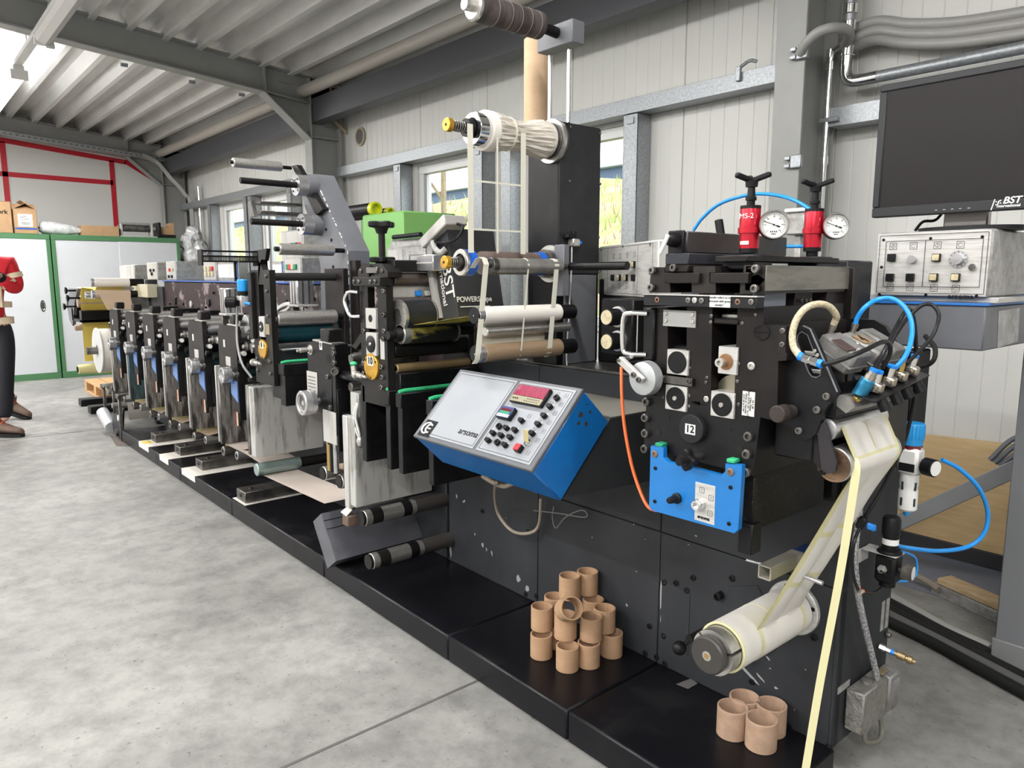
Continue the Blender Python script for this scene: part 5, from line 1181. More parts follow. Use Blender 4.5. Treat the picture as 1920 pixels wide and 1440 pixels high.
m.build('wound_strips', M('waste_strips', (.66, .61, .54), .7, 0, (.50, .46, .40), 26, .45, .6, stretch=(1, .15, 1)), wr)
m = MB(); m.cyl((ax, y0 + .10, az), (ax, y0 + .104, az), .0555, n=40); m.build('tie_strip', cream, wr)
m = MB(); m.pipe((ax, y0 - .002, az), (ax, y0 + .03, az), .0635, .045, 40); m.build('core_end', paper, wr)
sp = r
m = MB(); m.pipe((ax, yx(884, 240, ax), az), (ax, y0, az), .052, .034, 36); m.build('core_chuck', chrome, sp)
m = MB(); m.cyl((ax, yx(872, 238, ax), az), (ax, y0 + .01, az), .028, n=24); m.build('shaft_hub', plastic, sp)
spring_end(sp, ax, az, yx(836, 231, ax), yx(880, 240, ax))
m = MB(); m.lathe((ax, y1, az), YN, [(0, .056), (.01, .056), (.01, .062), (.016, .062), (.016, .055), (.024, .055), (.024, .064), (.03, .064), (.034, .058), (.034, .072), (.042, .072)], 40); m.build('back_flange', darksteel, sp)
m = MB(); yf = YB - .012; m.lathe((ax, yf, az), YN, [(0, .075), (.012, .075)], 40); fl = m.build('mount_flange', steel, sp)
# second shaft
ax2, az2 = -1.945, 1.414
y0b = yx(862, 494, ax2); yb1 = yx(1015, 493, ax2)
m = MB(); m.cyl((ax2, yx(902, 494, ax2), az2), (ax2, yb1, az2), .038, n=36); dr = m.build('lower_drum', M('brown_drum', (.13, .095, .08), .6, 0, (.10, .07, .06), 8, stretch=(1, 4, 1)), sp)
m = MB(); m.pipe((ax2, y0b, az2), (ax2, y0b + .012, az2), .043, .029, 36); m.build('steel_rim', steel, sp)
m = MB(); m.cyl((ax2, y0b + .012, az2), (ax2, y0b + .045, az2), .0425, n=36); m.build('blue_tape_ring', M('blue_tape', (.01, .10, .50), .45, 0, (.25, .35, .55), 25, .6, .68), sp); m = MB(); m.cyl((ax2, yb1 - .03, az2), (ax2, yb1, az2), .040, n=36); m.build('blue_tape_ring', M('blue_tape', (.01, .10, .50), .45, 0, (.25, .35, .55), 25, .6, .68), sp)
m = MB(); m.cyl((ax2, y0b + .005, az2), (ax2, y0b + .03, az2), .028, n=28); m.build('bore', rubber, sp)
m = MB(); m.cyl((ax2, y0b - .012, az2), (ax2, y0b + .02, az2), .02, n=20); m.build('shaft_hub', darksteel, sp)
spring_end(sp, ax2, az2, yx(832, 494, ax2), yx(872, 494, ax2))
m = MB(); m.lathe((ax2, yb1, az2), YN, [(0, .042), (.01, .042), (.01, .05), (.03, .05), (.03, .046), (.05, .046), (.05, .054), (.056, .054)], 36); m.build('back_flange', darksteel, sp)
m = MB(); m.lathe((ax2, YB - .014, az2), YN, [(0, .066), (.014, .066)], 40); m.build('mount_flange', steel, sp)
for k in range(4): a = .6 + k * PI / 2; bolt(sp, (ax2 + math.cos(a) * .055, YB - .014, az2 + math.sin(a) * .055), -YN, .006, .003, plastic)
# idler in front
ax3, az3 = -1.86, 1.404
y0c = yx(920, 497, ax3); y1c = yx(1050, 500, ax3)
roller(sp, ax3, az3, y0c, y1c, .0245, M('dull_grey_idler', (.33, .32, .30), .45, .6, (.26, .25, .24), 20), 'idler_roller', (.018, .03, .009))
m = MB(); m.pipe((ax3, y0c - .004, az3), (ax3, y0c + .02, az3), .0255, .016, 28); m.build('idler_end', darksteel, sp)
m = MB(); m.box(XT + .0, XT + .05, 1.83, 1.86, 1.30, 1.48, .003); m.build('idler_bracket', greysteel, sp)
m = MB(); m.cyl((ax3, 1.86, az3), (-1.60, 1.86, az3), .014, n=14); m.build('cross_bar', black, sp)
# waste strips: from the waste roll down to the lower drum, over the idler, down to the tan roll
sm = M('waste_strip_paper', (.70, .68, .58), .6)
wx = ax + .056
yl_, ym_, yr_ = (xp(882, 330, wx).y, xp(932.5, 330, wx).y, xp(981, 330, wx).y)
m = MB()
def vstrip(y, w, z0, z1): m.ribbon([(wx, y - w, z0), (wx, y - w, z1)], [(wx, y + w, z0), (wx, y + w, z1)], th=.0008)
zb_ = az2 + .03; vstrip(yl_, .011, zb_, az); vstrip(ym_, .0035, zb_, az); vstrip(yr_, .011, zb_, az)
for py in (343, 432):
    a = xp(930, py, wx); m.ribbon([(wx, yl_, a.z - .003), (wx, yr_, a.z - .003)], [(wx, yl_, a.z + .003), (wx, yr_, a.z + .003)], th=.0008)
one('waste_ladder', m, sm, 'cream ladder of label waste hanging from the white waste roll down to the brown drum', 'waste strip')
# two cantilever rolls below (white web roll, tan roll)
rr_ = thing('web_turning_rolls', 'two thick web rolls with black end discs, white above tan, left of the control knobs', 'roller', (-2.0, 1.65, 1.05))
def bigroll(px, py, rad, mt, yf, name):
    q = yp(px, py, yf)
    m = MB(); m.cyl((q.x, yf + .03, q.z), (q.x, YB - .06, q.z), rad, n=36, bev=.002); m.build(name, mt, rr_)
    m = MB(); m.cyl((q.x, yf + .005, q.z), (q.x, yf + .03, q.z), rad * .98, n=36, bev=.002); m.build('aluminium_end', alu, rr_)
    m = MB(); m.lathe((q.x, yf, q.z), YN, [(0, rad * .9), (.005, rad * .98)], 32); m.lathe((q.x, yf - .001, q.z), YN, [(0, rad * .08), (.001, rad * .08)], 12, m=1); m.build('end_disc', [plastic, alu], rr_)
    m = MB(); m.cyl((q.x, YB - .06, q.z), (q.x, YB + .01, q.z), rad * .9, n=30); m.build('roll_mount', black, rr_)
    return q
qa = bigroll(888, 592, .028, paper, YF, 'white_roll'); qb = bigroll(890, 664, .029, M('tan_roll', (.34, .24, .15), .4, .15, (.30, .21, .13), 5), YF, 'tan_roll')
qc = yp(905, 622, YF + .05); roller(rr_, qc.x + .01, qc.z, YF + .05, YB, .016, steel, 'middle_roller', None)
m = MB()
m.ribbon([(qa.x - .005, YF + .05, qa.z - .028), (qc.x - .008, YF + .05, qc.z + .0), (qb.x - .028, YF + .04, qb.z + .005)], [(qa.x - .005, YB - .10, qa.z - .028), (qc.x - .008, YB - .10, qc.z), (qb.x - .028, YB - .10, qb.z + .005)])
one('cream_web', m, cream, 'cream web running from the white roll down to the tan roll', 'web')
m = MB(); xs = ax3 + .0255
for (y, w) in ((xp(912, 490, xs).y, .0105), (xp(992, 490, xs).y, .003), (xp(1045, 492, xs).y, .0105)):
    pl = [(ax3 - .016, az3 + .021), (ax3 + .0, az3 + .0262), (ax3 + .016, az3 + .021), (ax3 + .0255, az3 + .003), (ax3 + .022, az3 - .01), (qb.x + .0305, qb.z + .01), (qb.x + .026, qb.z - .014), (qb.x + .01, qb.z - .0295)]
    m.ribbon([(x, y - w - (.05 if i > 4 else 0), z) for i, (x, z) in enumerate(pl)], [(x, y + w - (.05 if i > 4 else 0), z) for i, (x, z) in enumerate(pl)], th=.0008)
    m.ribbon([(ax3 - .016, y - w, az3 + .021), (ax2 + .03, y - w, az2 - .026)], [(ax3 - .016, y + w, az3 + .021), (ax2 + .03, y + w, az2 - .026)], th=.0008)
one('waste_strips', m, sm, 'three cream waste strips drawn over the grey idler and down to the tan roll', 'waste strip')
# long card tube standing behind the waste roll
q = yp(1003, 232, 1.99); a = yp(1003, 74, 1.99)
m = MB(); m.pipe((q.x, 1.995, 1.86), (q.x, 1.995, a.z), .047, .041, 48); one('card_tube', m, cardbig, 'long pale brown cardboard tube standing upright behind the white waste roll', 'tube')
# air unit on the tower cover
ru = thing('lubricator', 'tiny black and metal air fitting on the black tower cover plate', 'regulator', (XT + .02, 1.95, 1.5))
q = xp(1076, 455, XT + .02)
m = MB(); m.box(q.x - .015, q.x + .015, q.y - .018, q.y + .018, q.z - .014, q.z + .014, .003); m.build('fitting_body', steel, ru)
m = MB(); m.cyl(q + ZN * .014, q + ZN * .04, .011, n=14); m.box(q.x - .02, q.x + .01, q.y - .04, q.y + .0, q.z + .014, q.z + .03, .003); m.build('fitting_cap', plastic, ru)
m = MB(); m.cyl(q + YN * .018, q + YN * .035, .007, n=10); m.build('push_fitting', bluepl, ru)
m = MB(); m.tube([q - ZN * .014 - YN * .01, q + V((0, -.012, -.10)), q + V((0.0, -.02, -.25)), q + V((0.0, -.03, -.42)), q + V((.02, -.02, -.50)), q + V((.05, .02, -.52))], .003, 6)
one('thin_air_tube', m, whitepl, 'thin white air tube running down the black tower panel', 'tube')
# ================================================================== video inspection cabinet, keypad, boxes behind
r = thing('inspection_monitor', 'dark leaning video inspection cabinet with sideways white lettering behind the yellow web', 'monitor', (-2.3, 1.7, 1.05))
Yc = 1.62
P = [yp(x, y, Yc) for x, y in ((811, 432), (838, 428), (861, 596), (826, 600))]
back = .22
m = MB(); m.prism(P, (0, back, 0)); m.build('cabinet_body', M('dark_cabinet', (.045, .046, .05), .5), r)
Q = [yp(x, y, Yc - .012) for x, y in ((800, 505), (809, 504), (826, 596), (816, 598))]
m = MB(); m.prism(Q, (0, back * .9, 0)); m.build('silver_bezel', alupaint, r)
dn = (P[2] - P[1]).normalized(); rt2 = V((-dn.z, 0, dn.x)); rt2 = rt2 if rt2.x > 0 else -rt2
c = yp(840, 527, Yc - .003)
text('BST', .078, c, dn, rt2, white, r, 'lettering', bold=.0006, squeeze=1.05)
c2 = yp(829, 527, Yc - .003); text('international', .034, c2, dn, rt2, white, r, 'lettering', bold=.0006, squeeze=1.1)
mm = P[1] + dn * .5; ex = mm.x
c3 = xp(885, 566, P[2].x + .002); 
upd = -dn; text('POWERScope', .028, P[1] + (P[2] - P[1]) * .80 + YN * .08 + rt2 * .004, YN, upd, white, r, 'lettering', bold=.0006)
m = MB(); q0 = P[1] + (P[2] - P[1]) * .88 + rt2 * .003; m.obox(q0 + YN * .08, (YN, upd, rt2), (.07, .002, .0005), 0); m.build('underline', white, r)
kp = thing('keypad', 'pale grey tilted keypad with a red rimmed button field in front of the window', 'keypad', (-2.5, 1.6, 1.47))
a, b = yp(781, 449, 1.58), yp(826, 401, 1.58); dx = (b - a); L_ = dx.length; dx.normalize(); nr = V((-dx.z, 0, dx.x)); nr = nr if nr.z > 0 else -nr
m = MB(); ctr = (a + b) / 2 + YN * .0 - nr * .02; m.obox(ctr + YN * .06, (dx, YN, nr), (L_ / 2, .05, .02), .004); m.build('keypad_body', alupaint, kp)
m = MB(); m.obox(ctr + YN * .06 + nr * .0205, (dx, YN, nr), (L_ / 2 - .01, .044, .0008), 0); f_ = m.build('key_field', white, kp)
for i in range(4):
    for j in range(3):
        m = MB(); m.obox(ctr + YN * (.06 - .028 + .028 * j) + dx * (-L_ * .33 + L_ * .22 * i) + nr * .022, (dx, YN, nr), (.013, .010, .0015), .0005); m.build('key', redpl if i == 0 and j != 1 else alupaint, kp)
m = MB(); m.tube([yp(812, 452, 1.60), yp(816, 466, 1.60), yp(826, 474, 1.60), yp(836, 466, 1.615)], .012, 8); m.build('keypad_arm', tinframe, kp)
m = MB(); m.tube([yp(830, 420, 1.62), yp(845, 418, 1.64), yp(868, 425, 1.64), yp(855, 448, 1.61), yp(832, 456, 1.60), yp(812, 452, 1.60)], .005, 8); one('keypad_cable', m, plastic, 'black cable looping from the back of the grey keypad', 'cable')
m = MB(); m.tube([yp(886, 450, 2.1), yp(905, 465, 2.1), yp(922, 478, 2.1), yp(945, 490, 2.1)], .013, 10); one('thick_hose', m, rubber, 'thick dark hose slanting down behind the waste ladder', 'hose')
sx = thing('sensor_head', 'pale grey aluminium sensor arm reaching left from the inspection cabinet', 'sensor', (-2.5, 1.6, 1.4))
x0, x1, z0, z1 = fbx(768, 812, 478, 508, 1.56); m = MB(); m.box(x0, x1, 1.56, 1.62, z0, z1, .003); m.build('arm_body', alu, sx)
m = MB(); m.box(x0 - .003, x0, 1.555, 1.625, z0 - .005, z1 + .005, .001); m.box(x0, x1, 1.557, 1.56, (z0 + z1) / 2 - .003, (z0 + z1) / 2 + .003, 0); m.build('arm_end', alupaint, sx)
m = MB(); sb_ = fbx(800, 810, 450, 478, 1.60); m.box(sb_[0], sb_[1], 1.60, 1.62, sb_[2] - .02, sb_[3], .002); m.build('arm_bracket', tinframe, sx)
v = thing('vented_cabinet', 'pale grey vented electronics box behind the star handle of unit 10', 'switch box', (-3.2, 2.05, 1.335))
x0, x1, z0, z1 = fbx(725, 797, 462, 530, 1.98)
m = MB(); m.box(x0, x1, 1.98, 2.2, 1.335, z1, .004); m.build('box_body', tinframe, v)
m = MB(); m.prism([(x0 + .02, 1.985, z1), (x1 - .005, 1.985, z1), (x1 - .005, 1.985, z1 + .035), (x0 + .05, 1.985, z1 + .035)], (0, .2, 0)); cv = m.build('vented_lid', tinframe, v)
m = MB()
for k in range(26): x = x0 + .055 + k * (x1 - x0 - .07) / 26; m.box(x, x + .004, 1.984, 1.99, z1 + .027, z1 + .036, 0)
m.build('vent_slots', plastic, cv)
m = MB(); m.box(x0 + .02, x0 + (x1 - x0) * .45, 1.977, 1.98, 1.36, z1 - .015, .001); m.build('front_plate', alupaint, v)
m = MB(); m.cyl((x0 + .12, 1.95, z1 + .045), (x1, 1.96, z1 + .05), .011, n=12); m.build('black_grip', plastic, v)
# green cabinet behind, with black tubes on it
g = thing('green_cupboard', 'bright green cupboard behind the star handle, carrying two black tubes', 'cabinet', (-4.2, 2.95, 0))
GY = 2.75; x0, x1, z0, z1 = fbx(680, 756, 399, 490, GY)
m = MB(); m.box(x0, x1, GY, GY + .45, .0, z1, .01); m.build('carcass', M('lime_green_paint', (.22, .50, .14), .5), g)
m = MB(); m.box(x0 - .12, x0, GY + .05, GY + .40, 0, z1 - .02, .01); m.build('side_panel', M('shaded_green_side', (.10, .25, .07), .5), g)  # shade of the cupboard side painted as a darker copy of its green
tb = M('lime_yellow_cap', (.62, .66, .02), .4)
for px, py, rr, nm in ((706, 388, .052, 'thicker'), (733, 391, .036, 'thinner')):
    q = yp(px, py, GY + .12 if rr > .04 else GY + .25); t = thing('wrapped_tube', nm + ' of two black tubes with a yellow ring end lying on the green cupboard', 'tube', (q.x - .3, q.y, z1), 'black tubes on the green cupboard')
    m = MB(); m.cyl((q.x - .9, q.y, z1 + rr + .002), (q.x - .04, q.y, z1 + rr + .002), rr * .95, n=28); m.build('tube_body', plastic, t)
    m = MB(); m.pipe((q.x - .05, q.y, z1 + rr + .002), (q.x, q.y, z1 + rr + .002), rr, rr * .72, 28); m.build('end_ring', tb, t)
    m = MB(); m.cyl((q.x - .04, q.y, z1 + rr + .002), (q.x - .035, q.y, z1 + rr + .002), rr * .72, n=24); m.build('ring_inner', tb, t)
# ================================================================== blue console
cs = thing('blue_console', 'tilted blue operator console with white panels, display and black selector switches', 'control panel', (-1.68, 1.4, .75))
XC = -1.40
c_tr, c_br, c_bb, c_tb = [xp(x, y, XC) for x, y in ((1092, 729), (995.4, 882), (1050.6, 942.5), (1141, 793.5))]
up_ = (c_tr - c_br).normalized(); nrm = XN.cross(up_).normalized(); H_ = (c_tr - c_br).length; D_ = (c_bb - c_br).length
XL = yp(775, 814, c_br.y).x; W_ = XC - XL
if nrm.y > 0: nrm = -nrm
O = V((XL, c_br.y, c_br.z))                                  # lower left corner of the panel
def cp_(u, v, n=0): return O + XN * (u * W_) + up_ * (v * H_) + nrm * n
m = MB(); m.obox(cp_(.5, .5, -.012 - (D_ - .012) / 2), (XN, up_, nrm), (W_ / 2, H_ / 2, (D_ - .012) / 2), .004); m.build('housing', blue, cs)
m = MB(); m.obox(cp_(.5, .5, -.006), (XN, up_, nrm), (W_ / 2 + .002, H_ / 2 + .002, .006), .003); m.build('lid_frame', M('grey_lid_frame', (.10, .105, .115), .45), cs)
pw = M('white_panel_plate', (.29, .305, .33), .40, .0, (.27, .285, .31), 3)
def plate(u0, u1, v0, v1, nm):
    m = MB(); m.obox(cp_((u0 + u1) / 2, (v0 + v1) / 2, .001), (XN, up_, nrm), ((u1 - u0) / 2 * W_, (v1 - v0) / 2 * H_, .001), .0008); p = m.build(nm, pw, cs)
    m = MB(); e = .008; w = .0007
    for (a, b, c, d) in ((u0, u1, v0, v0), (u0, u1, v1, v1), (u0, u0, v0, v1), (u1, u1, v0, v1)):
        sx_ = (abs(b - a) / 2 * W_ - e if b != a else w); sy_ = (abs(d - c) / 2 * H_ - e if d != c else w)
        ox = e / W_ * (1 if a == u0 else -1) if a == b else 0; oy = e / H_ * (1 if c == v0 else -1) if c == d else 0
        m.obox(cp_((a + b) / 2 + ox, (c + d) / 2 + oy, .0021), (XN, up_, nrm), (sx_, sy_, .0002), 0)
    m.build('printed_border', plastic, p); return p
pl = plate(.025, .535, .045, .965, 'left_plate'); pr_ = plate(.560, .975, .045, .965, 'right_plate')
def uvp(px, py): p = pn_(px, py) - O; return p.dot(XN) / W_, p.dot(up_) / H_
def pn_(px, py): d = _ray(px, py); return CAM + d * ((O - CAM).dot(nrm) / d.dot(nrm))
text('arsoma', .030, cp_(*uvp(879, 812.5), .0025), XN, up_, plastic, pl, 'lettering', bold=.0002, squeeze=1.05, shear=.12)
m = MB(); m.obox(cp_(.085, .135, .0025), (XN, up_, nrm), (.030, .030, .0004), 0); lg = m.build('logo_square', plastic, pl)
m = MB()
def arc(c, r0, a0, a1, w, n=10, N=.0032):
    pts = [c + XN * (math.cos(a0 + (a1 - a0) * i / n) * r0) + up_ * (math.sin(a0 + (a1 - a0) * i / n) * r0) for i in range(n + 1)]
    m.tube(pts, w, 6, smooth=False)
cc_ = cp_(.082, .135, .003); arc(cc_ - XN * .004, .02, .9, 5.2, .003); arc(cc_ + XN * .010, .015, .9, 5.2, .003); m.obox(cc_ + XN * .010, (XN, up_, nrm), (.008, .002, .001), 0); m.build('logo_mark', white, lg)
# display, counter
def cbox(u, v, w, h, d, mt, nm, par=cs, z=.002): m = MB(); m.obox(cp_(u, v, z + d / 2), (XN, up_, nrm), (w, h, d / 2), min(.003, d * .3)); return m.build(nm, mt, par)
ud, vd = uvp(998, 746); A_, B_, C_ = uvp(978.5, 725), uvp(1039, 735.4), uvp(958, 756)
wd, hd_ = (B_[0] - A_[0]) * W_ / 2, (A_[1] - C_[1]) * H_ / 2
dsp = cbox(ud, vd, wd, hd_, .014, plastic, 'display_unit')
cbox(ud, vd + .33 * hd_ / H_, wd * .94, hd_ * .58, .002, M('red_display', (.10, .01, .03), .2, 0, (.34, .02, .07), 50, .35, .7, stretch=(4, 1, 1), emit=(.5, .02, .08), estr=.12), 'red_screen', dsp, .0155)
cbox(ud, vd - .62 * hd_ / H_, wd * .94, hd_ * .34, .001, M('khaki_plate', (.24, .22, .14), .4), 'key_strip', dsp, .0155)
def dq(a, b): return cp_(ud + a * wd / W_, vd + b * hd_ / H_, .0172)
m = MB()
for k in range(3): m.obox(dq(-.78 + .13 * k, -.62), (XN, up_, nrm), (.0026, .0022, .0004), 0)
for k in range(6): m.obox(dq(.1 + .13 * k, -.5), (XN, up_, nrm), (.0022, .0007, .0004), 0); m.obox(dq(-.05 + .15 * k, -.75), (XN, up_, nrm), (.0022, .0007, .0004), 0)
m.build('display_marks', plastic, dsp)
m = MB()
for i in range(4): m.obox(dq(-.80, .78 - i * .17), (XN, up_, nrm), (.006, .0012, .0003), 0)
for i in range(5): m.obox(dq(-.1 + .2 * i, -.16), (XN, up_, nrm), (.003, .0012, .0003), 0)
m.build('display_print', white, dsp)
uc, vc = uvp(953.4, 779); A_, B_, C_ = uvp(948.4, 765), uvp(972.6, 771.5), uvp(936, 786.2); wc, hc = (B_[0] - A_[0]) * W_ / 2, (A_[1] - C_[1]) * H_ / 2
ctr_ = cbox(uc, vc, wc, hc, .016, plastic, 'counter_unit')
def cbq(b, w, h, mt, nm, z): cbox(uc, vc + b * hc / H_, wc * w, hc * h, .001, mt, nm, ctr_, z)
cbq(0, .92, .92, M('navy_counter_face', (.03, .05, .16), .3), 'counter_face', .0175); cbq(.35, .7, .22, M('dark_red_window', (.12, .01, .02), .2), 'counter_window', .0185); cbq(-.08, .7, .2, greenpl, 'counter_strip', .0185); cbq(-.6, .85, .25, M('pale_blue_strip', (.5, .55, .62), .4), 'counter_keys', .0185)
def selector(px, py, rnd=False):
    u, v = uvp(px, py); b0 = cp_(u, v, .002); rs_ = .0092
    m = MB(); m.lathe(b0, nrm, [(0, rs_ * 1.12), (.003, rs_ * 1.12), (.003, rs_)], 20); b = m.build('selector_switch', alu, cs)
    if rnd:
        m = MB(); m.lathe(b0 + nrm * .003, nrm, [(0, rs_), (.010, rs_), (.010, rs_ * .5), (.006, rs_ * .45), (.006, .001)], 20); m.build('key_barrel', plastic, b)
    else:
        m = MB(); m.prism([b0 + nrm * .003 + XN * math.cos(a) * rs_ + up_ * math.sin(a) * rs_ for a in [math.radians(150 + 240 * i / 14) for i in range(15)]], nrm * .013); m.build('switch_knob', plastic, b)
for k, q_ in enumerate(((1047, 750), (1034.7, 766), (1024, 783), (1012.8, 799), (1001.8, 816), (981.8, 792), (939.3, 803), (953.7, 806), (969.7, 809.8), (928.7, 815.4), (944, 819.8), (960.7, 823.4), (919.7, 829), (936, 833.3), (951, 837.7))): selector(*q_, rnd=k in (0, 6, 13))
lk = uvp(992.5, 833); m = MB(); m.lathe(cp_(*lk, .002), nrm, [(0, .011), (.010, .011), (.010, .005), (.014, .005)], 18); m.build('key_lock', chrome, cs)
m = MB(); kd = (up_ * .8 - XN * .3 + nrm * .5).normalized(); m.obox(cp_(*lk, .016) + kd * .014, (kd, XN, kd.cross(XN)), (.017, .009, .0012), .001); m.build('brass_key', M('pale_brass', (.42, .36, .18), .35, .8), cs)
rb_ = uvp(976.5, 845); m = MB(); m.obox(cp_(*rb_, .010), (XN, up_, nrm), (.011, .011, .008), .002); kk = m.build('stop_button', plastic, cs); m = MB(); m.obox(cp_(*rb_, .0195), (XN, up_, nrm), (.010, .010, .002), .0015); m.build('red_cap', redpl, kk)
m = MB()
for (u, v) in [uvp(x, y) for x, y in ((1063, 743), (1053, 760), (1042, 776), (1031, 793), (1020, 810), (1009, 827), (1046, 740), (1034, 757), (1025, 773), (1014, 788), (1003, 805), (993, 820), (993, 781), (991, 850))]:
    for (a, b, c, d) in ((0, .006, .0065, .0004), (0, -.006, .0065, .0004), (.006, 0, .0004, .0065), (-.006, 0, .0004, .0065), (0, 0, .003, .0006)): m.obox(cp_(u, v, .0023) + XN * a + up_ * b, (XN, up_, nrm), (c, d, .0002), 0)
m.build('symbol_print', darksteel, cs)['kind'] = 'stuff'
m = MB(); rng = random.Random(3)
for (du, dv, s) in ((.30, .80, .010), (.36, .72, .006), (.52, .78, .007), (.45, .9, .005), (.30, .93, .004)):
    c = V((XC + .0006, 0, 0)) + V((0, 1, 0)) * (O.y + up_.y * dv * H_ - nrm.y * du * D_) + ZN * (O.z + up_.z * dv * H_ - nrm.z * du * D_)
    pts = [c + V((0, math.cos(a) * s * rng.uniform(.6, 1.2), math.sin(a) * s * rng.uniform(.6, 1.2))) for a in [2 * PI * i / 9 for i in range(9)]]; m.prism(pts, (-.0008, 0, 0))
m.build('rust_chip', M('rust_brown', (.05, .035, .03), .8), cs)['kind'] = 'stuff'
one('beige_cable', MB().tube([yp(930, 905, 1.6), yp(928, 930, 1.75), yp(935, 965, 1.8), yp(960, 995, 1.8), yp(990, 1000, 1.8), yp(1010, 985, 1.82), yp(1014, 935, 1.82)], .0065, 8), beigecab, 'beige cable hanging in a loop under the blue console', 'cable')
one('beige_cable', MB().tube([yp(905, 893, 1.62), yp(925, 905, 1.62), yp(945, 912, 1.62), yp(965, 905, 1.62)], .008, 8), beigecab, 'short thick beige cable sagging close under the blue console', 'cable')
one('wire_loop', MB().tube([yp(1000, 957, 1.80), yp(1050, 963, 1.80), yp(1095, 970, 1.80), yp(1100, 962, 1.80), yp(1088, 957, 1.80), yp(1060, 970, 1.80), yp(1042, 990, 1.80), yp(1036, 970, 1.82), yp(1038, 950, 1.84)], .0022, 6), M('grey_wire', (.2, .2, .2), .5), 'thin grey wire loop in front of the housing right of the console', 'wire')
# ================================================================== switch panel turned towards the aisle, dial box
def pn(px, py, p0, n): d = _ray(px, py); return CAM + d * ((p0 - CAM).dot(n) / d.dot(n))
t_ = V((.871, -.491, 0)); nb = V((-.491, -.871, 0))
TL = yp(1123, 463, 2.10); TR = pn(1234, 454, TL, nb); BL = pn(1121, 553, TL, nb)
W1 = (TR - TL).dot(t_); H1 = TL.z - 1.335 + .0
r = thing('turned_switch_box', 'turned switch box with green, red and ivory buttons beside the black tower', 'control panel', (TL.x + .1, TL.y, 1.05))
zc_ = (TL.z + 1.30) / 2; hh = (TL.z - 1.30) / 2
ctr = TL + t_ * W1 / 2; ctr.z = zc_
m = MB(); m.obox(ctr - nb * .045, (t_, nb, ZN), (W1 / 2, .045, hh), .005); m.build('box_body', alupaint, r)
m = MB(); m.obox(ctr - nb * .11 + t_ * .015, (t_, nb, ZN), (W1 / 2 - .01, .03, hh * .9), .004); m.build('box_back', greysteel, r)
alupanel = M('brushed_alu_panel', (.60, .59, .57), .38, .25, (.50, .49, .47), 20, stretch=(.5, 1, 6))
m = MB(); m.obox(ctr + nb * .001, (t_, nb, ZN), (W1 / 2 - .004, .0012, hh - .004), .0005); fp = m.build('front_plate', alupanel, r)
def q1(u, v, n=0): return ctr + t_ * ((u - .5) * W1) + ZN * ((v - .5) * 2 * hh) + nb * n
def frame_lines(parent, qf, X_, Z_, N_, rects, mt=plastic, w=.0006, nm='printed_border'):
    m = MB()
    for (u0, v0, u1, v1) in rects:
        a, b, c, d = qf(u0, v0, .0024), qf(u1, v0, .0024), qf(u1, v1, .0024), qf(u0, v1, .0024)
        for p, q in ((a, b), (b, c), (c, d), (d, a)):
            e = (q - p); m.obox((p + q) / 2, (e, N_, e.cross(N_)), (e.length / 2, .0002, w), 0)
    return m.build(nm, mt, parent)
frame_lines(fp, q1, t_, ZN, nb, ((.08, .06, .94, .95), (.20, .06, .72, .95)))
def pbtn(parent, p, X_, N_, s, capm, nm='push_button'):
    m = MB(); m.obox(p + N_ * .005, (X_, N_, X_.cross(N_)), (s, .005, s), .001); b = m.build(nm, plastic, parent)
    if capm is not None: m = MB(); m.obox(p + N_ * .011, (X_, N_, X_.cross(N_)), (s * .82, .003, s * .82), .0015); m.build('button_cap', capm, b)
    return b
for u, c in ((.31, greenpl), (.43, redpl), (.55, ivory), (.67, ivory)): pbtn(r, q1(u, .60), t_, nb, .011, c)
for u, c in ((.31, None), (.43, ivory), (.55, ivory), (.67, None)): pbtn(r, q1(u, .36), t_, nb, .011, c)
m = MB()
for u in (.31, .43, .55, .67):
    for v in (.78, .20):
        for (a, b, c, d) in ((0, .009, .009, .0005), (0, -.009, .009, .0005), (.009, 0, .0005, .009), (-.009, 0, .0005, .009), (0, 0, .0006, .006)): m.obox(q1(u, v, .0024) + t_ * a + ZN * b, (t_, nb, ZN), (c, .0002, d), 0)
m.build('symbol_print', plastic, fp)['kind'] = 'stuff'
for u, v in ((.06, .93), (.47, .95), (.90, .93), (.06, .5)): bolt(r, q1(u, v, .002), nb, .005, .002, plastic)
m = MB(); m.lathe(q1(.93, .47, .002), nb, [(0, .011), (.006, .010), (.006, .001)], 16); m.build('cam_lock', chrome, r)
m = MB(); m.cyl((ctr.x + .03, ctr.y + .08, 1.05), (ctr.x + .03, ctr.y + .08, 1.31), .03, n=20); m.build('panel_post', black, r)
# dial box
r = thing('dial_box', 'black dial box with two big ivory-capped knobs left of the die unit', 'control box', (-1.6, 1.83, 1.05))
YD2 = 1.78; x0, x1, z0, z1 = fbx(1126, 1186, 560, 666, YD2)
m = MB(); m.box(x0, x1, YD2, 1.95, z0, z1, .005); m.build('box_body', black, r)
m = MB()
for py in (594, 639):
    q = yp(1161, py, YD2); z = q.z
    m = MB(); m.lathe((q.x, YD2, z), -YN, [(0, .034), (.010, .033), (.011, .024)], 36); k = m.build('dial_ring', alu, r)
    m = MB(); m.lathe((q.x, YD2 - .010, z), -YN, [(0, .026), (.048, .026), (.05, .024)], 36)
    for i in range(24): a = 2 * PI * i / 24; m.box(q.x + math.cos(a) * .0258 - .001, q.x + math.cos(a) * .0258 + .001, YD2 - .055, YD2 - .012, z + math.sin(a) * .0258 - .001, z + math.sin(a) * .0258 + .001, 0)
    kb = m.build('knob', plastic, r)
    m = MB(); m.lathe((q.x, YD2 - .060, z), -YN, [(0, .023), (.002, .022), (.002, .001)], 28); m.build('knob_cap', ivory, kb)
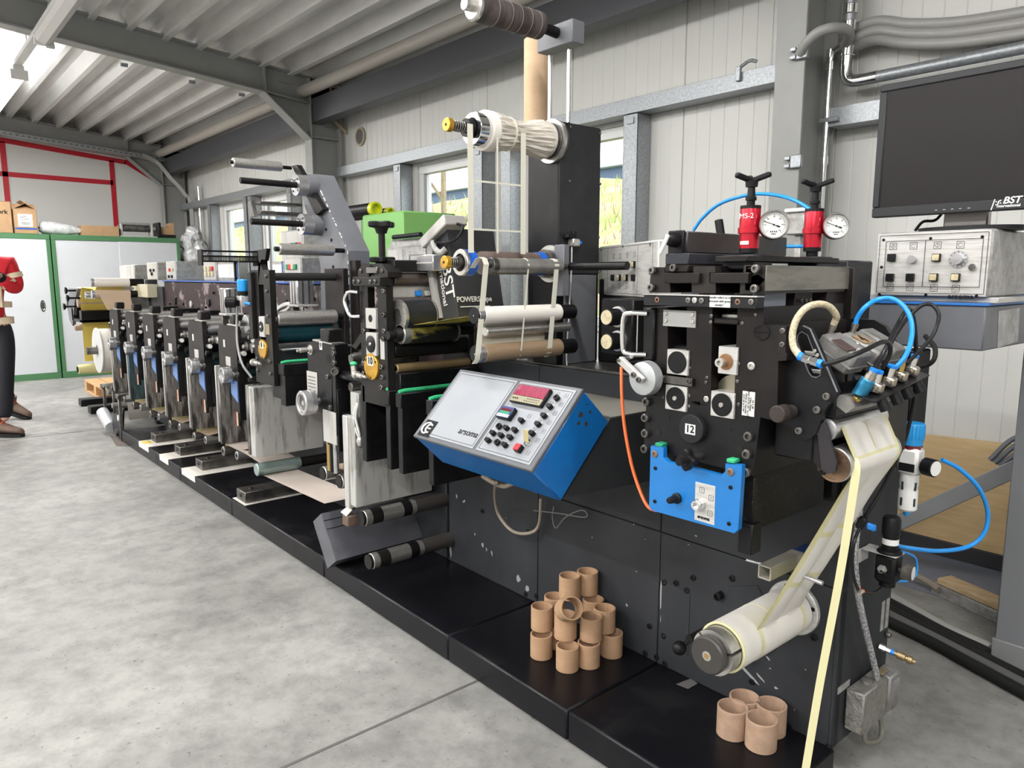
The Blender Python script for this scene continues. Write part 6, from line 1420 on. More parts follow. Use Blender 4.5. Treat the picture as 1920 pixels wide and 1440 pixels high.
m = MB(); m.box(x0 + .1, x1 - .1, 1.93, 2.0, 1.05, z0 + .01, .003); m.build('box_foot', black, r)
# ================================================================== die cutting unit (12)
r = thing('die_unit', 'massive black die-cutting unit tagged 12 with square bearing blocks', 'die cutting unit', (-1.0, 1.62, .8))
YD = YF
def face(px, py): return yp(px, py, YD)
def poly(m, pts, d, Y=YD): m.prism([yp(x, y, Y) for x, y in pts], (0, d, 0))
bz = M('die_unit_black', (.011, .0095, .0095), .42, .2, (.021, .018, .0175), 6, .4, .75)
# pillars, base block
for pts, nm in ((((1206, 576), (1252, 576), (1252, 745), (1213, 740)), 'left_pillar'), (((1288, 576), (1336, 576), (1332, 762), (1286, 757)), 'middle_pillar'), (((1383, 576), (1432, 576), (1427, 775), (1376, 768)), 'right_pillar')):
    m = MB(); poly(m, pts, .36); m.build('pillar', bz, r)
m = MB(); poly(m, ((1213, 738), (1427, 772), (1412, 893), (1207, 838)), .30); m.build('base_block', M('base_black', (.010, .010, .011), .35), r)
m = MB(); x = face(1385, 1000); b0 = face(1222, 800); m.box(b0.x, -.862, YD + .03, 1.78, x.z, face(1300, 850).z, .003); m.build('lower_box', M('dusty_black_box', (.012, .012, .012), .5, 0, (.16, .14, .07), 220, .66, .72, detail=2), r)
m = MB(); m.box(-.885, -.85, YD + .01, 1.47, .75, .82, .002); m.build('lower_foot', black, r)
m = MB(); m.box(-1.16, -.85, 1.80, 1.86, .80, 1.36, .003); m.build('mounting_plate', black, r)
m = MB(); m.box(-1.13, -.86, 1.70, 1.78, 1.0, 1.30, .002); m.build('inner_backing', M('grey_inner', (.10, .105, .115), .5), r)
# slots: bearing blocks, steel plates, clear guard, rollers
def sqblock(l, rr, t, b, cap=True, nip=True):
    x0, x1, z0, z1 = fbx(l, rr, t, b, YD - .006); m = MB(); m.box(x0, x1, YD - .006, YD + .06, z0, z1, .0015); bb = m.build('bearing_block', alupanel, r)
    if cap:
        m = MB(); m.lathe(((x0 + x1) / 2, YD - .006, (z0 + z1) / 2), -YN, [(0, (x1 - x0) * .43), (.002, (x1 - x0) * .43), (.003, (x1 - x0) * .41)], 36); m.build('bearing_cap', plastic, bb)
        if nip: m = MB(); m.lathe(((x0 + x1) / 2, YD - .009, (z0 + z1) / 2), -YN, [(0, .006), (.003, .005), (.003, .002), (.0015, .0015)], 14); m.build('grease_nipple', steel, bb)
    return bb
sqblock(1250, 1290, 656, 703, True, False); sqblock(1247, 1287, 723, 770); sqblock(1332, 1376, 735, 783); sqblock(1346, 1382, 650, 702, False)
q = face(1364, 678); m = MB(); m.lathe((q.x, YD - .007, q.z), -YN, [(0, .018), (.001, .018), (.001, .012)], 24); m.build('copper_ring', M('rusty_copper', (.28, .14, .06), .5, .5), r)
m = MB(); m.lathe((q.x - .004, YD - .006, q.z - .001), -YN, [(0, .010), (.022, .010), (.022, .005), (.014, .005), (.014, .001)], 18); m.build('collar_screw', steel, r)
m = MB(); fb(m, 1338, 1384, 597, 608, YD - .004, .05); m.build('cross_key', bz, r)
m = MB(); fb(m, 1352, 1384, 588, 597, YD + .03, .05); m.build('steel_spacer', steel, r)
m = MB(); fb(m, 1350, 1382, 610, 632, YD + .12, .04); m.build('inner_block', M('navy_block', (.02, .022, .03), .4), r)
m = MB(); m.cyl((q.x, YD + .03, face(1362, 745).z), (q.x, 1.75, face(1362, 745).z), .048, n=40); m.build('die_roller', M('brass_steel', (.36, .33, .25), .3, .9), r)
m = MB(); q2 = face(1270, 690); m.cyl((q2.x, YD + .07, q2.z), (q2.x, 1.75, q2.z), .04, n=32); m.cyl((q2.x, YD + .07, q2.z - .09), (q2.x, 1.75, q2.z - .09), .04, n=32); m.build('pressure_roller', darksteel, r)
x0, x1, z0, z1 = fbx(1243, 1304, 582, 613, YD - .004); m = MB(); m.box(x0, x1, YD - .004, YD - .001, z0, z1, .0005); m.build('clear_guard', clearpl, r)
for px, py in ((1248, 588), (1248, 601), (1298, 590), (1298, 603)): bolt(r, yp(px, py, YD - .004), -YN, .005, .004, steel)
m = MB(); fb(m, 1276, 1292, 626, 648, YD + .08, .1); fb(m, 1259, 1292, 648, 656, YD + .02, .1); m.build('inner_bracket', black, r)
P = [yp(x, y, YD - .010) for x, y in ((1240, 703), (1298, 710), (1297, 725), (1240, 717))]; m = MB(); m.prism(P, (0, .006, 0)); m.build('strap_plate', darksteel, r)
for px, py in ((1242, 707), (1292, 715)): bolt(r, yp(px, py, YD - .010), -YN, .006, .005, darksteel)
# front bar
x0, x1, z0, z1 = fbx(1206, 1419, 553, 576, YD - .03); m = MB(); m.box(x0, x1 - .0, YD - .03, YD, z0, z1 - .003, .002); fbar = m.build('front_bar', M('chipped_black_bar', (.016, .016, .018), .4, 0, (.16, .16, .17), 28, .66, .70), r)
m = MB(); m.box(x0, x1, YD - .031, YD, z1 - .003, z1, .001); m.build('bar_edge', steel, r)
for px, py, c in ((1232, 562, 1), (1291, 563, 0), (1303, 563, 2), (1316, 564, 0), (1383, 566, 1), (1409, 566, 0)):
    bolt(r, yp(px, py, YD - .03), -YN, .0065, .002 if c == 1 else .004, (darksteel, M('copper_plug', (.22, .12, .08), .5, .5), alu)[c])
q = yp(1350, 565, YD - .031); m = MB(); m.box(q.x - .026, q.x + .026, YD - .0325, YD - .030, q.z - .013, q.z + .013, .0005); lb = m.build('notice_plate', white, r)
for i, (s, d) in enumerate((('Needle rollers to be', .008), ('lubricated with grease', 0), ('weekly !', -.008))): text(s, .0068, (q.x, YD - .0328, q.z + d), XN, ZN, plastic, lb, 'notice_print')
# crown blocks above the bar
for pts in (((1221, 501), (1246, 501), (1246, 511), (1256, 511), (1256, 531), (1257, 549), (1217, 549)), ((1300, 499), (1341, 499), (1341, 511), (1330, 511), (1330, 531), (1342, 531), (1342, 550), (1297, 550), (1297, 531), (1310, 531), (1310, 511), (1300, 511)), ((1395, 497), (1436, 497), (1433, 551), (1387, 551), (1388, 531), (1404, 531), (1404, 511), (1394, 511))):
    m = MB(); poly(m, pts, .36); m.build('crown_block', M('crown_steel', (.022, .019, .018), .4, .25, (.034, .03, .028), 8), r)
for l, rr in ((1245, 1310), (1331, 1403)):
    x0, x1, z0, z1 = fbx(l, rr, 511.5, 531, YD - .012); m = MB(); m.box(x0, x1, YD - .012, YD + .08, z0, z1, .0015); m.build('tie_key', bz, r)
m = MB(); fb(m, 1246, 1290, 496, 511, YD - .005, .2); m.build('slide_block', bz, r)
for px, py in ((1227, 507), (1225, 539), (1421, 504), (1419, 541), (1267, 502)): bolt(r, face(px, py) - YN * .005, -YN, .009, .010, darksteel)
m = MB(); x0, x1, z0, z1 = fbx(1247, 1291, 475, 496, YD - .005); m.box(x0, x1, YD - .005, YD + .34, z0, z1, .002); m.build('carriage_block', M('slate_block', (.035, .037, .045), .4, .2), r)
m = MB(); x0, x1, z0, z1 = fbx(1254, 1288, 434, 475, 1.45); m.box(x0, x1, 1.45, 1.90, z0, z1, .003); bm = m.build('motor_beam', M('gun_metal_beam', (.06, .058, .056), .38, .4, (.045, .043, .042), 5, stretch=(4, 1, 1)), r)
q = yp(1271, 455, 1.45); m = MB(); m.box(q.x - .022, q.x + .022, 1.44, 1.45, q.z - .03, q.z + .028, .006); rs = m.build('rotary_switch', plastic, bm)
m = MB(); m.lathe((q.x, 1.44, q.z + .006), -YN, [(0, .017), (.012, .017), (.03, .012), (.032, .010)], 22); m.build('switch_body', plastic, rs)
m = MB(); d_ = V((-.45, 0, -.9)).normalized(); m.obox(V((q.x, 1.405, q.z + .006)) + d_ * .012, (d_, YN, d_.cross(YN)), (.024, .004, .005), .002); m.build('white_lever', white, rs)
m = MB(); m.box(face(1331, 480).x, face(1392, 480).x, YD + .02, 1.86, face(1360, 491).z, face(1360, 479).z, .002); m.build('rear_beam', bz, r)
# top cross beam running back, end plate, side openings
XB = face(1436, 520).x; zt_, zb2 = yp(1436, 497, YD).z, yp(1436, 547, YD).z
m = MB(); m.box(XB - .05, XB, YD, 1.80, zb2, zt_, .002); m.build('top_beam', M('streaked_steel_beam', (.20, .19, .165), .38, .4, (.12, .115, .10), 6, stretch=(4, 1, 6)), r)
m = MB(); m.box(XB - .05, XB + .012, 1.795, 1.825, 1.04, zt_ - .002, .002); m.build('end_plate', dkmar, r)
m = MB(); m.box(XB - .06, XB - .03, 1.47, 1.56, 1.265, zb2, .001); m.build('pale_spacer', M('pale_blue_grey', (.32, .35, .42), .5), r)
m = MB(); m.box(XB - .06, XB - .02, 1.58, 1.66, 1.265, zb2, .001); m.build('inner_plate', dkmar, r)
m = MB(); m.box(XB - .06, XB - .01, 1.71, 1.795, 1.20, zb2, .001); m.build('inner_plate', dkmar, r)
m = MB(); m.box(XB - .08, XB + .004, 1.45, 1.79, 1.240, 1.262, .002); m.build('steel_ledge', M('ledge_steel', (.17, .17, .155), .4, .6), r)
for y in (1.60, 1.62, 1.64, 1.73, 1.75): bolt(r, (XB - .015, y, 1.315), XN, .005, .004, darksteel)
m = MB(); m.box(XB - .07, XB - .02, 1.45, 1.79, 1.0, 1.24, .002); m.build('black_plate', black, r)  # black plate below the steel ledge
# big side block in front and its clamp plates
P = [yp(x, y, YD - .005) for x, y in ((1429, 609), (1460, 609), (1459, 686), (1457, 790), (1424, 782))]
m = MB(); m.prism(P, (0, .30, 0)); m.build('side_block', bz, r)
P = [yp(x, y, YD - .005) for x, y in ((1460, 610), (1474, 611), (1473, 664), (1459, 663))]; m = MB(); m.prism(P, (0, .05, 0)); m.build('clamp_plate', dkmar, r)
P = [yp(x, y, YD - .005) for x, y in ((1459, 664), (1476, 662), (1474, 676), (1459, 677))]; m = MB(); m.prism(P, (0, .05, 0)); m.build('clamp_plate', dkmar, r)
for px, py in ((1468, 620), (1467, 646)): bolt(r, yp(px, py, YD - .005), -YN, .006, .004, darksteel)
q = yp(1428, 623, YD - .006); m = MB(); arcp = [(q.x + math.cos(2 * PI * i / 24) * .018, YD - .0062, q.z + math.sin(2 * PI * i / 24) * .016) for i in range(25)]; m.tube(arcp, .0012, 5, smooth=False); m.tube([(q.x - .015, YD - .0062, q.z + .001), (q.x + .016, YD - .0062, q.z - .001)], .001, 5, smooth=False); m.build('marker_ring', plastic, r)
q = face(1410, 686); m = MB(); bolt(r, q, -YN, .009, .006, steel); q = face(1406, 723); m.lathe(q + YN * .0008, -YN, [(0, .005), (.001, .005)], 14); m.build('bolt_hole', rubber, r)
q = face(1325, 748); bolt(r, q, -YN, .007, .004, steel)
for px, py in ((1326, 708), (1324, 717), (1383, 715), (1385, 758), (1417, 590), (1392, 606), (1334, 592), (1333, 604), (1244, 745), (1292, 742), (1292, 762), (1293, 690), (1385, 682)): bolt(r, face(px, py), -YN, .004, .003, darksteel)
q = face(1404, 757); dn2 = V((.07, 0, -1)).normalized(); m = MB(); m.obox((q.x, YD - .001, q.z), (XN, YN, ZN), (.015, .001, .027), 0); lp = m.build('notice_plate', whitepl, r)
for i, s in enumerate(('24 h 48', 'Clean Plates', 'READ DATE OF 1st USE', 'clamp by manually', 'and set at 0 bar')): text(s, .0062, (q.x + .011 - .0055 * i, YD - .0023, q.z), -ZN, XN, plastic, lp, 'notice_print')
m = MB(); q = yp(1461, 776, YD - .03); m.lathe(V((q.x, YD - .04, q.z)), YN, [(0, .016), (.002, .018), (.035, .018), (.036, .014), (.06, .014)], 26); m.build('cap_knob', M('brown_knob', (.05, .042, .038), .45, .3), r)
for px, py in ((1215, 753), (1213, 783), (1213, 812), (1212, 841)): bolt(r, yp(px, py, YD), -YN, .011, .013, darksteel)
for px, py in ((1406, 818), (1403, 851), (1401, 885)): bolt(r, yp(px, py, YD - .0), -YN, .011, .013, darksteel)
m = MB()
for px, py, rr in ((1234, 811, .009), (1253, 783, .005), (1387, 842, .009), (1368, 806, .005)): m.lathe(face(px, py) - YN * .0004, -YN, [(0, rr), (.0008, rr)], 18)
m.build('bolt_hole', rubber, r)['kind'] = 'stuff'
# tag 12 disc
q = face(1303, 803); m = MB(); m.lathe((q.x, YD, q.z), -YN, [(0, .034), (.016, .034), (.018, .032), (.018, .001)], 40); dk = m.build('round_cover', M('cover_black', (.016, .016, .018), .5), r)
m = MB(); m.box(q.x - .014, q.x + .014, YD - .0190, YD - .0178, q.z - .012, q.z + .012, 0); m.build('number_tag', white, dk); text('12', .024, (q.x, YD - .0195, q.z), XN, ZN, plastic, dk, 'number', bold=.0005)
# blue plate
YP = YD - .025
P = [yp(x, y, YP) for x, y in ((1220, 836), (1244, 839), (1244, 858), (1252, 866), (1352, 891), (1360, 884), (1360, 869), (1391, 872), (1391, 885), (1384, 993), (1377, 1000), (1222, 957), (1217, 950))]
m = MB(); m.prism(P, (0, .014, 0)); bp2 = m.build('blue_plate', bluewear, r)
for px, py in ((1239, 834), (1374, 864)): q = yp(px, py, YP + .01); m = MB(); m.box(q.x - .011, q.x + .010, YP + .0, YP + .025, q.z - .004, q.z + .005, .002); m.build('green_clip', greenpl if px < 1300 else green_edge, r)
for px, py in ((1228, 851), (1370, 885)): bolt(r, yp(px, py, YP), -YN, .009, .004, M('rusty_screw', (.22, .15, .11), .5, .6))
for px, py in ((1229, 878), (1228, 940), (1370, 914), (1367, 982)): bolt(r, yp(px, py, YP), -YN, .005, .003, plastic)
q = yp(1289, 862, YP - .03); star_handle(r, (q.x, YP - .03, q.z), YN, .026, .022, 4, plastic)
m = MB(); m.cyl((q.x, YP - .02, q.z), (q.x, YD + .01, q.z), .009, n=14); m.build('handle_stem', darksteel, r)
q = yp(1270, 934, YP); m = MB(); m.lathe((q.x, YP, q.z), -YN, [(0, .013), (.006, .013), (.008, .010), (.032, .0075), (.034, .006)], 22); m.build('pointer_knob', plastic, r)
P = [yp(x, y, YP - .0012) for x, y in ((1304, 903), (1341, 912), (1339, 985), (1302, 974))]; m = MB(); m.prism(P, (0, .0012, 0)); sp_ = m.build('switch_plate', alupanel, r)
q = yp(1313, 945, YP - .001); m = MB(); m.lathe((q.x, YP - .001, q.z), -YN, [(0, .014), (.008, .014), (.010, .011), (.020, .011), (.020, .007), (.012, .007), (.012, .001)], 24); m.build('key_switch', chrome, r)
m = MB()
for px, py in ((1316, 919), (1333, 934), (1331, 963)):
    c = yp(px, py, YP - .0016)
    for (a, b, cc, d) in ((0, .006, .006, .0004), (0, -.006, .006, .0004), (.006, 0, .0004, .006), (-.006, 0, .0004, .006), (0, 0, .0004, .003)): m.box(c.x + a - cc, c.x + a + cc, c.y, c.y + .0003, c.z + b - d, c.z + b + d, 0)
m.build('symbol_print', plastic, sp_)['kind'] = 'stuff'
dr_ = (yp(1339, 985, YP) - yp(1302, 974, YP)).normalized(); text('arsoma', .011, yp(1319, 971, YP - .0016), XN, ZN, plastic, sp_, 'lettering', bold=.0004)
# handle bracket and crank wheel on the left
x0, x1, z0, z1 = fbx(1205, 1226, 577, 676, YD - .01); m = MB(); m.box(x0, x1, YD - .01, YD + .05, z0, z1, .004); m.build('handle_box', black, r)
a, b = yp(1214, 588, YD - .01), yp(1212, 665, YD - .01); o = V((-.05, -.02, 0))
m = MB(); m.tube([a, a + o * .8, a + o + V((-.008, 0, -.012)), b + o + V((-.008, 0, .012)), b + o * .8, b], .006, 10, k=8); m.build('grab_handle', chrome, r)
m = MB(); m.tube([a + o * .45, b + o * .45], .002, 6, smooth=False); m.build('thin_rod', chrome, r)
cw = thing('crank_wheel', 'zinc disc wheel with a bar crank hanging at the left of the die unit', 'wheel', (-1.2, 1.36, 1.0))
q = yp(1203, 710, 1.37); zn_ = M('dull_zinc', (.50, .52, .53), .42, .6, (.42, .44, .45), 8)
m = MB(); m.lathe((q.x, 1.37, q.z), YN, [(0, .036), (.002, .040), (.026, .042), (.030, .040), (.032, .034)], 44); m.build('disc', zn_, cw)
m = MB(); m.lathe((q.x, 1.36, q.z), YN, [(0, .008), (.05, .008), (.06, .012), (.07, .012)], 16); m.build('wheel_axle', darksteel, cw)
a, b = yp(1162, 673, 1.355), yp(1205, 715, 1.36); d_ = (b - a).normalized()
m = MB(); m.obox((a + b) / 2, (d_, YN, d_.cross(YN)), ((b - a).length / 2, .007, .009), .002); m.build('crank_bar', alupanel, cw)
for t in (.05, .70, .92): bolt(cw, a + (b - a) * t - YN * .007, -YN, .007 if t > .5 else .004, .006, darksteel)
m = MB(); m.cyl(a + YN * .005 + d_ * .005, a + V((.0, .20, .0)) + d_ * .005, .0075, n=14); m.build('crank_rod', chrome, cw)
one('orange_cable', MB().tube([yp(1165, 688, 1.50), yp(1166, 740, 1.48), yp(1171, 800, 1.47), yp(1184, 870, 1.46), yp(1200, 920, 1.45), yp(1215, 950, 1.44), yp(1230, 957, 1.43)], .0045, 8), orange, 'bright orange cable hanging beside the blue plate of the die unit', 'cable')
# hydraulic pressure gauges
GX = -.933
def pressure(px, py, y, scale, label, word=None):
    q = xp(px, py, GX) if y is None else yp(px, py, y)
    r = thing('pressure_unit', label, 'pressure unit', (GX, q.y, 1.38), 'red pressure units on the die unit'); c = V((q.x, q.y, 0)); z0 = q.z
    def L(prof, nm, mt, n=32, par=r): m = MB(); m.lathe(V((c.x, c.y, z0)), ZN, prof, n); return m.build(nm, mt, par)
    L([(-.055, .014), (-.005, .014)], 'stem', plastic, 20)
    L([(-.010, .021), (.0, .021)], 'lower_ring', plastic)
    rc = L([(0, .0215), (.033, .0215), (.0335, .0255), (.046, .0255), (.0465, .0225), (.085, .0225), (.087, .022)], 'red_cylinder', red)
    L([(.087, .0225), (.094, .0225)], 'upper_ring', plastic)
    L([(.094, .009), (.105, .009), (.106, .012), (.113, .012), (.114, .009), (.14, .0075)], 'spindle', plastic, 20)
    m = MB(); m.lathe(V((c.x, c.y, z0 + .135)), ZN, [(0, .013), (.012, .014), (.014, .010)], 20)
    for a in (.15, 2.25, 4.35):
        d = V((math.cos(a), math.sin(a), .28)).normalized(); s = d.cross(ZN).normalized(); m.obox(V((c.x, c.y, z0 + .148)) + d * .022, (d, s, d.cross(s)), (.022, .0065, .0055), .003)
    m.build('wing_handle', plastic, r)
    gd = V((.62, -.78, .06)).normalized(); gc = V((c.x, c.y, z0 + .050)) + V((.047, .012, 0)).normalized() * .052
    m = MB(); m.lathe(gc - gd * .016, gd, [(0, .026), (.003, .031), (.020, .031)], 40); g = m.build('gauge_case', plastic, r)
    m = MB(); m.lathe(gc + gd * .004, gd, [(0, .0315), (.004, .0325), (.008, .031), (.008, .0285), (.004, .0285)], 40, caps=False); m.build('gauge_bezel', chrome, g)
    m = MB(); m.lathe(gc + gd * .004, gd, [(0, .0285), (.001, .0285)], 40); fc = m.build('gauge_face', white, g)
    u = V((gd.y, -gd.x, 0)).normalized() * -1; w = gd.cross(u) if gd.cross(u).z > 0 else -gd.cross(u); f0 = gc + gd * .0054
    m = MB()
    for k in range(31):
        a = math.radians(225 - 9 * k); L_ = .003 if k % 5 else .005; d = u * math.cos(a) + w * math.sin(a); m.obox(f0 + d * (.025 - L_ / 2), (d, gd.cross(d), gd), (L_ / 2, .0003, .0002), 0)
    for k in range(4): m.obox(f0 - w * .015 + u * (-.006 + .004 * k), (u, w, gd), (.0012, .0016, .0002), 0)
    m.obox(f0 - w * .020, (u, w, gd), (.005, .0008, .0002), 0)
    m.build('gauge_marks', plastic, fc)
    for k in range(7): a = math.radians(225 - 45 * k); text(str(k * 10), .0042, f0 + (u * math.cos(a) + w * math.sin(a)) * .0175 + gd * .0002, u, w, plastic, fc, 'gauge_number', depth=.0002)
    d = (u * -.9 + w * .35).normalized(); m = MB(); m.obox(f0 + gd * .001 + d * .006, (d, gd.cross(d), gd), (.017, .0006, .0003), 0); m.obox(f0 + gd * .001 - d * .010, (d, gd.cross(d), gd), (.004, .0016, .0003), 0); m.lathe(f0, gd, [(0, .002), (.0015, .002)], 12); m.build('needle', plastic, g)
    m = MB(); m.cyl(V((c.x, c.y, z0 + .05)), gc - gd * .014, .008, n=14); m.build('gauge_neck', steel, r)
    if word:
        a0 = V((.55, -.83, 0)).normalized(); text(word, .016, V((c.x, c.y, z0 + .070)) + V((-.0, -.0, 0)) + V((.2, -.98, 0)) * .0232, V((.98, .2, 0)), ZN, white, rc, 'lettering')
        m = MB(); m.obox(V((c.x, c.y, z0 + .012)) + V((.1, -1, 0)).normalized() * .0222, (V((1, .1, 0)), V((.1, -1, 0)), ZN), (.010, .0008, .004), 0); m.build('paper_label', cream, rc)
    return r
pressure(1404, 466, 1.50, 1, 'red pressure cylinder with gauge lettered MS-2, nearer of the two', 'MS-2')
pressure(1523, 464, None, 1, 'red pressure cylinder with gauge, farther of the two, by the steel pipe')
for nm, px, y in (('a', 1404, 1.50), ('b', 1523, 1.785)):
    m = MB(); m.box(GX - .05, GX + .03, y - .03, y + .05, 1.385, 1.418, .003); m.build('gauge_pad', M('pad_black', (.022, .023, .028), .4), r)
m = MB(); m.box(GX - .09, GX + .05, 1.70, 1.90, 1.345, 1.385, .003); m.build('gauge_bridge', bz, r)
one('blue_hose', MB().tube([yp(1300, 432, 1.95), yp(1318, 408, 1.95), yp(1350, 382, 1.95), yp(1400, 366, 1.95), yp(1440, 364, 1.95), yp(1480, 372, 1.95), yp(1512, 388, 1.93), yp(1530, 405, 1.9)], .0052, 10), bluehose, 'blue air hose arching behind the two red pressure cylinders', 'hose')
one('blue_hose', MB().tube([yp(1475, 462, 2.0), yp(1500, 462, 2.0), yp(1530, 462, 1.95)], .005, 10), bluehose, 'short blue air hose low behind the farther red pressure cylinder', 'hose')
m = MB(); a = yp(1358, 432, 1.86); m.cyl((a.x, 1.86, 1.44), a + V((-.02, .0, .03)), .012, n=12); one('stub_pipe', m, plastic, 'short ribbed black stub behind the motor beam of the die unit', 'pipe')
bx = thing('wall_junction', 'grey plastic junction box behind the red pressure cylinders', 'junction box', (-1.2, 2.2, 1.35)); x0, x1, z0, z1 = fbx(1473, 1508, 398, 440, 2.10); m = MB(); m.box(x0, x1, 2.10, 2.2, z0, z1, .004); m.build('box_body', tinframe, bx); m = MB(); m.box(x0 - .005, x1 + .005, 2.095, 2.2, z1, z1 + .012, .003); m.build('box_lid', whitepl, bx); m = MB(); m.box(x0 + .02, x1 - .02, 2.12, 2.16, 1.05, z0, .002); m.build('box_post', tinframe, bx)
m = MB(); x0, x1, z0, z1 = fbx(1545, 1642, 488, 555, 2.0); m.box(x0, x1 - .075, 2.0, 2.15, 1.05, z1, .004); one('black_cabinet', m, M('satin_black', (.02, .021, .024), .4), 'low black cabinet between the die unit and the silver button panel', 'cabinet')
# ================================================================== delivery head right of the die unit
r = thing('delivery_head', 'black delivery head with slotted plate, two cast grey boxes and a pale web', 'delivery head', (-.68, 1.6, 1.0))
YL = 1.45
slotL = [(1494, 640), (1496, 628), (1503, 622)]; 
L_out = [(1462, 613), (1506, 611), (1503, 622), (1496, 628), (1494, 640), (1516, 698), (1522, 706), (1530, 708), (1520, 822), (1508, 824), (1482, 800), (1462, 792)]
R_out = [(1506, 611), (1519, 617), (1570, 735), (1547, 768), (1530, 812), (1520, 822), (1530, 708), (1538, 704), (1539, 694), (1514, 628), (1503, 622)]
m = MB(); m.prism([yp(x, y, YL) for x, y in L_out], (0, .016, 0)); m.prism([yp(x, y, YL) for x, y in R_out], (0, .016, 0)); m.build('slotted_plate', M('satin_black_plate', (.010, .010, .012), .4), r)
m = MB(); m.tube([yp(x, y, YL - .0) for x, y in ((1530, 708), (1522, 706), (1516, 698), (1494, 640), (1496, 628), (1503, 622), (1514, 628), (1539, 694), (1538, 704), (1530, 708))], .0012, 5, smooth=False); m.tube([yp(x, y, YL - .0) for x, y in ((1506, 611), (1519, 617), (1545, 676), (1570, 735))], .002, 6, smooth=False); m.build('plate_edge', greysteel, r)
m = MB(); m.prism([yp(x, y, 1.74) for x, y in ((1591, 597), (1640, 600), (1660, 612), (1705, 690), (1680, 720), (1600, 700))], (0, .016, 0)); m.build('rear_plate', black, r)
m = MB(); a, b = yp(1497, 690, YL + .02), yp(1690, 700, 1.74); m.box(-.83, -.74, YL + .016, 1.74, .98, 1.06, .004); m.box(-.78, -.70, YL + .02, 1.74, 1.08, 1.13, .004); m.build('cross_member', black, r)
m = MB()
for k in range(4): m.box(-.80 + .0 * k, -.74, YL + .03, YL + .05, 1.15 + .018 * k, 1.158 + .018 * k, .001)
m.build('fin', alupaint, r)
for px, py in ((1551, 743), (1533, 768), (1499, 807)): bolt(r, yp(px, py, YL), -YN, .008, .008, darksteel)
for px, py in ((1528, 658), (1533, 666), (1610, 656)): bolt(r, yp(px, py, YL + .05 if px > 1600 else YL), -YN, .004, .004, steel)
def castbox(a, b, y0, y1, th, nm, lip=True):
    A, B = yp(a[0], a[1], y0), yp(b[0], b[1], y0); d = (B - A); L_ = d.length; d.normalize(); n = V((-d.z, 0, d.x)); n = n if n.z > 0 else -n
    c = (A + B) / 2 - n * th / 2; c.y = (y0 + y1) / 2
    m = MB(); m.obox(c, (d, YN, n), (L_ / 2, (y1 - y0) / 2, th / 2), .005)
    if lip: m.obox(c - n * th * .12, (d, YN, n), (L_ / 2 + .003, (y1 - y0) / 2 + .003, .002), .001)
    return m.build(nm, castgrey, r), c, d, n, L_
g1, c1_, d1_, n1_, l1_ = castbox((1542, 624), (1608, 668), 1.49, 1.565, .05, 'cast_box')
g2, c2_, d2_, n2_, l2_ = castbox((1580, 622), (1650, 662), 1.58, 1.655, .05, 'cast_box')
g3, c3_, d3_, n3_, l3_ = castbox((1612, 615), (1680, 655), 1.665, 1.725, .05, 'cast_box')
tagp = c2_ - d2_ * l2_ * .10 + n2_ * .0258 - YN * .012
m = MB(); m.obox(tagp, (d2_, YN, n2_), (.016, .022, .0004), 0); tg = m.build('brown_sticker', M('brown_sticker', (.30, .19, .09), .5), r); text('4', .036, tagp + n2_ * .0008, YN * -1 * -1, n2_.cross(YN) if n2_.cross(YN).z > 0 else -n2_.cross(YN), plastic, tg, 'number', bold=.0012)
m = MB(); m.obox(c1_ + d1_ * .005 + n1_ * .0265 - YN * .03, (d1_, YN, n1_), (.02, .02, .001), .0005); m.build('copper_bracket', M('copper_brown', (.10, .06, .05), .45, .5), r)
FT = []
for c, n, (ax1, ay1), (ax2_, ay2) in ((c1_, n1_, (1553, 634), (1563, 609)), (c2_, n2_, (1596, 630), (1604, 607))):
    p = yp(ax1, ay1, c.y); e_ = yp(ax2_, ay2, c.y); ax_ = (e_ - p).normalized(); l = (e_ - p).length; FT.append((e_, ax_))
    m = MB(); m.lathe(p - ax_ * .01, ax_, [(0, .008), (.018, .008), (.018, .006), (l * .7 + .01, .006), (l * .7 + .01, .0075), (l + .01, .0075)], 14); m.build('hose_fitting', M('nickel_brass', (.36, .32, .27), .3, .9), r)
for c, d, n, l in ((c2_, d2_, n2_, l2_), (c1_, d1_, n1_, l1_)): bolt(r, c + d * l * .08 + n * .025 + YN * .03, n, .005, .005, steel)
# hoses on the boxes
(fit1, AX1), (fit2, AX2) = FT
conn_a, conn_b = yp(1500, 668, 1.40), yp(1541, 683, 1.40)
h = MB().tube([conn_a, yp(1488, 650, 1.405), yp(1486, 625, 1.41), yp(1494, 598, 1.42), yp(1512, 577, 1.44), yp(1536, 570, 1.47), yp(1556, 576, 1.50), yp(1568, 592, 1.52), fit1 + AX1 * .012, fit1], .0072, 12)
one('braided_hose', h, beigehose, 'beige braided hose looping over the slotted black plate', 'hose')
cnn = thing('hose_connector', 'silver hose connector with blue rings at the end of the beige braided hose', 'connector', conn_a); dd = (conn_b - conn_a).normalized(); LL = (conn_b - conn_a).length
m = MB(); m.lathe(conn_a, dd, [(0, .007), (.008, .0075), (.008, .009), (LL * .45, .009), (LL * .45, .0075), (LL * .55, .0075), (LL * .55, .0085), (LL - .006, .0085)], 6); m.build('connector_body', chrome, cnn)
for t in (-.002, LL - .008): m = MB(); m.cyl(conn_a + dd * t, conn_a + dd * (t + .009), .0088, n=18); m.build('blue_ring', bluepl, cnn)
one('black_hose', MB().tube([conn_b + dd * .002, yp(1560, 680, 1.40), yp(1590, 670, 1.41), yp(1625, 655, 1.45), yp(1655, 641, 1.50), yp(1668, 646, 1.53), yp(1668, 665, 1.55), yp(1655, 690, 1.56)], .0048, 10), blackhose, 'black hose running from the silver connector over the cast boxes', 'hose')
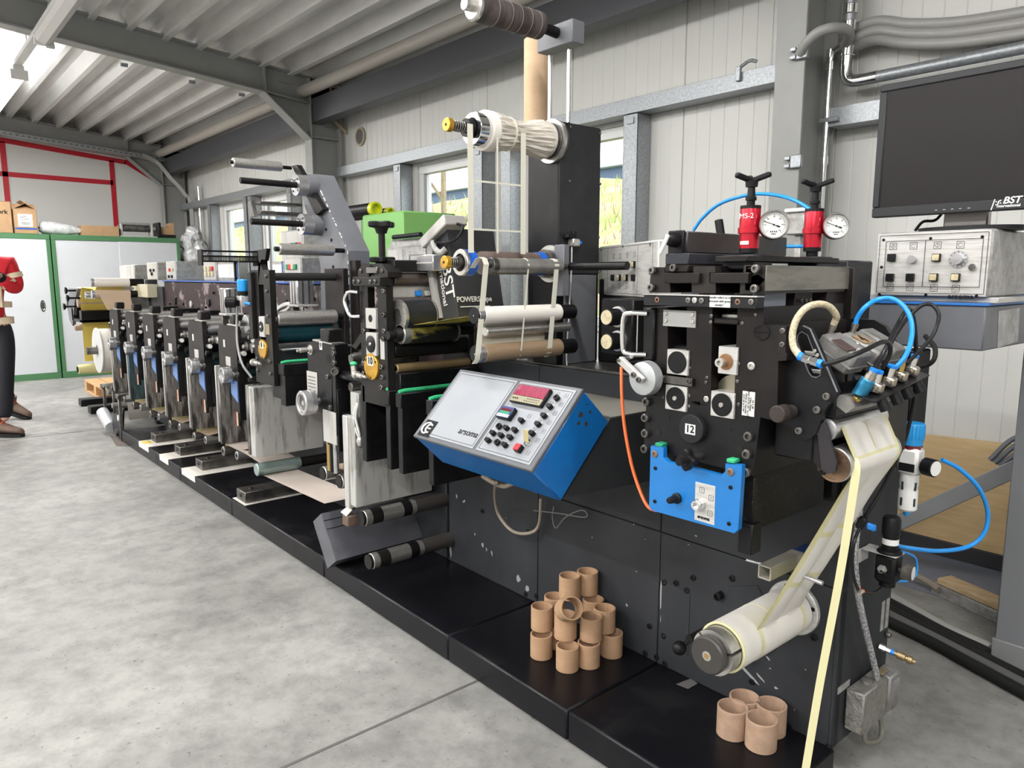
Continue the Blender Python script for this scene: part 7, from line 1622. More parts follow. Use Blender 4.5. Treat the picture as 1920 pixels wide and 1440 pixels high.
one('blue_hose', MB().tube([fit2, fit2 + AX2 * .015, yp(1622, 576, 1.62), yp(1645, 562, 1.65), yp(1672, 560, 1.66), yp(1696, 576, 1.66), yp(1709, 604, 1.65), yp(1708, 640, 1.63), yp(1695, 672, 1.61), yp(1672, 696, 1.60), yp(1663, 704, 1.60)], .0052, 12), bluehose, 'bright blue air hose arching from the cast box marked 4 to the valve row', 'hose')
one('black_hose', MB().tube([yp(1700, 682, 1.66), yp(1722, 660, 1.68), yp(1745, 635, 1.70), yp(1757, 610, 1.72), yp(1760, 588, 1.73), yp(1748, 572, 1.74), yp(1730, 572, 1.74), yp(1708, 590, 1.72), yp(1690, 612, 1.70), yp(1670, 645, 1.68), yp(1655, 680, 1.62)], .0042, 10), blackhose, 'thin black hose making the large loop right of the blue hose', 'hose')
one('black_hose', MB().tube([yp(1640, 690, 1.57), yp(1660, 655, 1.60), yp(1680, 615, 1.66), yp(1697, 585, 1.70), yp(1707, 580, 1.74), yp(1715, 610, 1.8), yp(1718, 670, 1.85), yp(1717, 720, 1.9), yp(1712, 760, 1.95), yp(1700, 815, 1.96), yp(1682, 860, 1.95), yp(1655, 915, 1.93), yp(1628, 960, 1.90), yp(1622, 968, 1.90)], .0048, 12), blackhose, 'long black hose dropping past the blue-capped filter to the elbow valve', 'hose')
one('black_hose', MB().tube([yp(1722, 688, 2.0), yp(1740, 684, 2.0), yp(1752, 672, 2.0), yp(1752, 650, 2.02), yp(1735, 630, 2.05)], .006, 8), rubber, 'short black hose curl under the grey shelf', 'hose')
# valve row
vr = thing('valve_row', 'row of nickel air valves with blue push rings and black knobs over the white web', 'valve', (-.62, 1.6, 1.1))
A, B = yp(1630, 740, 1.50), yp(1718, 698, 1.72); d = (B - A).normalized(); up2 = V((.25, -.15, .95)); up2 = (up2 - d * up2.dot(d)).normalized(); out = d.cross(up2); out = out if out.x > 0 else -out
Ln = (B - A).length
nick = M('nickel', (.50, .46, .40), .3, .9)
m = MB(); m.obox((A + B) / 2 - up2 * .004, (d, up2, out), (Ln / 2 + .02, .002, .022), .001); m.build('valve_bracket', black, vr)
for k, t in enumerate((.12, .38, .62, .88)):
    p = A + d * Ln * t
    m = MB(); m.obox(p + up2 * .010, (d, up2, out), (.011, .010, .012), .003); m.cyl(p + up2 * .01 - d * .018, p + up2 * .01 + d * .018, .006, n=10); vb = m.build('valve_body', nick, vr)
    if k != 2: 
        m = MB(); m.lathe(p + up2 * .018 - out * .004, up2, [(0, .008), (.022, .008)], 6); m.build('push_fitting', chrome, vb)
        m = MB(); m.lathe(p + up2 * .040 - out * .004, up2, [(0, .0085), (.005, .0085), (.005, .004), (.001, .004)], 16); m.build('blue_ring', bluepl, vb)
    else: m = MB(); m.lathe(p + up2 * .018 - out * .004, up2, [(0, .007), (.02, .007), (.02, .005), (.035, .006)], 6); m.build('brass_fitting', brass, vb)
    m = MB(); kd = (-up2 * .75 + out * .66).normalized(); m.lathe(p - up2 * .004 + out * .008, kd, [(0, .006), (.008, .006), (.008, .0105), (.034, .0115), (.035, .009)], 12); m.build('valve_knob', plastic, vb)
sil = thing('blue_filter', 'metallic blue cylinder on a gold nut standing on the grey web hood', 'filter', yp(1605, 748, 1.50)); a, b = yp(1604, 750, 1.495), yp(1636, 700, 1.50); d = (b - a).normalized()
m = MB(); m.lathe(a, d, [(0, .008), (.006, .010), (.010, .008)], 20); m.build('gold_nut', M('gold_nut', (.75, .50, .15), .25, .9), sil)
m = MB(); m.cyl(a + d * .010, a + d * .05, .0145, n=28, bev=.0015); m.build('blue_cylinder', M('metal_blue', (.03, .22, .42), .35, .6, (.05, .28, .45), 60), sil)
m = MB(); m.lathe(a + d * .05, d, [(0, .011), (.01, .011), (.01, .009), (.018, .009)], 8); m.build('brass_collar', nick, sil)
m = MB(); m.cyl(a + d * .068, a + d * .074, .0095, n=18); m.build('blue_ring', bluepl, sil)
# grey hood over the web
hd = thing('web_hood', 'grey cast hood bar lying across the top of the white label web', 'hood', (-.70, 1.57, 1.08))
m = MB(); P = [yp(x, y, 1.475) for x, y in ((1562, 756), (1574, 741), (1593, 746), (1602, 764), (1586, 775))]; m.prism(P, (0, .20, 0)); m.build('hood_body', castgrey, hd)
m = MB(); P = [yp(x, y, 1.675) for x, y in ((1600, 741), (1640, 745), (1655, 760), (1640, 764))]
# ------------------------------------------------------------------ web turning arm and rollers
ta = thing('turning_rollers', 'two web rollers with brown rusty bearing ends on a dark arm under the white web', 'roller', (-.69, 1.6, .95))
R1 = yp(1547, 806, 1.468); R2 = yp(1561, 873, 1.468); r1, r2 = .024, .037
roller(ta, R1.x, R1.z, 1.468, 1.72, r1, alu, 'upper_roller', (.0, .03, .008))
m = MB(); m.pipe((R1.x, 1.472, R1.z), (R1.x, 1.48, R1.z), r1 * .95, r1 * .5, 24); m.build('bearing_end', M('rusty_bearing', (.20, .12, .07), .5, .5), ta)
roller(ta, R2.x, R2.z, 1.474, 1.72, r2, alu, 'lower_roller', (.0, .03, .010))
m = MB(); m.lathe((R2.x, 1.473, R2.z), -YN, [(0, r2 * .96), (.002, r2 * .96), (.002, r2 * .82), (-.004, r2 * .80), (-.004, r2 * .5), (.001, r2 * .48), (.001, .002)], 32); m.build('bearing_end', M('brown_bearing', (.24, .15, .09), .45, .6, (.10, .06, .04), 20), ta)
m = MB(); P = [yp(x, y, 1.455) for x, y in ((1531, 797), (1544, 792), (1569, 866), (1566, 884), (1552, 889), (1540, 880))]; m.prism(P, (0, .008, 0)); m.build('arm', M('dark_arm', (.035, .032, .036), .45, .2), ta)
P = [yp(x, y, 1.47) for x, y in ((1498, 822), (1532, 800), (1548, 880), (1536, 882))]; m = MB(); m.prism(P, (0, .008, 0)); m.build('arm_plate', dkmar, ta)
bolt(ta, yp(1543, 884, 1.462), -YN, .008, .005, plastic)
m = MB(); m.box(R2.x - .03, R2.x - .01, 1.72, 1.86, R2.z - .03, R1.z + .03, .003); m.build('arm_mount', black, ta)
# ------------------------------------------------------------------ label web
RW = V((-.960, 1.44, .462)); rr_w = .063
path = []
def addp(x, z): path.append((x, z))
s0 = yp(1548, 770, 1.475); e1 = yp(1563, 792, 1.475)
for i in range(6): t = i / 5; addp(-.735 + (R1.x + r1 * .8 - -.735) * t - .004 * (1 - t), 1.098 + (R1.z + r1 * .6 - 1.098) * t)
u0 = V((R1.x + r1 * .9, 0, R1.z + r1 * .4)); v0 = V((R2.x + r2 * .96, 0, R2.z + r2 * .35))
for i in range(1, 13): t = i / 12; p = u0 + (v0 - u0) * t; addp(p.x, p.z)
nL1 = len(path)
for a in (15, 5, -8, -20, -30): addp(R2.x + math.cos(math.radians(a)) * (r2 + .001), R2.z + math.sin(math.radians(a)) * (r2 + .001))
u1 = V((path[-1][0], 0, path[-1][1])); v1 = V((RW.x + rr_w * .80, 0, RW.z + rr_w * .62))
nS = len(path)
for i in range(1, 31): t = i / 30; p = u1 + (v1 - u1) * t; addp(p.x, p.z)
for a in (30, 15, 0, -20, -45, -70): addp(RW.x + math.cos(math.radians(a)) * (rr_w + .0012), RW.z + math.sin(math.radians(a)) * (rr_w + .0012))
yA, yB_ = 1.490, 1.705
nS_ = 32; m = MB(); vs = []; nP = len(path)
for lay in (0, 1):
    for i, (x, z) in enumerate(path):
        a = V((path[max(i - 1, 0)][0], 0, path[max(i - 1, 0)][1])); b = V((path[min(i + 1, nP - 1)][0], 0, path[min(i + 1, nP - 1)][1])); tdir = (b - a).normalized(); nn = V((-tdir.z, 0, tdir.x)); nn = nn if nn.x > 0 else -nn
        tt = max(0, min(1, (i - nS) / 30)); bulge = .016 * math.sin(PI * tt) ** .7 if 0 < tt < 1 else 0
        squeeze = 1 - .16 * math.sin(PI * tt)
        for j in range(nS_ + 1):
            s = j / nS_; y = yA + (yB_ - yA) * (.5 + (s - .5) * squeeze) + .10 * max(0, tt - .0) * .9
            hgt = bulge * abs(math.sin(2 * PI * s)) - bulge * .3
            vs.append(V((x, y, z)) + nn * (hgt - lay * .0012))
faces = []; mats = []; W1_ = nS_ + 1; K = nP * W1_
for i in range(nP - 1):
    for j in range(nS_):
        s = (j + .5) / nS_; mi = 0
        if j < 2 or j >= nS_ - 2: mi = 1
        if i in (nL1 - 2,): mi = 1
        if i in (nS + 9, nS + 19): mi = 1
        a = i * W1_ + j
        faces.append((a, a + 1, a + W1_ + 1, a + W1_)); mats.append(mi)
        faces.append((K + a, K + a + W1_, K + a + W1_ + 1, K + a + 1)); mats.append(2)
m.v = vs; m.f = [list(f) for f in faces]; m.m = mats
# centre slit printed on the upper stretch and lower stretch
lw = tag(m.build('label_web', [M('label_white', (.80, .77, .72), .5), M('label_matrix_yellow', (.72, .68, .40), .5), glass_yel], angle=60), 'white label web with pale yellow borders running from the hood down to the rewind shaft', 'label web')
for k, (i0, i1) in enumerate(((6, nL1 - 2), (nS + 1, nS + 28))):
    pts = [vs[i * W1_ + nS_ // 2] + V((.0010, -.0004, .0006)) for i in range(i0, i1)]; mm_ = MB(); mm_.ribbon([p - YN * .0016 for p in pts], [p + YN * .0016 for p in pts], th=.0004); ORG['label_web'] = V(lw.location); mm_.build('centre_slit', M('label_matrix_yellow', (1, 1, 1)), lw)
# ------------------------------------------------------------------ rewind shaft
rs = thing('rewind_shaft', 'steel expanding rewind shaft with a dark end cap low on the housing', 'shaft', (RW.x, 1.6, RW.z))
m = MB(); m.lathe((RW.x, 1.438, RW.z), YN, [(0, .043), (.004, .047), (.018, .047), (.022, .044)], 36); m.build('end_cap', M('dark_end_cap', (.06, .055, .052), .4, .4), rs)
m = MB(); m.lathe((RW.x, 1.437, RW.z), YN, [(0, .007), (.003, .007)], 16); m.lathe((RW.x, 1.4375, RW.z), YN, [(0, .012), (.002, .012)], 18, m=1); m.build('brass_centre', [brass, steel], rs)
m = MB()
for k in range(3):
    a0 = math.radians(20 + 120 * k); vsx = []; n = 14
    for y in (1.462, 1.60):
        for ro in (.056, .040):
            for i in range(n + 1): a = a0 + math.radians(112) * i / n; vsx.append((RW.x + math.cos(a) * ro, y, RW.z + math.sin(a) * ro))
    W = n + 1; f = []
    for i in range(n): f += [(i, i + 1, 2 * W + i + 1, 2 * W + i), (i, W + i, W + i + 1, i + 1), (W + i, 3 * W + i, 3 * W + i + 1, W + i + 1)]
    f += [(0, 2 * W, 3 * W, W), (n, W + n, 3 * W + n, 2 * W + n)]
    m.add(vsx, f)
m.build('expanding_segments', steel, rs)
m = MB(); m.cyl((RW.x, 1.462, RW.z), (RW.x, 1.85, RW.z), .038, n=28); m.build('shaft_core', plastic, rs)
q = yp(1488, 1152, YB); m = MB(); m.lathe((RW.x, YB - .014, RW.z), YN, [(0, .05), (0, .072), (.003, .075), (.014, .075)], 44); m.build('back_flange', alupanel, rs)
for k in range(4): a = .3 + k * PI / 2; bolt(rs, (RW.x + math.cos(a) * .063, YB - .014, RW.z + math.sin(a) * .063), -YN, .006, .003, plastic)
wr2 = thing('label_roll', 'partly wound white label roll on the rewind shaft', 'label roll', (RW.x, 1.66, RW.z))
m = MB(); m.pipe((RW.x, 1.505, RW.z), (RW.x, 1.83, RW.z), rr_w, .057, 56); m.build('wound_labels', M('label_white', (.80, .77, .72), .5), wr2)
m = MB(); m.pipe((RW.x, 1.502, RW.z), (RW.x, 1.509, RW.z), rr_w + .0004, .058, 56); m.build('matrix_edge', M('label_matrix_yellow', (1, 1, 1)), wr2); m = MB(); m.pipe((RW.x, 1.66, RW.z), (RW.x, 1.664, RW.z), rr_w + .0005, rr_w - .001, 56); m.build('matrix_edge', M('label_matrix_yellow', (1, 1, 1)), wr2)
lv = thing('ball_lever', 'black ball lever beside the rewind shaft end', 'lever', (RW.x - .06, 1.6, RW.z)); q = yp(1274, 1215, 1.62); 
m = MB(); m.sphere(q, .020, 20); m.build('ball_knob', plastic, lv)
m = MB(); b = yp(1300, 1195, 1.66); m.cyl(q, b, .007, n=12); m.cyl(b - YN * .02, V((b.x, YB, b.z)), .012, n=16); m.build('lever_arm', blackp, lv)
sm_ = M('label_matrix_yellow', (1, 1, 1))
T0 = V((R2.x + r2 + .002, 1.488, R2.z)); m = MB(); B_ = yp(1511, 1440, 1.45); pts = [T0 + (u0 - v0).normalized() * .02 + V((.001, .004, 0)), T0 + V((.0005, 0, 0)), T0 + V((.0, -.004, -.05)), T0 + (B_ - T0) * .35 + V((.004, 0, 0)), T0 + (B_ - T0) * .7, B_, B_ + (B_ - T0) * .28]
P_ = catmull(pts, 5); sd = V((.75, .66, 0)); m.ribbon([p - sd * .0085 for p in P_], [p + sd * .0085 for p in P_], th=.0006); one('trim_strip', m, sm_, 'long pale yellow trim strip hanging from the web roller down to the plinth', 'waste strip')
st = thing('clear_tube_stop', 'square clear plastic tube and thin rods on the housing behind the label web', 'bracket', (-.95, 1.7, .7))
a = yp(1425, 1078, 1.60); bb_ = V((a.x, YB, a.z)); fr_ = M('clear_plastic', (.50, .48, .42), .2, 0, alpha=.75)
m = MB(); t = .016
for dx, dz, sx, sz in ((0, t, t, .002), (0, -t, t, .002), (t, 0, .002, t), (-t, 0, .002, t)): m.box(a.x + dx - sx, a.x + dx + sx, 1.62, 1.78, a.z + dz - sz, a.z + dz + sz, .0008)
m.build('square_tube', fr_, st)
m = MB(); m.box(a.x - t, a.x + t, 1.78, YB, a.z - t, a.z + t, .001); m.build('blue_tape_wrap', M('blue_tape_dark', (.02, .06, .20), .5), st)
q1_ = yp(1400, 1050, 1.72); m = MB(); m.cyl(q1_, q1_ + V((.11, .02, .0)), .005, n=10); q2_ = yp(1497, 1076, 1.60); m.cyl(q2_, q2_ + V((.06, .0, -.004)), .0055, n=10); m.build('thin_rod', alu, st)
# ================================================================== cardboard cores
cores = []
def core(x, y, z, label, mat, grp, h=.083, ro=.042, tilt=None):
    t = .0045; m = MB(); m.pipe((x, y, z), (x, y, z + h), ro, ro - t, 44)
    if tilt: c = V((x, y, z + h / 2)); R = tilt; m.v = [c + R @ (p - c) for p in m.v]
    return one('cardboard_core', m, [mat], label, 'cardboard core', grp)
for (px, py, lab) in ((1371, 1392, 'front left of the four dusty cores standing at the near end of the plinth'), (1425, 1416, 'foremost of the four dusty cores standing at the near end of the plinth'), (1443, 1387, 'right-hand of the four dusty cores at the near end, half behind the foremost'), (1393, 1372, 'rear of the four dusty cores standing at the near end of the plinth')):
    q = zp(px, py, .1); dv = V((q.x, q.y, 0)).normalized() * .042; core(q.x + dv.x, q.y + dv.y, .1005, lab, cardd, 'dusty cores at the near end of the plinth', .083)
G = 'cardboard cores in the pyramid pile'
ro = .0375; hh_ = .080
def foot(px, py, z, back=0): q = zp(px, py, z); dv = V((q.x, q.y, 0)).normalized() * (ro + back); return [q.x + dv.x, q.y + dv.y]
def layer(z, items):
    P = [foot(px, py, z, bk) for px, py, bk, _ in items]
    for it in range(200):
        for i in range(len(P)):
            if P[i][1] > YB - ro - .003: P[i][1] = YB - ro - .003
            for j in range(i):
                dx, dy = P[i][0] - P[j][0], P[i][1] - P[j][1]; d = math.hypot(dx, dy); g = 2 * ro + .0006 - d
                if g > 0: dx, dy = dx / d * g / 2, dy / d * g / 2; P[i][0] += dx; P[i][1] += dy; P[j][0] -= dx; P[j][1] -= dy
    for p, it in zip(P, items): core(p[0], p[1], z, it[3], card, G, hh_, ro)
layer(.1005, ((1015, 1240, 0, 'leftmost core of the bottom layer of the pile'), (1064, 1264, 0, 'frontmost core of the bottom layer of the pile'), (1103, 1257, 0, 'third core from the left in the bottom layer of the pile'), (1146, 1237, 0, 'rightmost core of the bottom layer of the pile'), (1040, 1225, .02, 'rear left core of the bottom layer, behind the leftmost one'), (1108, 1225, .03, 'rear core of the bottom layer, behind the middle of the pile')))
z2 = .1005 + hh_ + .0005
layer(z2, ((1016, 1187, 0, 'leftmost core of the second layer of the pile'), (1060, 1204, 0, 'core of the second layer under the tilted one'), (1108, 1207, 0, 'front right core of the second layer of the pile'), (1132, 1190, 0, 'rearmost right core of the second layer of the pile'), (1112, 1178, .02, 'rear core of the second layer, seen right of the tilted one'), (1040, 1172, .02, 'rear left core of the second layer, mostly hidden by the tilted one')))
z3 = z2 + hh_ + .0005
R_ = Matrix.Rotation(math.radians(62), 3, V((.45, .89, 0)))
cq = yp(1066, 1136, 1.60); core(cq.x, cq.y, z3 + .004, 'tilted core lying on its side on top of the second layer', card, G, hh_, ro, R_)
layer(z3, ((1071, 1132, .02, 'upright core in the upper layer, left of the highest one'), (1099, 1122, .01, 'highest core of the pile, upright at the back right')))
# ================================================================== regulators on the side panel
fr = thing('filter_regulator', 'white air filter with a large blue cap and a black gauge at the housing corner', 'filter', (-.76, 2.06, .6)); fx = -.765
def xq(px, py): return xp(px, py, fx)
c = xq(1712, 812); cy_ = c.y
def FL(zt, zb, prof, nm, mt, n=30): m = MB(); m.lathe((fx, cy_, zb), ZN, prof(zt - zb), n); return m.build(nm, mt, fr)
zt, zb = xq(1716, 792).z, xq(1713, 832).z
cap = FL(zt, zb, lambda h: [(0, .0255), (h * .3, .0262), (h * .95, .0278), (h, .026)], 'blue_cap', M('sky_cap', (.015, .27, .62), .4), 36)
m = MB()
for k in range(20): a = 2 * PI * k / 20; m.box(fx + math.cos(a) * .0272 - .001, fx + math.cos(a) * .0272 + .001, cy_ + math.sin(a) * .0272 - .001, cy_ + math.sin(a) * .0272 + .001, zb + .018, zt - .004, 0)
m.build('cap_rib', M('sky_cap', (0, 0, 0)), cap)
FL(zb, zb - .012, lambda h: [(0, .022), (h, .022)], 'red_collar', M('dark_red_collar', (.20, .02, .03), .4))
zt2, zb2_ = zb - .008, xq(1712, 885).z
m = MB(); m.box(fx - .026, fx + .026, cy_ - .026, cy_ + .026, zb2_, zt2, .008); m.build('body', whitepl, fr)
m = MB(); m.box(fx - .02, fx + .02, cy_ - .0275, cy_ - .026, zb2_ + .010, zb2_ + .032, .001); m.build('black_face', plastic, fr)
zb3 = xq(1710, 952).z
FL(zb2_, zb3, lambda h: [(0, .018), (.006, .024), (h * .55, .024), (h * .62, .0215), (h * .7, .024), (h, .024)], 'bowl', whitepl)
m = MB()
for z in (zb3 + .016, zb3 + .060):
    for ang in (-1.9, -.5): m.obox((fx + math.cos(ang) * .0238, cy_ + math.sin(ang) * .0238, z + .012), (V((math.cos(ang), math.sin(ang), 0)), V((-math.sin(ang), math.cos(ang), 0)), ZN), (.0010, .003, .011), 0)
m.build('sight_window', M('dark_window', (.03, .05, .05), .2), fr)
m = MB(); m.lathe((fx, cy_, zb3 - .014), ZN, [(0, .006), (.006, .009), (.014, .007)], 12); m.build('drain_cock', cyanpl, fr)
m = MB(); m.lathe((fx + .026, cy_, zb2_ + .028), V((.96, -.28, 0)), [(0, .008), (.012, .008), (.012, .0235), (.040, .0235), (.042, .021)], 30); gg = m.build('gauge', plastic, fr)
m = MB(); gd = V((.96, -.28, 0)).normalized(); m.lathe(V((fx + .026, cy_, zb2_ + .028)) + gd * .0415, gd, [(0, .020), (.001, .020)], 28); m.build('gauge_face', white, gg)
m = MB(); m.lathe((fx - .024, cy_, zb2_ + .018), V((-.93, -.2, -.1)), [(0, .012), (.006, .014), (.012, .011), (.02, .014), (.028, .011), (.045, .012)], 16); m.build('chrome_elbow', chrome, fr)
b2 = thing('black_regulator', 'black air regulator with a small side gauge on a grey angle bracket', 'regulator', (-.76, 1.95, .5)); bx_ = -.765
c = xp(1666, 1060, bx_); cy2 = c.y
m = MB(); zt, zb = xp(1666, 972, bx_).z, xp(1666, 1030, bx_).z; m.lathe((bx_, cy2, zb), ZN, [(0, .020), ((zt - zb) * .45, .020), ((zt - zb) * .46, .0225), ((zt - zb) * .92, .0225), (zt - zb, .019)], 30); m.build('cap', plastic, b2)
m = MB(); m.lathe((bx_, cy2, zb), ZN, [((zt - zb) * .16, .0204), ((zt - zb) * .34, .0204)], 30, caps=False); m.build('paper_label', white, b2)
m = MB(); m.lathe((bx_, cy2, zb - .01), ZN, [(0, .030), (.003, .031), (.007, .026), (.010, .026)], 30); m.build('lock_ring', plastic, b2)
m = MB(); m.box(-.83, bx_ + .028, cy2 - .028, cy2 + .028, zb - .0125, zb - .0105, .0005); m.box(-.83, -.827, cy2 - .04, cy2 + .02, zb - .05, zb - .0105, .0005); m.build('angle_bracket', alupaint, b2)
z4 = xp(1666, 1088, bx_).z
m = MB(); m.box(bx_ - .026, bx_ + .026, cy2 - .026, cy2 + .026, z4, zb - .013, .007); m.cyl((bx_, cy2, z4 - .012), (bx_, cy2, z4), .02, n=20); m.build('body', plastic, b2)
zc2 = (z4 + zb) / 2 - .006
m = MB(); m.lathe((bx_ - .004, cy2 - .026, zc2), -YN, [(0, .012), (.006, .012), (.006, .008), (.012, .007)], 6); m.build('hex_port', tinframe, b2)
m = MB(); m.lathe((bx_ + .026, cy2 + .0, zc2), V((.9, .1, 0)), [(0, .006), (.010, .006), (.010, .021), (.034, .022), (.035, .019)], 28); m.build('gauge', M('dusty_gauge', (.05, .047, .043), .6, 0, (.12, .11, .10), 14), b2)
m = MB(); m.lathe(V((bx_ + .026, cy2, zc2)) + V((.9, .1, 0)).normalized() * .0345, V((.9, .1, 0)), [(0, .018), (.001, .018)], 26); m.build('gauge_face', whitepl, b2)
one('blue_hose', MB().tube([xp(1766, 862, fx + .04), yp(1800, 880, 2.20), yp(1835, 915, 2.24), yp(1852, 960, 2.28), yp(1845, 1000, 2.28), yp(1815, 1025, 2.25), yp(1760, 1033, 2.15), yp(1700, 1027, 2.03), yp(1682, 1023, 1.98)], .0058, 14), bluehose, 'blue air hose making a wide loop between the white filter and the black regulator', 'hose')
one('blue_hose', MB().tube([yp(1690, 1034, 2.05), yp(1708, 1040, 2.08), yp(1718, 1050, 2.10), yp(1718, 1075, 2.10), yp(1705, 1088, 2.08), yp(1680, 1090, 2.03)], .003, 8), bluehose, 'thin blue hose curl behind the gauge of the black regulator', 'hose')
hx = -.79
one('grey_braided_hose', MB().tube([xp(1612, 950, hx), xp(1608, 985, hx), xp(1603, 1030, hx), xp(1604, 1075, hx), xp(1612, 1130, hx), xp(1625, 1190, hx), xp(1640, 1250, hx), xp(1648, 1290, hx), xp(1652, 1320, hx)], .0085, 14), greyhose, 'grey braided hose running down the housing side to the limit switch', 'hose')
ev = thing('elbow_valve', 'small black elbow valve with a blue knob on the black hose', 'valve', xp(1618, 978, hx + .02)); q = xp(1616, 980, hx + .02)
m = MB(); m.obox(q, (V((.3, .1, 1)), V((1, 0, -.3)), YN), (.016, .010, .010), .004); m.build('valve_body', plastic, ev); m = MB(); m.obox(q + V((.022, .004, -.006)), (V((.8, .3, -.2)), ZN, YN), (.010, .008, .006), .003); m.build('blue_knob', bluepl, ev)
one('black_hose', MB().tube([xp(1612, 990, hx + .02), xp(1602, 1015, hx + .02), xp(1598, 1050, hx + .02), xp(1601, 1085, hx + .02), xp(1609, 1105, hx + .02)], .0042, 8), blackhose, 'short black hose between the elbow valve and the tee fitting', 'hose')
tf = thing('tee_fitting', 'small metal tee fitting with orange rings on the black hose', 'fitting', xp(1612, 1108, hx + .02)); q = xp(1612, 1108, hx + .02)
m = MB(); m.cyl(q - V((0, .005, .008)), q + V((.0, .012, -.004)), .0055, n=12); m.build('tee_body', steel, tf)
for dp in (V((-.002, -.006, .008)), V((.0, .018, -.006))): m = MB(); m.sphere(q + dp, .0055, 10); m.build('orange_ring', orange, tf)
one('black_hose', MB().tube([q + V((0, .018, -.006)), xp(1640, 1112, hx + .02), xp(1655, 1098, hx + .02), xp(1662, 1080, hx + .03), (bx_ - .004, cy2 - .038, zc2)], .0042, 8), blackhose, 'black hose curving from the tee fitting up to the black regulator', 'hose')
ac = thing('air_coupling', 'brass air coupling with a blue ring sticking out of the housing side', 'coupling', xp(1660, 1215, -.80)); a = xp(1648, 1212, -.826); dA = V((.95, .28, -.22)).normalized()
m = MB(); m.lathe(a, dA, [(0, .010), (.016, .010), (.016, .007), (.03, .007)], 6); m.build('hex_nut', steel, ac); m = MB(); m.lathe(a + dA * .03, dA, [(0, .0085), (.010, .0085)], 16); m.build('blue_ring', bluepl, ac)
m = MB(); m.lathe(a + dA * .04, dA, [(0, .007), (.008, .007), (.008, .011), (.028, .011), (.03, .008), (.036, .008), (.036, .012), (.046, .012), (.048, .008), (.056, .007)], 18); m.build('coupling_body', M('old_brass', (.30, .22, .12), .4, .8), ac)
bolt(ac, a + V((0, .05, .02)), XN, .008, .012, darksteel)
# limit switch
ls = thing('limit_switch', 'two-part cast grey limit switch box low at the housing corner', 'switch', (-.79, 1.92, .1)); sx0 = -.826
a = xp(1590, 1262, sx0); b = xp(1632, 1345, sx0)
ca = (sx0, 0, 0); yA_, yB2 = xp(1585, 1310, sx0).y, xp(1628, 1310, sx0).y; zt = xp(1605, 1276, sx0).z; zb = xp(1605, 1345, sx0).z
m = MB(); m.box(sx0, sx0 + .05, yA_, yB2, zb, zt, .004); m.cyl((sx0 + .022, (yA_ + yB2) / 2, zt), (sx0 + .022, (yA_ + yB2) / 2, zt + .006), .014, n=18); b1 = m.build('switch_body', M('rough_cast', (.27, .26, .24), .55, .5, (.20, .19, .18), 25, bump=.5, bscale=90), ls)
m = MB(); m.box(sx0 + .005, sx0 + .055, yB2 + .003, yB2 + .075, zb + .006, zt - .004, .005); b2_ = m.build('ribbed_plug', castgrey, ls)
m = MB()
for k in range(5): m.box(sx0 + .054, sx0 + .0575, yB2 + .022 + .008 * k, yB2 + .026 + .008 * k, zb + .01, zt - .02, .001)
m.build('plug_rib', castgrey, b2_)
m = MB(); m.obox((sx0 + .03, yB2 + .01, zt + .004), (YN, XN, ZN), (.022, .008, .003), .001); m.build('latch', M('rusty_latch', (.30, .25, .15), .5, .5), ls)
m = MB(); m.lathe((sx0 + .025, (yA_ + yB2) / 2, zb - .024), ZN, [(0, .011), (.008, .014), (.024, .014)], 8); m.build('cable_gland', tinframe, ls)
m = MB(); m.lathe((sx0 + .03, yB2 + .055, zb - .024), ZN, [(0, .012), (.008, .015), (.03, .015)], 8); m.build('cable_gland', tinframe, ls)
m = MB(); m.tube([(sx0 + .025, (yA_ + yB2) / 2, zb - .02), (sx0 + .03, (yA_ + yB2) / 2 + .005, zb - .06), (sx0 + .035, yB2 + .0, zb - .085), (sx0 + .03, yB2 + .035, zb - .07), (sx0 + .02, yB2 + .03, zb - .02), (sx0 + .012, yB2 + .012, zb + .01)], .007, 10)
one('grey_cable', m, M('olive_cable', (.16, .155, .13), .5), 'grey cable looping under the cast limit switch', 'cable')
# ================================================================== shelf, silver button panel, screen
sh = thing('console_shelf', 'dark grey box shelf with blue top edge on a grey column at the right', 'stand', (-.8, 2.7, 0))
CY = 2.20; sx1, sx2 = yp(1600, 600, CY).x, yp(1846, 615, CY).x; zs0, zs1 = yp(1846, 659, CY).z, yp(1846, 574, CY).z
m = MB(); m.box(sx1, sx2, CY, 3.35, zs0, zs1, .004); m.build('shelf_box', greysteel, sh)
m = MB(); m.box(sx1 - .003, sx2 + .003, CY - .003, 3.35, zs1, zs1 + .007, .001); m.build('blue_edge', M('mid_blue_edge', (.03, .16, .50), .4), sh)
m = MB(); ty = xp(1875, 630, sx2).y; P = [xp(x, y, sx2 + .0006) for x, y in ((1872, 583), (1912, 577), (1908, 640), (1870, 652))]; m.prism(P, (.0006, 0, 0)); m.build('peeled_tape', M('peeled_film', (.42, .42, .41), .45, 0, (.30, .30, .29), 18), sh)
lx = -.763; m = MB(); m.box(lx, lx + .35, 2.93, 3.30, .0, zs0, .004); m.build('column', M('column_blue_grey', (.20, .205, .22), .45), sh)
m = MB(); m.box(lx - .006, lx + .356, 2.924, 3.306, 0, .085, .003); m.build('column_base', M('base_grey', (.33, .335, .34), .4, .3), sh)
m = MB(); m.box(sx1 - .002, sx2 + .02, CY + .02, CY + .25, zs1 + .007, zs1 + .022, .002); m.build('panel_rail', alupaint, sh)
bp = thing('button_panel', 'silver slanted switch box with black and ivory buttons under the screen', 'control panel', (-.8, 2.35, zs1 + .02))
a, b, cbt, dbt = yp(1646, 437, CY), yp(1863, 430, CY), yp(1637, 564, CY), yp(1856, 571, CY)
zb_, zt_2 = zs1 + .022, a.z; px0, px1 = cbt.x, b.x
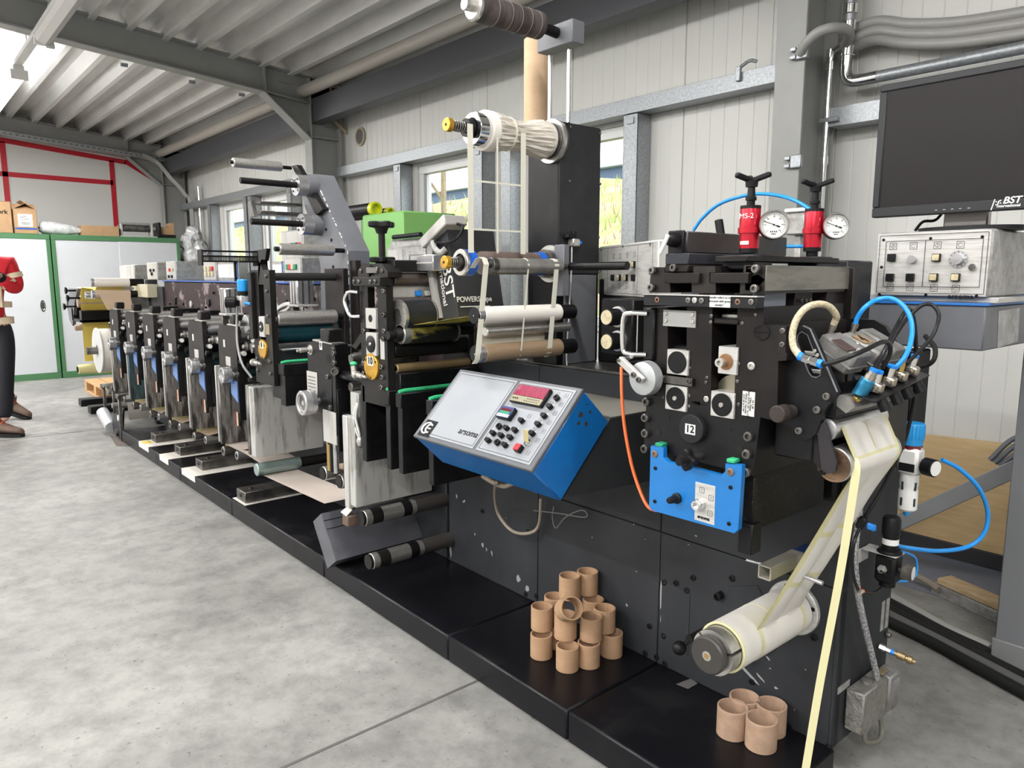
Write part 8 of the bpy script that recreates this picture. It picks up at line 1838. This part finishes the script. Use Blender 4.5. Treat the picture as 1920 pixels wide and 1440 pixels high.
m = MB(); m.box(px0, px1, CY + .004, CY + .42, zb_, zt_2, .006); m.build('box_body', tinframe, bp)
m = MB(); m.box(px0 + .002, px1 - .004, CY, CY + .004, zb_ + .002, zt_2 - .003, .001); fpl = m.build('front_plate', alupanel, bp)
Wp, Hp = px1 - px0, zt_2 - zb_
def q3(u, v, n=0): return V((px0 + Wp * u, CY - n, zb_ + Hp * v))
frame_lines(fpl, q3, XN, ZN, YN, ((.03, .05, .97, .95), (.09, .15, .45, .86), (.45, .15, .93, .86)))
def uv(px, py): p = yp(px, py, CY); return ((p.x - px0) / Wp, (p.z - zb_) / Hp)
for px, py, c in ((1673, 483, None), (1670, 520, None), (1708, 520, None), (1757, 483, ivory), (1752, 520, ivory), (1793, 520, ivory)): pbtn(bp, q3(*uv(px, py), .0005), XN, -YN, .0105, c)
p = q3(*uv(1711, 486)); m = MB(); m.lathe(p, -YN, [(0, .012), (.004, .012), (.012, .011), (.012, .001)], 28); m.build('round_knob', alu, bp)
p = q3(*uv(1797, 486)); m = MB(); m.lathe(p, -YN, [(0, .024), (.003, .023), (.003, .015), (.016, .014), (.016, .001)], 36); dk2 = m.build('dial_knob', alu, bp)
m = MB()
for k in range(12): aa = 2 * PI * k / 12; dd_ = V((math.cos(aa), 0, math.sin(aa))); m.obox(p + dd_ * .0195 - YN * .0032, (dd_, YN, dd_.cross(YN)), (.0025, .0002, .0006), 0)
m.build('dial_marks', plastic, dk2)
p = q3(*uv(1824, 501)); m = MB(); m.lathe(p, -YN, [(0, .0105), (.006, .009), (.006, .001)], 18); m.build('cam_lock', chrome, bp)
m = MB()
def sym(px, py, kind):
    c = q3(*uv(px, py), .0003)
    s = .009
    for (x, z, cx, cz) in ((0, s, s, .0005), (0, -s, s, .0005), (s, 0, .0005, s), (-s, 0, .0005, s)): m.box(c.x + x - cx, c.x + x + cx, c.y - .0003, c.y, c.z + z - cz, c.z + z + cz, 0)
    pts = [(c.x + math.cos(t) * s * .6, c.y - .0002, c.z + math.sin(t) * s * .6) for t in [(.3 + 5.6 * i / 12) if kind else 2 * PI * i / 12 for i in range(13)]]; m.tube(pts, .0004, 4, smooth=False)
    if kind == 0: m.box(c.x - .0004, c.x + .0004, c.y - .0003, c.y, c.z - s * .7, c.z + s * .7, 0)
for px, py, k in ((1675, 462, 0), (1713, 461, 1), (1758, 460, 0), (1801, 459, 1), (1669, 539, 1), (1706, 539, 1), (1751, 540, 1), (1792, 541, 1)): sym(px, py, k)
m.build('symbol_print', plastic, fpl)['kind'] = 'stuff'
text('arsoma', .019, q3(*uv(1801, 556), .0006), XN, ZN, plastic, fpl, 'lettering', bold=.0003, squeeze=1.1)
for px, py in ((1657, 450), (1745, 447), (1842, 444), (1653, 501), (1649, 552), (1736, 553), (1831, 555)): bolt(bp, q3(*uv(px, py), .0005), -YN, .0042, .0015, plastic)
for z in (.35, .6): bolt(bp, V((px1, CY + .03, zb_ + Hp * z)), XN, .004, .002, steel)
mo = thing('screen_monitor', 'big dark flat monitor switched off, standing on the silver button panel', 'monitor', (-.7, 2.35, zt_2))
MY = 2.21; ma, mb_ = yp(1641, 162, MY), yp(1643, 408, MY); mw, z1m, z0m = .54, ma.z, mb_.z; x0m = (ma.x + mb_.x) / 2; x1m = x0m + mw
m = MB(); f = .020; yb = MY + .012
m.box(x0m, x1m, MY, MY + .03, z1m - f, z1m, .003); m.box(x0m, x1m, MY, MY + .03, z0m, z0m + .028, .003); m.box(x0m, x0m + f, MY, MY + .03, z0m + .028, z1m - f, .003); m.box(x1m - f, x1m, MY, MY + .03, z0m + .028, z1m - f, .003); m.build('bezel', bezel, mo)
m = MB(); m.box(x0m + f - .001, x1m - f + .001, MY + .004, MY + .02, z0m + .027, z1m - f + .001, 0); m.build('screen', screenm, mo)
m = MB(); m.box(x0m + .01, x1m - .01, MY + .028, MY + .055, z0m + .01, z1m - .01, .006); m.box(x0m + .12, x1m - .12, MY + .055, MY + .08, z0m + .08, z1m - .08, .006); m.build('back_shell', bezel, mo)
cxm = yp(1815, 405, MY + .1).x
m = MB(); m.box(cxm - .055, cxm + .055, MY + .08, MY + .11, zt_2 + .012, z0m + .15, .004); m.build('stand_neck', M('silver_neck', (.42, .40, .38), .35, .5), mo)
m = MB(); n = 32; pts = [(cxm + math.cos(2 * PI * i / n) * .135, MY + .13 + math.sin(2 * PI * i / n) * .095, zt_2 + .001) for i in range(n)]; m.prism(pts, (0, 0, .012)); m.build('stand_base', bezel, mo)
c = yp(1890, 378, MY - .0005); text('BST', .0235, V((c.x + .008, MY - .0006, c.z + .003)), XN, ZN, white, mo, 'lettering', bold=.0005, squeeze=1.05, shear=.25); text('nternational', .0098, V((c.x + .002, MY - .0006, c.z - .010)), XN, ZN, white, mo, 'lettering', bold=.0002, squeeze=1.1)
m = MB(); c2 = yp(1872, 381, MY); sk = V((.25, 0, 1)).normalized(); m.obox(c2 + V((-.012, -.0004, -.003)), (sk, YN, sk.cross(YN)), (.014, .0003, .0012), 0)
m.tube([c2 + V(p_) for p_ in ((-.006, -.0004, -.004), (-.001, -.0004, -.003), (.001, -.0004, .004), (.006, -.0004, .007))], .0016, 6)
for p_ in ((-.005, .004), (.005, .000)): m.sphere(c2 + V((p_[0], -.0002, p_[1])), .0018, 8, sq=(1, .3, 1))
m.build('logo_mark', white, mo)
m = MB()
for px in (1755, 1770, 1785, 1800, 1816): q = yp(px, 397, MY); m.box(q.x - .003, q.x + .003, MY - .0005, MY, z0m + .010, z0m + .0115, 0)
m.build('key_print', alupaint, mo)
one('monitor_cable', MB().tube([(cxm - .05, MY + .09, z0m + .03), (cxm - .07, MY + .07, z0m - .01), (cxm - .10, MY + .06, zt_2 + .03), (cxm - .12, MY + .06, zt_2 + .006)], .004, 8), plastic, 'black cable hanging down behind the big monitor', 'cable')
# ================================================================== pipes on the wall beside the near column
def wx_(px, py, y=3.86): return yp(px, py, y)
a = wx_(1560, 118); m = MB(); m.tube([wx_(1545, 440), wx_(1553, 300), wx_(1561, 150), wx_(1566, 128), wx_(1578, 124)], .016, 14, smooth=False)
p_ = thing('air_pipe', 'thin shiny vertical steel air pipe running up beside the near column', 'pipe', (a.x, 3.86, 1)); m = MB(); m.cyl((a.x - .0, 3.84, 0), (a.x, 3.84, a.z), .014, n=14); m.tube([(a.x, 3.84, a.z), (a.x + .01, 3.84, a.z + .05), (a.x + .06, 3.84, a.z + .07)], .015, 12); m.build('pipe_run', chrome, p_)
for z in (a.z - .04, 1.95, a.z + .02): m = MB(); m.cyl((a.x, 3.84, z), (a.x, 3.84, z + .04), .02, n=14); m.build('pipe_joint', chrome, p_)
q = wx_(1555, 225, 3.84); m = MB(); m.box(q.x - .05, q.x + .05, 3.825, 3.862, q.z - .012, q.z + .012, .003); m.build('pipe_clamp', zinc, p_)
wp = thing('water_pipe', 'thicker steel pipe with press fittings turning from vertical to horizontal above the monitor', 'pipe', (-1.9, 3.86, 2.2)); u = wx_(1592, 60); el = wx_(1590, 155); hr = wx_(1640, 160)
m = MB(); m.cyl((u.x, 3.86, el.z + .10), (u.x, 3.86, 3.3), .028, n=20); m.build('pipe_run', zinc, wp)
m = MB(); m.tube([(u.x, 3.86, el.z + .14), (u.x, 3.86, el.z + .05), (u.x + .02, 3.86, el.z + .01), (u.x + .07, 3.86, el.z), (u.x + .16, 3.86, el.z)], .030, 14); m.build('elbow', chrome, wp)
m = MB(); m.cyl((u.x + .15, 3.86, el.z), (1.5, 3.86, el.z), .028, n=20); m.build('pipe_run', zinc, wp)
for z in (el.z + .13, el.z + .25, el.z + .33): m = MB(); m.cyl((u.x, 3.86, z), (u.x, 3.86, z + .05), .034, n=20, bev=.004); m.build('pipe_joint', chrome, wp)
for k in range(3):
    z = el.z + .15 + .045 * k; pts = [(u.x - .02, 3.92, z + .03), (u.x + .12, 3.91, z + .04), (u.x + .30, 3.9, z - .02), (u.x + .60, 3.9, z - .07), (u.x + 1.2, 3.9, z - .09), (u.x + 3.2, 3.9, z - .09)]
    one('cable_conduit', MB().tube(pts, .026, 12), conduit, ('lowest', 'middle', 'uppermost')[k] + ' of three grey conduits running right above the monitor', 'conduit', 'conduits above the monitor')
one('cable_conduit', MB().tube([wx_(1500, 100, 3.58), wx_(1512, 80, 3.55), wx_(1535, 60, 3.55), wx_(1565, 52, 3.6), wx_(1590, 58, 3.72), wx_(1588, 78, 3.82), wx_(1572, 95, 3.88)], .024, 14), conduit, 'grey conduit bending round the near column flange', 'conduit')
for px, py in ((1507, 97), (1495, 302)):
    q = wx_(px, py, 3.595); m = MB(); m.box(q.x - .03, q.x + .03, 3.575, 3.60, q.z - .035, q.z + .03, .004); m.box(q.x - .06, q.x - .03, 3.57, 3.60, q.z - .03, q.z - .012, .002); m.box(q.x - .06, q.x - .03, 3.57, 3.60, q.z + .008, q.z + .026, .002)
    one('flange_clamp', m, zinc, ('upper' if py < 200 else 'lower') + ' galvanised clamp on the flange edge of the near column', 'clamp', 'clamps on the near column')
q = wx_(1385, 135, 3.84); m = MB(); m.box(q.x - .015, q.x + .015, 3.83, 3.85, q.z - .05, q.z + .03, .003); m.tube([(q.x, 3.84, q.z + .02), (q.x + .06, 3.85, q.z + .05), (q.x + .10, 3.86, q.z + .04)], .010, 8)
one('girt_clip', m, zinc, 'small metal clip with a cable stub on the girt left of the near column', 'clip')
# ================================================================== behind the shelf: board, rail, mat, timber, cables
pb = zp(1885, 1025, 0)
pl_ = thing('plywood_board', 'plywood board leaning on the wall behind the blue hose loop', 'board', (-.8, 3.9, 0)); m = MB(); m.prism([(-1.75, 3.88, .08), (.2, 3.88, .08), (.2, 3.955, .64), (-1.75, 3.955, .56)], (0, .02, .004)); m.build('board_sheet', ply, pl_); m = MB(); m.box(-1.7, .2, 3.86, 3.95, .005, .08, .003); m.build('shadow_batten', M('batten_shadow', (.05, .05, .055), .7), pl_)  # batten added; its dark colour stands for the shadow line under the board
a, b = yp(1695, 975, 3.55), yp(1890, 885, 3.55); m = MB(); d = (b - a).normalized(); n_ = d.cross(YN).normalized(); m.obox((a + b) / 2 + d * .1, (d, YN, n_), ((b - a).length / 2 + .25, .03, .035), .003); m.box(b.x + .15, b.x + .19, 3.52, 3.58, 0, b.z + .12, .003); m.box(a.x - .1, a.x - .06, 3.52, 3.58, 0, a.z - .02, .003); one('grey_rail', m, M('smooth_grey', (.30, .31, .32), .45), 'grey painted steel rail slanting up in front of the plywood board', 'rail')
m = MB(); m.box(-1.9, .3, 3.36, 3.97, 0, .005, .001); one('floor_mat', m, M('blue_grey_speckled', (.16, .18, .23), .5, 0, (.03, .03, .04), 30, .68, .72), 'blue-grey speckled floor mat in front of the plywood board', 'mat')
tm = thing('timber_block', 'pale timber block lying on a grey metal channel on the blue-grey mat edge', 'timber', (-.95, 3.3, 0)); a, b = zp(1745, 1112, 0), zp(1865, 1168, 0); d = (b - a).normalized(); n_ = V((-d.y, d.x, 0)); L_ = (b - a).length
c = (a + b) / 2 + d * .12 + n_ * .045
m = MB(); m.obox(c + ZN * .025, (d, n_, ZN), (L_ / 2 + .12, .045, .025), .003); m.build('channel', tinframe, tm)
m = MB(); m.obox(c + ZN * .065, (d, n_, ZN), (L_ / 2 + .10, .042, .015), .006); m.build('timber', M('fresh_timber', (.62, .46, .28), .7, 0, (.50, .36, .20), 9, .45, .6, stretch=(1, 6, 6)), tm)
for k in range(5):
    o_ = .05 * k; mt = (conduit, rubber, rubber, M('grey_rubber', (.10, .10, .10), .6), rubber)[k]
    m = MB(); pts = [(-1.9, 3.32 - o_, .022), (-1.45, 3.24 - o_, .022), (-1.15, 3.12 - o_, .022), (-.95, 3.02 - o_ * .8, .022), (-.80, 2.98 - o_ * .9, .022), (-.5, 2.88 - o_ * 1.0, .022) if k > 1 else (-.775, 2.965 - o_ * .9, .022)]
    one('floor_cable', m.tube(pts, .021, 10), mt, ('pale conduit, rearmost of the five thick cables on the floor behind the housing', 'second rearmost black cable on the floor behind the housing', 'middle one of the five thick cables on the floor behind the housing', 'dark grey cable, second from the front on the floor behind the housing', 'frontmost thick black cable on the floor behind the housing')[k], 'cable', 'thick cables on the floor')
m = MB(); m.tube([(-1.35, 3.36, .03), (-1.25, 3.40, .05), (-1.15, 3.37, .05), (-1.09, 3.34, .04)], .013, 8); one('beige_conduit_end', m, beigecab, 'beige conduit end next to the timber block', 'conduit')
m = MB()
for k in range(5): m.tube([(-1.06 + .02 * k, 3.74, .55 - .01 * k), (-.98 + .02 * k, 3.77, .66 - .02 * k), (-.85, 3.78, .69 - .02 * k), (-.6, 3.78, .65 - .015 * k), (-.3, 3.72, .50), (-.2, 3.66, .02)], .012, 8)
one('cable_bundle', m, M('slate_cable', (.14, .15, .17), .5), 'bundle of dark grey cables hung over the top of the plywood board', 'cable')
# ================================================================== camera, sky, view
cd = bpy.data.cameras.new('camera'); cam = bpy.data.objects.new('camera', cd); COL.objects.link(cam)
cd.sensor_fit = 'HORIZONTAL'; cd.sensor_width = 36; cd.lens = 36 * F_PX / 1920; cd.clip_start = .05; cd.clip_end = 200
cam.location = CAM; cam.rotation_euler = _fw.to_track_quat('-Z', 'Y').to_euler()
bpy.context.scene.camera = cam
w = bpy.data.worlds.new('overcast_sky'); bpy.context.scene.world = w; w.use_nodes = True
bg = w.node_tree.nodes['Background']; bg.inputs[0].default_value = (.86, .93, 1, 1); bg.inputs[1].default_value = 3.2
vs_ = bpy.context.scene.view_settings; vs_.view_transform = 'Standard'; vs_.look = 'None'; vs_.gamma = 1; vs_.use_curve_mapping = False; vs_.exposure = 0.55
cy = bpy.context.scene.cycles; cy.max_bounces = 8; cy.diffuse_bounces = 4; cy.glossy_bounces = 4; cy.transmission_bounces = 6; cy.transparent_max_bounces = 8; cy.caustics_reflective = False; cy.caustics_refractive = False; cy.sample_clamp_indirect = 6
cy.use_denoising = True
